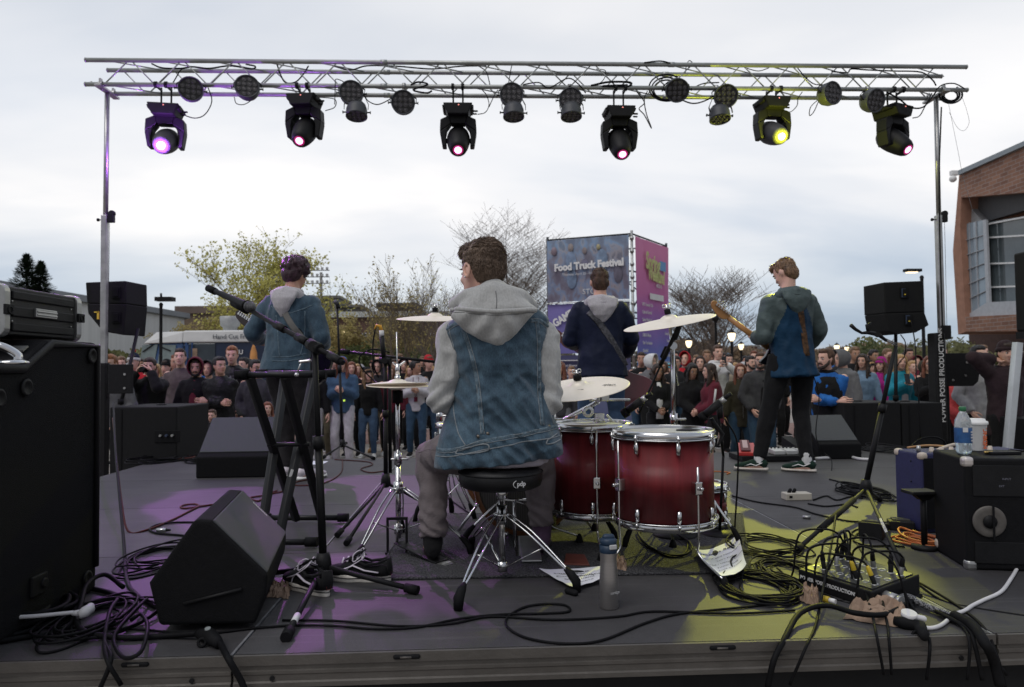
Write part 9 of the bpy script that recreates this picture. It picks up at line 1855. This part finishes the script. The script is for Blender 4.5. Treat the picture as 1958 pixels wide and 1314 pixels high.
for i in range(nx):
 for j in range(ny):
  u,v=(i-(nx-1)/2)/nx*e1.length*.9,(j-1)/ny*e2.length*.8;part('socket',MB().lathe([(.008,.003),(.0115,.005),(.0135,.003),(.0135,.0025)],14,T=TB@MT((u,v,0))),M_alu,bx,world=1)
  if r_.random()<.5:
   T_=TB@MT((u,v,0))@MR(r_.uniform(-.25,.25),4,'X')@MR(r_.uniform(-.25,.25),4,'Y');pg=thing('audio_plug','plug standing in the stage box socket, row %s, %s from its printed end'%(('first','second','third')[j],ORD[i]),'plug',T_@V((0,0,.0)));pg['group']='plugs standing in the stage box'
   part('barrel',MB().lathe([(.009,.004),(.009,.035),(.0085,.036)],12,T=T_),M_alu if r_.random()<.5 else M_black,pg,world=1);part('boot',MB().lathe([(.0085,.035),(.0095,.04),(.008,.062),(.0045,.072),(0,.072)],12,T=T_),M_yel if r_.random()<.3 else M_rub,pg,world=1)
   p=T_@V((0,0,.07));out=V((r_.uniform(-.9,.2),r_.uniform(-.6,.7),0)).normalized();hh=r_.uniform(.02,.07);e_=p+out*r_.uniform(.12,.26);e_.z=.008
   cb=MB().tube([p,p+nrm_*hh*.7+out*.02,p+nrm_*hh+out*.07,(p+out*.17)+up_*hh*.4,e_,e_+out.cross(up_)*.10+out*.05],.0042,6,6)
   for v_ in cb.v:v_.z=max(v_.z,.0005)
   solo('cable',cb,M_cable,'thin black cable arching out of the stage box, row %s, %s socket'%(('first','second','third')[j],ORD[i]),'cable','cables arching out of the stage box')
tq=text_mb('POWER POSSE PRODUCTIONS',.019,.0004,bold=.0006);fo=e1.cross(up_).normalized();fo=fo if fo.y<0 else-fo;part('lettering',MB().join(tq,frame(s0.lerp(s1_,.42)+up_*.034+fo*.001,e1,up_)),M_letter,bx,world=1)
g0=s1_.lerp(s2_,.28)+up_*.034;go=e2.cross(up_).normalized();go=go if go.x>0 else-go
part('gland',MB().cyl(g0,g0+go*.045,.024,.022,n=18).cyl(g0+go*.045,g0+go*.062,.019,n=18),mat('gland_grey',(.35,.35,.35),.4,.5),bx,world=1)
m,t,b=node_mat('braided_sleeve');n=t.nodes;l=t.links;b.inputs['Roughness'].default_value=.5;c=n.new('ShaderNodeTexCoord');mp=n.new('ShaderNodeMapping');mp.inputs['Rotation'].default_value=(.6,.5,.785);l.new(c.outputs['Object'],mp.inputs[0]);q=n.new('ShaderNodeTexChecker');q.inputs['Scale'].default_value=150;q.inputs['Color1'].default_value=(.03,.03,.032,1);q.inputs['Color2'].default_value=(.22,.22,.23,1);l.new(mp.outputs[0],q.inputs['Vector']);l.new(q.outputs['Color'],b.inputs['Base Color'])
mc_=thing('multicore_cable','thick multicore cable leaving the stage box and falling off the deck at right','cable',g0);part('braided_sleeve',MB().tube([g0+go*.05,F_(1735,1158,.03),F_(1780,1172,.018),F_(1835,1192,.016)],.0135,14,8),m,mc_,world=1)
part('cable',MB().tube([F_(1825,1189,.022),F_(1860,1210,.024),F_(1885,1232,-.0),F_(1900,1262,-.13),F_(1912,1310,-.34)],.016,14,8),M_rub,mc_,world=1)
for i,(a_,b_)in enumerate((((1850,1208),(1878,1300)),((1862,1206),(1925,1290)),((1840,1204),(1850,1300)))):solo('cable',MB().tube([F_(1790+i*8,1180,.02),F_(a_[0],a_[1],.01),F_(a_[0]+14,a_[1]+26,-.03),F_(b_[0],b_[1],-.33)],.007-i*.001,8,6),M_rub,'black cable dropping off the deck with the multicore, %s of three'%('thickest','middle','thinnest')[i],'cable','cables dropping off the deck at right')
for i,(pts,r,lab)in enumerate((([(1760,1150,.02),(1700,1190,.03),(1640,1196,.04),(1580,1180,.04),(1530,1190,.03),(1500,1222,.0),(1480,1262,-.12),(1468,1314,-.34)],.0095,'thick black cable sweeping over the deck edge in a wide arc'),
 ([(1600,1050,.16),(1592,1090,.12),(1575,1150,.05),(1560,1200,.01),(1540,1240,-.06),(1510,1310,-.33)],.005,'thin cable crossing the wide arc down over the edge'),([(1610,1090,.10),(1640,1130,.09),(1665,1180,.03),(1676,1215,-.01),(1690,1290,-.3)],.0045,'thin cable falling in front of the stage box, nearest its printed end'),
 ([(1640,1085,.10),(1675,1140,.07),(1695,1195,.02),(1700,1225,-.03),(1705,1290,-.3)],.0045,'thin cable falling over the flattened paper bag'),([(1700,1120,.09),(1750,1180,.02),(1770,1200,.0),(1778,1235,-.06),(1772,1300,-.3)],.005,'thin cable falling right of the white mains adaptor'),
 ([(1760,1130,.03),(1830,1160,.004),(1880,1200,.002),(1905,1250,-.08),(1925,1320,-.35)],.005,'thin cable sliding off the deck at far right'),([(1740,1120,.03),(1800,1148),(1860,1162),(1920,1172),(1975,1180)],.0045,'thin black cable running off to the right edge'))):
 mb=MB().tube([F_(*p)for p in pts],r,8,7);solo('cable',mb,M_cable,lab,'cable','cables crossing the right end of the deck edge')
cable([(1400,870,.45),(1410,950,.10),(1405,1010,.02),(1412,1050),(1440,1062)],.004,'black lead hanging straight down right of the large floor tom')if False else solo('microphone_cable',MB().tube([at(1385,800,3.6),at(1408,840,3.6),at(1411,900,3.6),F_(1404,1030,.01)],.0045),M_cable,'black lead hanging down right of the large floor tom','cable')
cable([(1975,1078),(1950,1086),(1935,1108),(1915,1135),(1880,1152),(1860,1162),(1845,1172),(1825,1180),(1800,1200),(1775,1206),(1752,1204,.01)],.007,'white mains cable snaking in from the right edge',M_wc)
aq=F_(1738,1200,.025);k_=thing('mains_adaptor','white round plug on a black coupler at the deck edge by the stage box','plug',F_(1738,1204));part('plug_head',MB().cyl(aq+V((0,0,.008)),aq+V((0,-.004,.026)),.024,n=20).cap(aq+V((.015,-.005,.012)),aq+V((.045,-.01,.006)),.010),M_wc,k_,world=1);part('coupler',MB().loft([F_(1710,1198,.02),aq+V((-.02,-.01,-.006)),aq+V((.02,-.03,-.014)),F_(1768,1218,-.02)],[.014,.021,.022,.014],12).torus(aq+V((-.012,-.06,-.03)),.013,.005,14,6,rot=rotm('X',1.3)),M_rub,k_,world=1);part('button',MB().cyl(aq+V((.012,-.03,-.014)),aq+V((.012,-.052,-.006)),.011),mat('button_green',(.05,.16,.12),.4),k_,world=1)
k_=thing('connector','yellow and white cable connector lying left of the flattened paper bag','connector',F_(1592,1156));part('boot',MB().cyl(F_(1575,1152,.014),F_(1586,1155,.014),.012),M_yel,k_,world=1);part('barrel',MB().cyl(F_(1586,1155,.014),F_(1598,1158,.014),.009),M_white,k_,world=1)
# ------------------------------------------------------------------ pedals
def pedal(p0,size,mt,label,rz,wedge=True,h0=.03,h1=.06,knobs=0,name='effects_pedal'):
 t=thing(name,label,'pedal',p0,rz);w_,d=size;hx=[(-w_/2,-d/2,0),(w_/2,-d/2,0),(w_/2,d/2,0),(-w_/2,d/2,0),(-w_/2,-d/2,h0),(w_/2,-d/2,h0),(w_/2,d/2,h1),(-w_/2,d/2,h1)];part('case',MB().hexa(hx),mt,t,bevel=.005)
 for i in range(knobs):part('knob',MB().cyl((-w_/2+w_*(i+.5)/knobs,d*.28,h1-.008),(-w_/2+w_*(i+.5)/knobs,d*.28,h1+.012),.008,n=10),M_black,t)
 return t
M_redp=mat('pedal_red',(.42,.03,.03),.4,0,.1);M_pw=mat('pedal_white',(.52,.52,.50),.45,0,.1)
bd0,bd1=F_(1412,880),F_(1560,884);solo('pedalboard',MB().box(((bd0.x+bd1.x)/2,6.62,.03),(bd1.x-bd0.x+.05,.36,.05)),M_black,'flat black pedalboard behind the guitarist\'s feet','pedalboard',bevel=.006)
t=pedal(V((F_(1428,880).x,6.60,.056)),(.15,.30),M_redp,'red rocker pedal with a pale tread at the left end of the pedalboard',-.3,True,.03,.09);part('tread',MB().hexa([(-.055,-.13,.040),(.03,-.13,.040),(.03,.13,.105),(-.055,.13,.105),(-.055,-.13,.052),(.03,-.13,.052),(.03,.13,.118),(-.055,.13,.118)]),mat('tread_rubber',(.10,.03,.035),.7),t,bevel=.004);part('tread_panel',MB().hexa([(-.035,-.11,.054),(.01,-.11,.054),(.01,.11,.116),(-.035,.11,.116),(-.035,-.11,.056),(.01,-.11,.056),(.01,.11,.118),(-.035,.11,.118)]),mat('tread_pale',(.42,.30,.30),.6),t)
pedal(V((F_(1448,880).x+.02,6.60,.056)),(.12,.12),M_redp,'small red effects pedal next to the rocker pedal',0,True,.04,.05,2)
for i in range(3):pedal(V((F_(1487,880).x+i*.115,6.58,.056)),(.10,.15),M_pw,'small white effects pedal, %s of three on the pedalboard'%('left','middle','right')[i],.05*i,True,.035,.05,3).__setitem__('group','white effects pedals on the pedalboard')
t=pedal(V((F_(1535,880).x+.02,6.70,.056)),(.12,.26),M_blackp,'dark rocker pedal tilted up at the right end of the pedalboard',.35,True,.03,.14)
t=pedal(F_(1523,955),(.17,.085),mat('cream_plastic',(.45,.42,.36),.5,0,.1),'cream junction box with black plugs on the deck',0,True,.045,.045,0,'junction_box')
for x in(-.05,-.02):part('plug',MB().cap((x,0,.045),(x+.01,0,.062),.011),M_rub,t)
part('socket',MB().box((-.055,-.043,.024),(.02,.004,.014)),M_rub,t)
solo('connector',MB().cyl(F_(1535,992,.010),F_(1550,993,.010),.010),M_alu,'small silver connector on the yellow lit part of the deck','connector')
for i,(x,y,rz,lab)in enumerate(((1672,1022,2.5,'long black rocker pedal in front of the blue amplifier'),(1722,1010,2.7,'smaller black pedal between rocker pedal and blue amplifier'))):
 t=pedal(F_(x,y),(.11,.27)if i==0 else(.12,.16),M_blackp,lab,rz,True,.035,.085 if i==0 else .05);part('tread',MB().box((0,0,.066 if i==0 else .047),(.085,.23 if i==0 else .12,.008),rot=rotm('X',.18 if i==0 else .09)),mat('tread_dark',(.035,.035,.03),.8),t)
cable([(1640,1030),(1628,1022),(1640,1014),(1662,1016)],.004,'thin lead plugged into the long black rocker pedal');cable([(1640,1022),(1632,1036),(1660,1046),(1700,1046),(1730,1048)],.005,'black lead looping in front of the long black rocker pedal')
coil(1758,1040,38,15,5,.0055,'orange cable coiled around the round based switch stand',mt=M_or,jit=.1)
cable([(1400,950),(1450,962),(1520,972),(1560,985),(1620,998),(1660,1000),(1690,1000)],.005,'braided black cable crossing the yellow lit deck');cable([(1555,958),(1580,950),(1600,958),(1625,952),(1650,955)],.005,'black cable running from the cream junction box to the tripod stand');cable([(1545,965),(1580,970),(1620,966),(1640,972)],.005,'second black cable from the cream junction box');cable([(1586,918),(1620,926),(1650,932)],.005,'thin cable running into the coil by the right tripod stand')
cable([(640,880),(700,884),(712,890),(690,898),(708,905),(735,902)],.005,'thin reddish cable squiggling behind the overhead microphone stand',M_redc);cable([(655,880),(652,905),(620,925),(570,930),(565,924),(590,918)],.005,'cable looping from the far vocal stand towards the keyboard stand',M_redc);cable([(560,938),(500,950),(478,954),(495,960),(508,948),(530,940)],.006,'rust coloured cable loop left of the keyboard stand',M_redc)
cable([(700,1107),(900,1103),(1100,1102),(1340,1096)],.003,'thin black line along the near edge of the rug');cable([(805,905,.05),(815,930),(850,950),(900,985)],.005,'black cable passing behind the drummer\'s left shin');cable([(860,905,.2),(868,940,.06),(890,975)],.005,'black cable hanging behind the drummer\'s left calf')
cable([(1340,905),(1370,903),(1395,905),(1390,908)],.005,'thin orange lead behind the small red tom',M_or)
solo('cable_end',MB().cap(F_(1085,1136,.012),F_(1100,1140,.012),.012),M_rub,'black rubber cable end beside the handwritten sheet','cable')
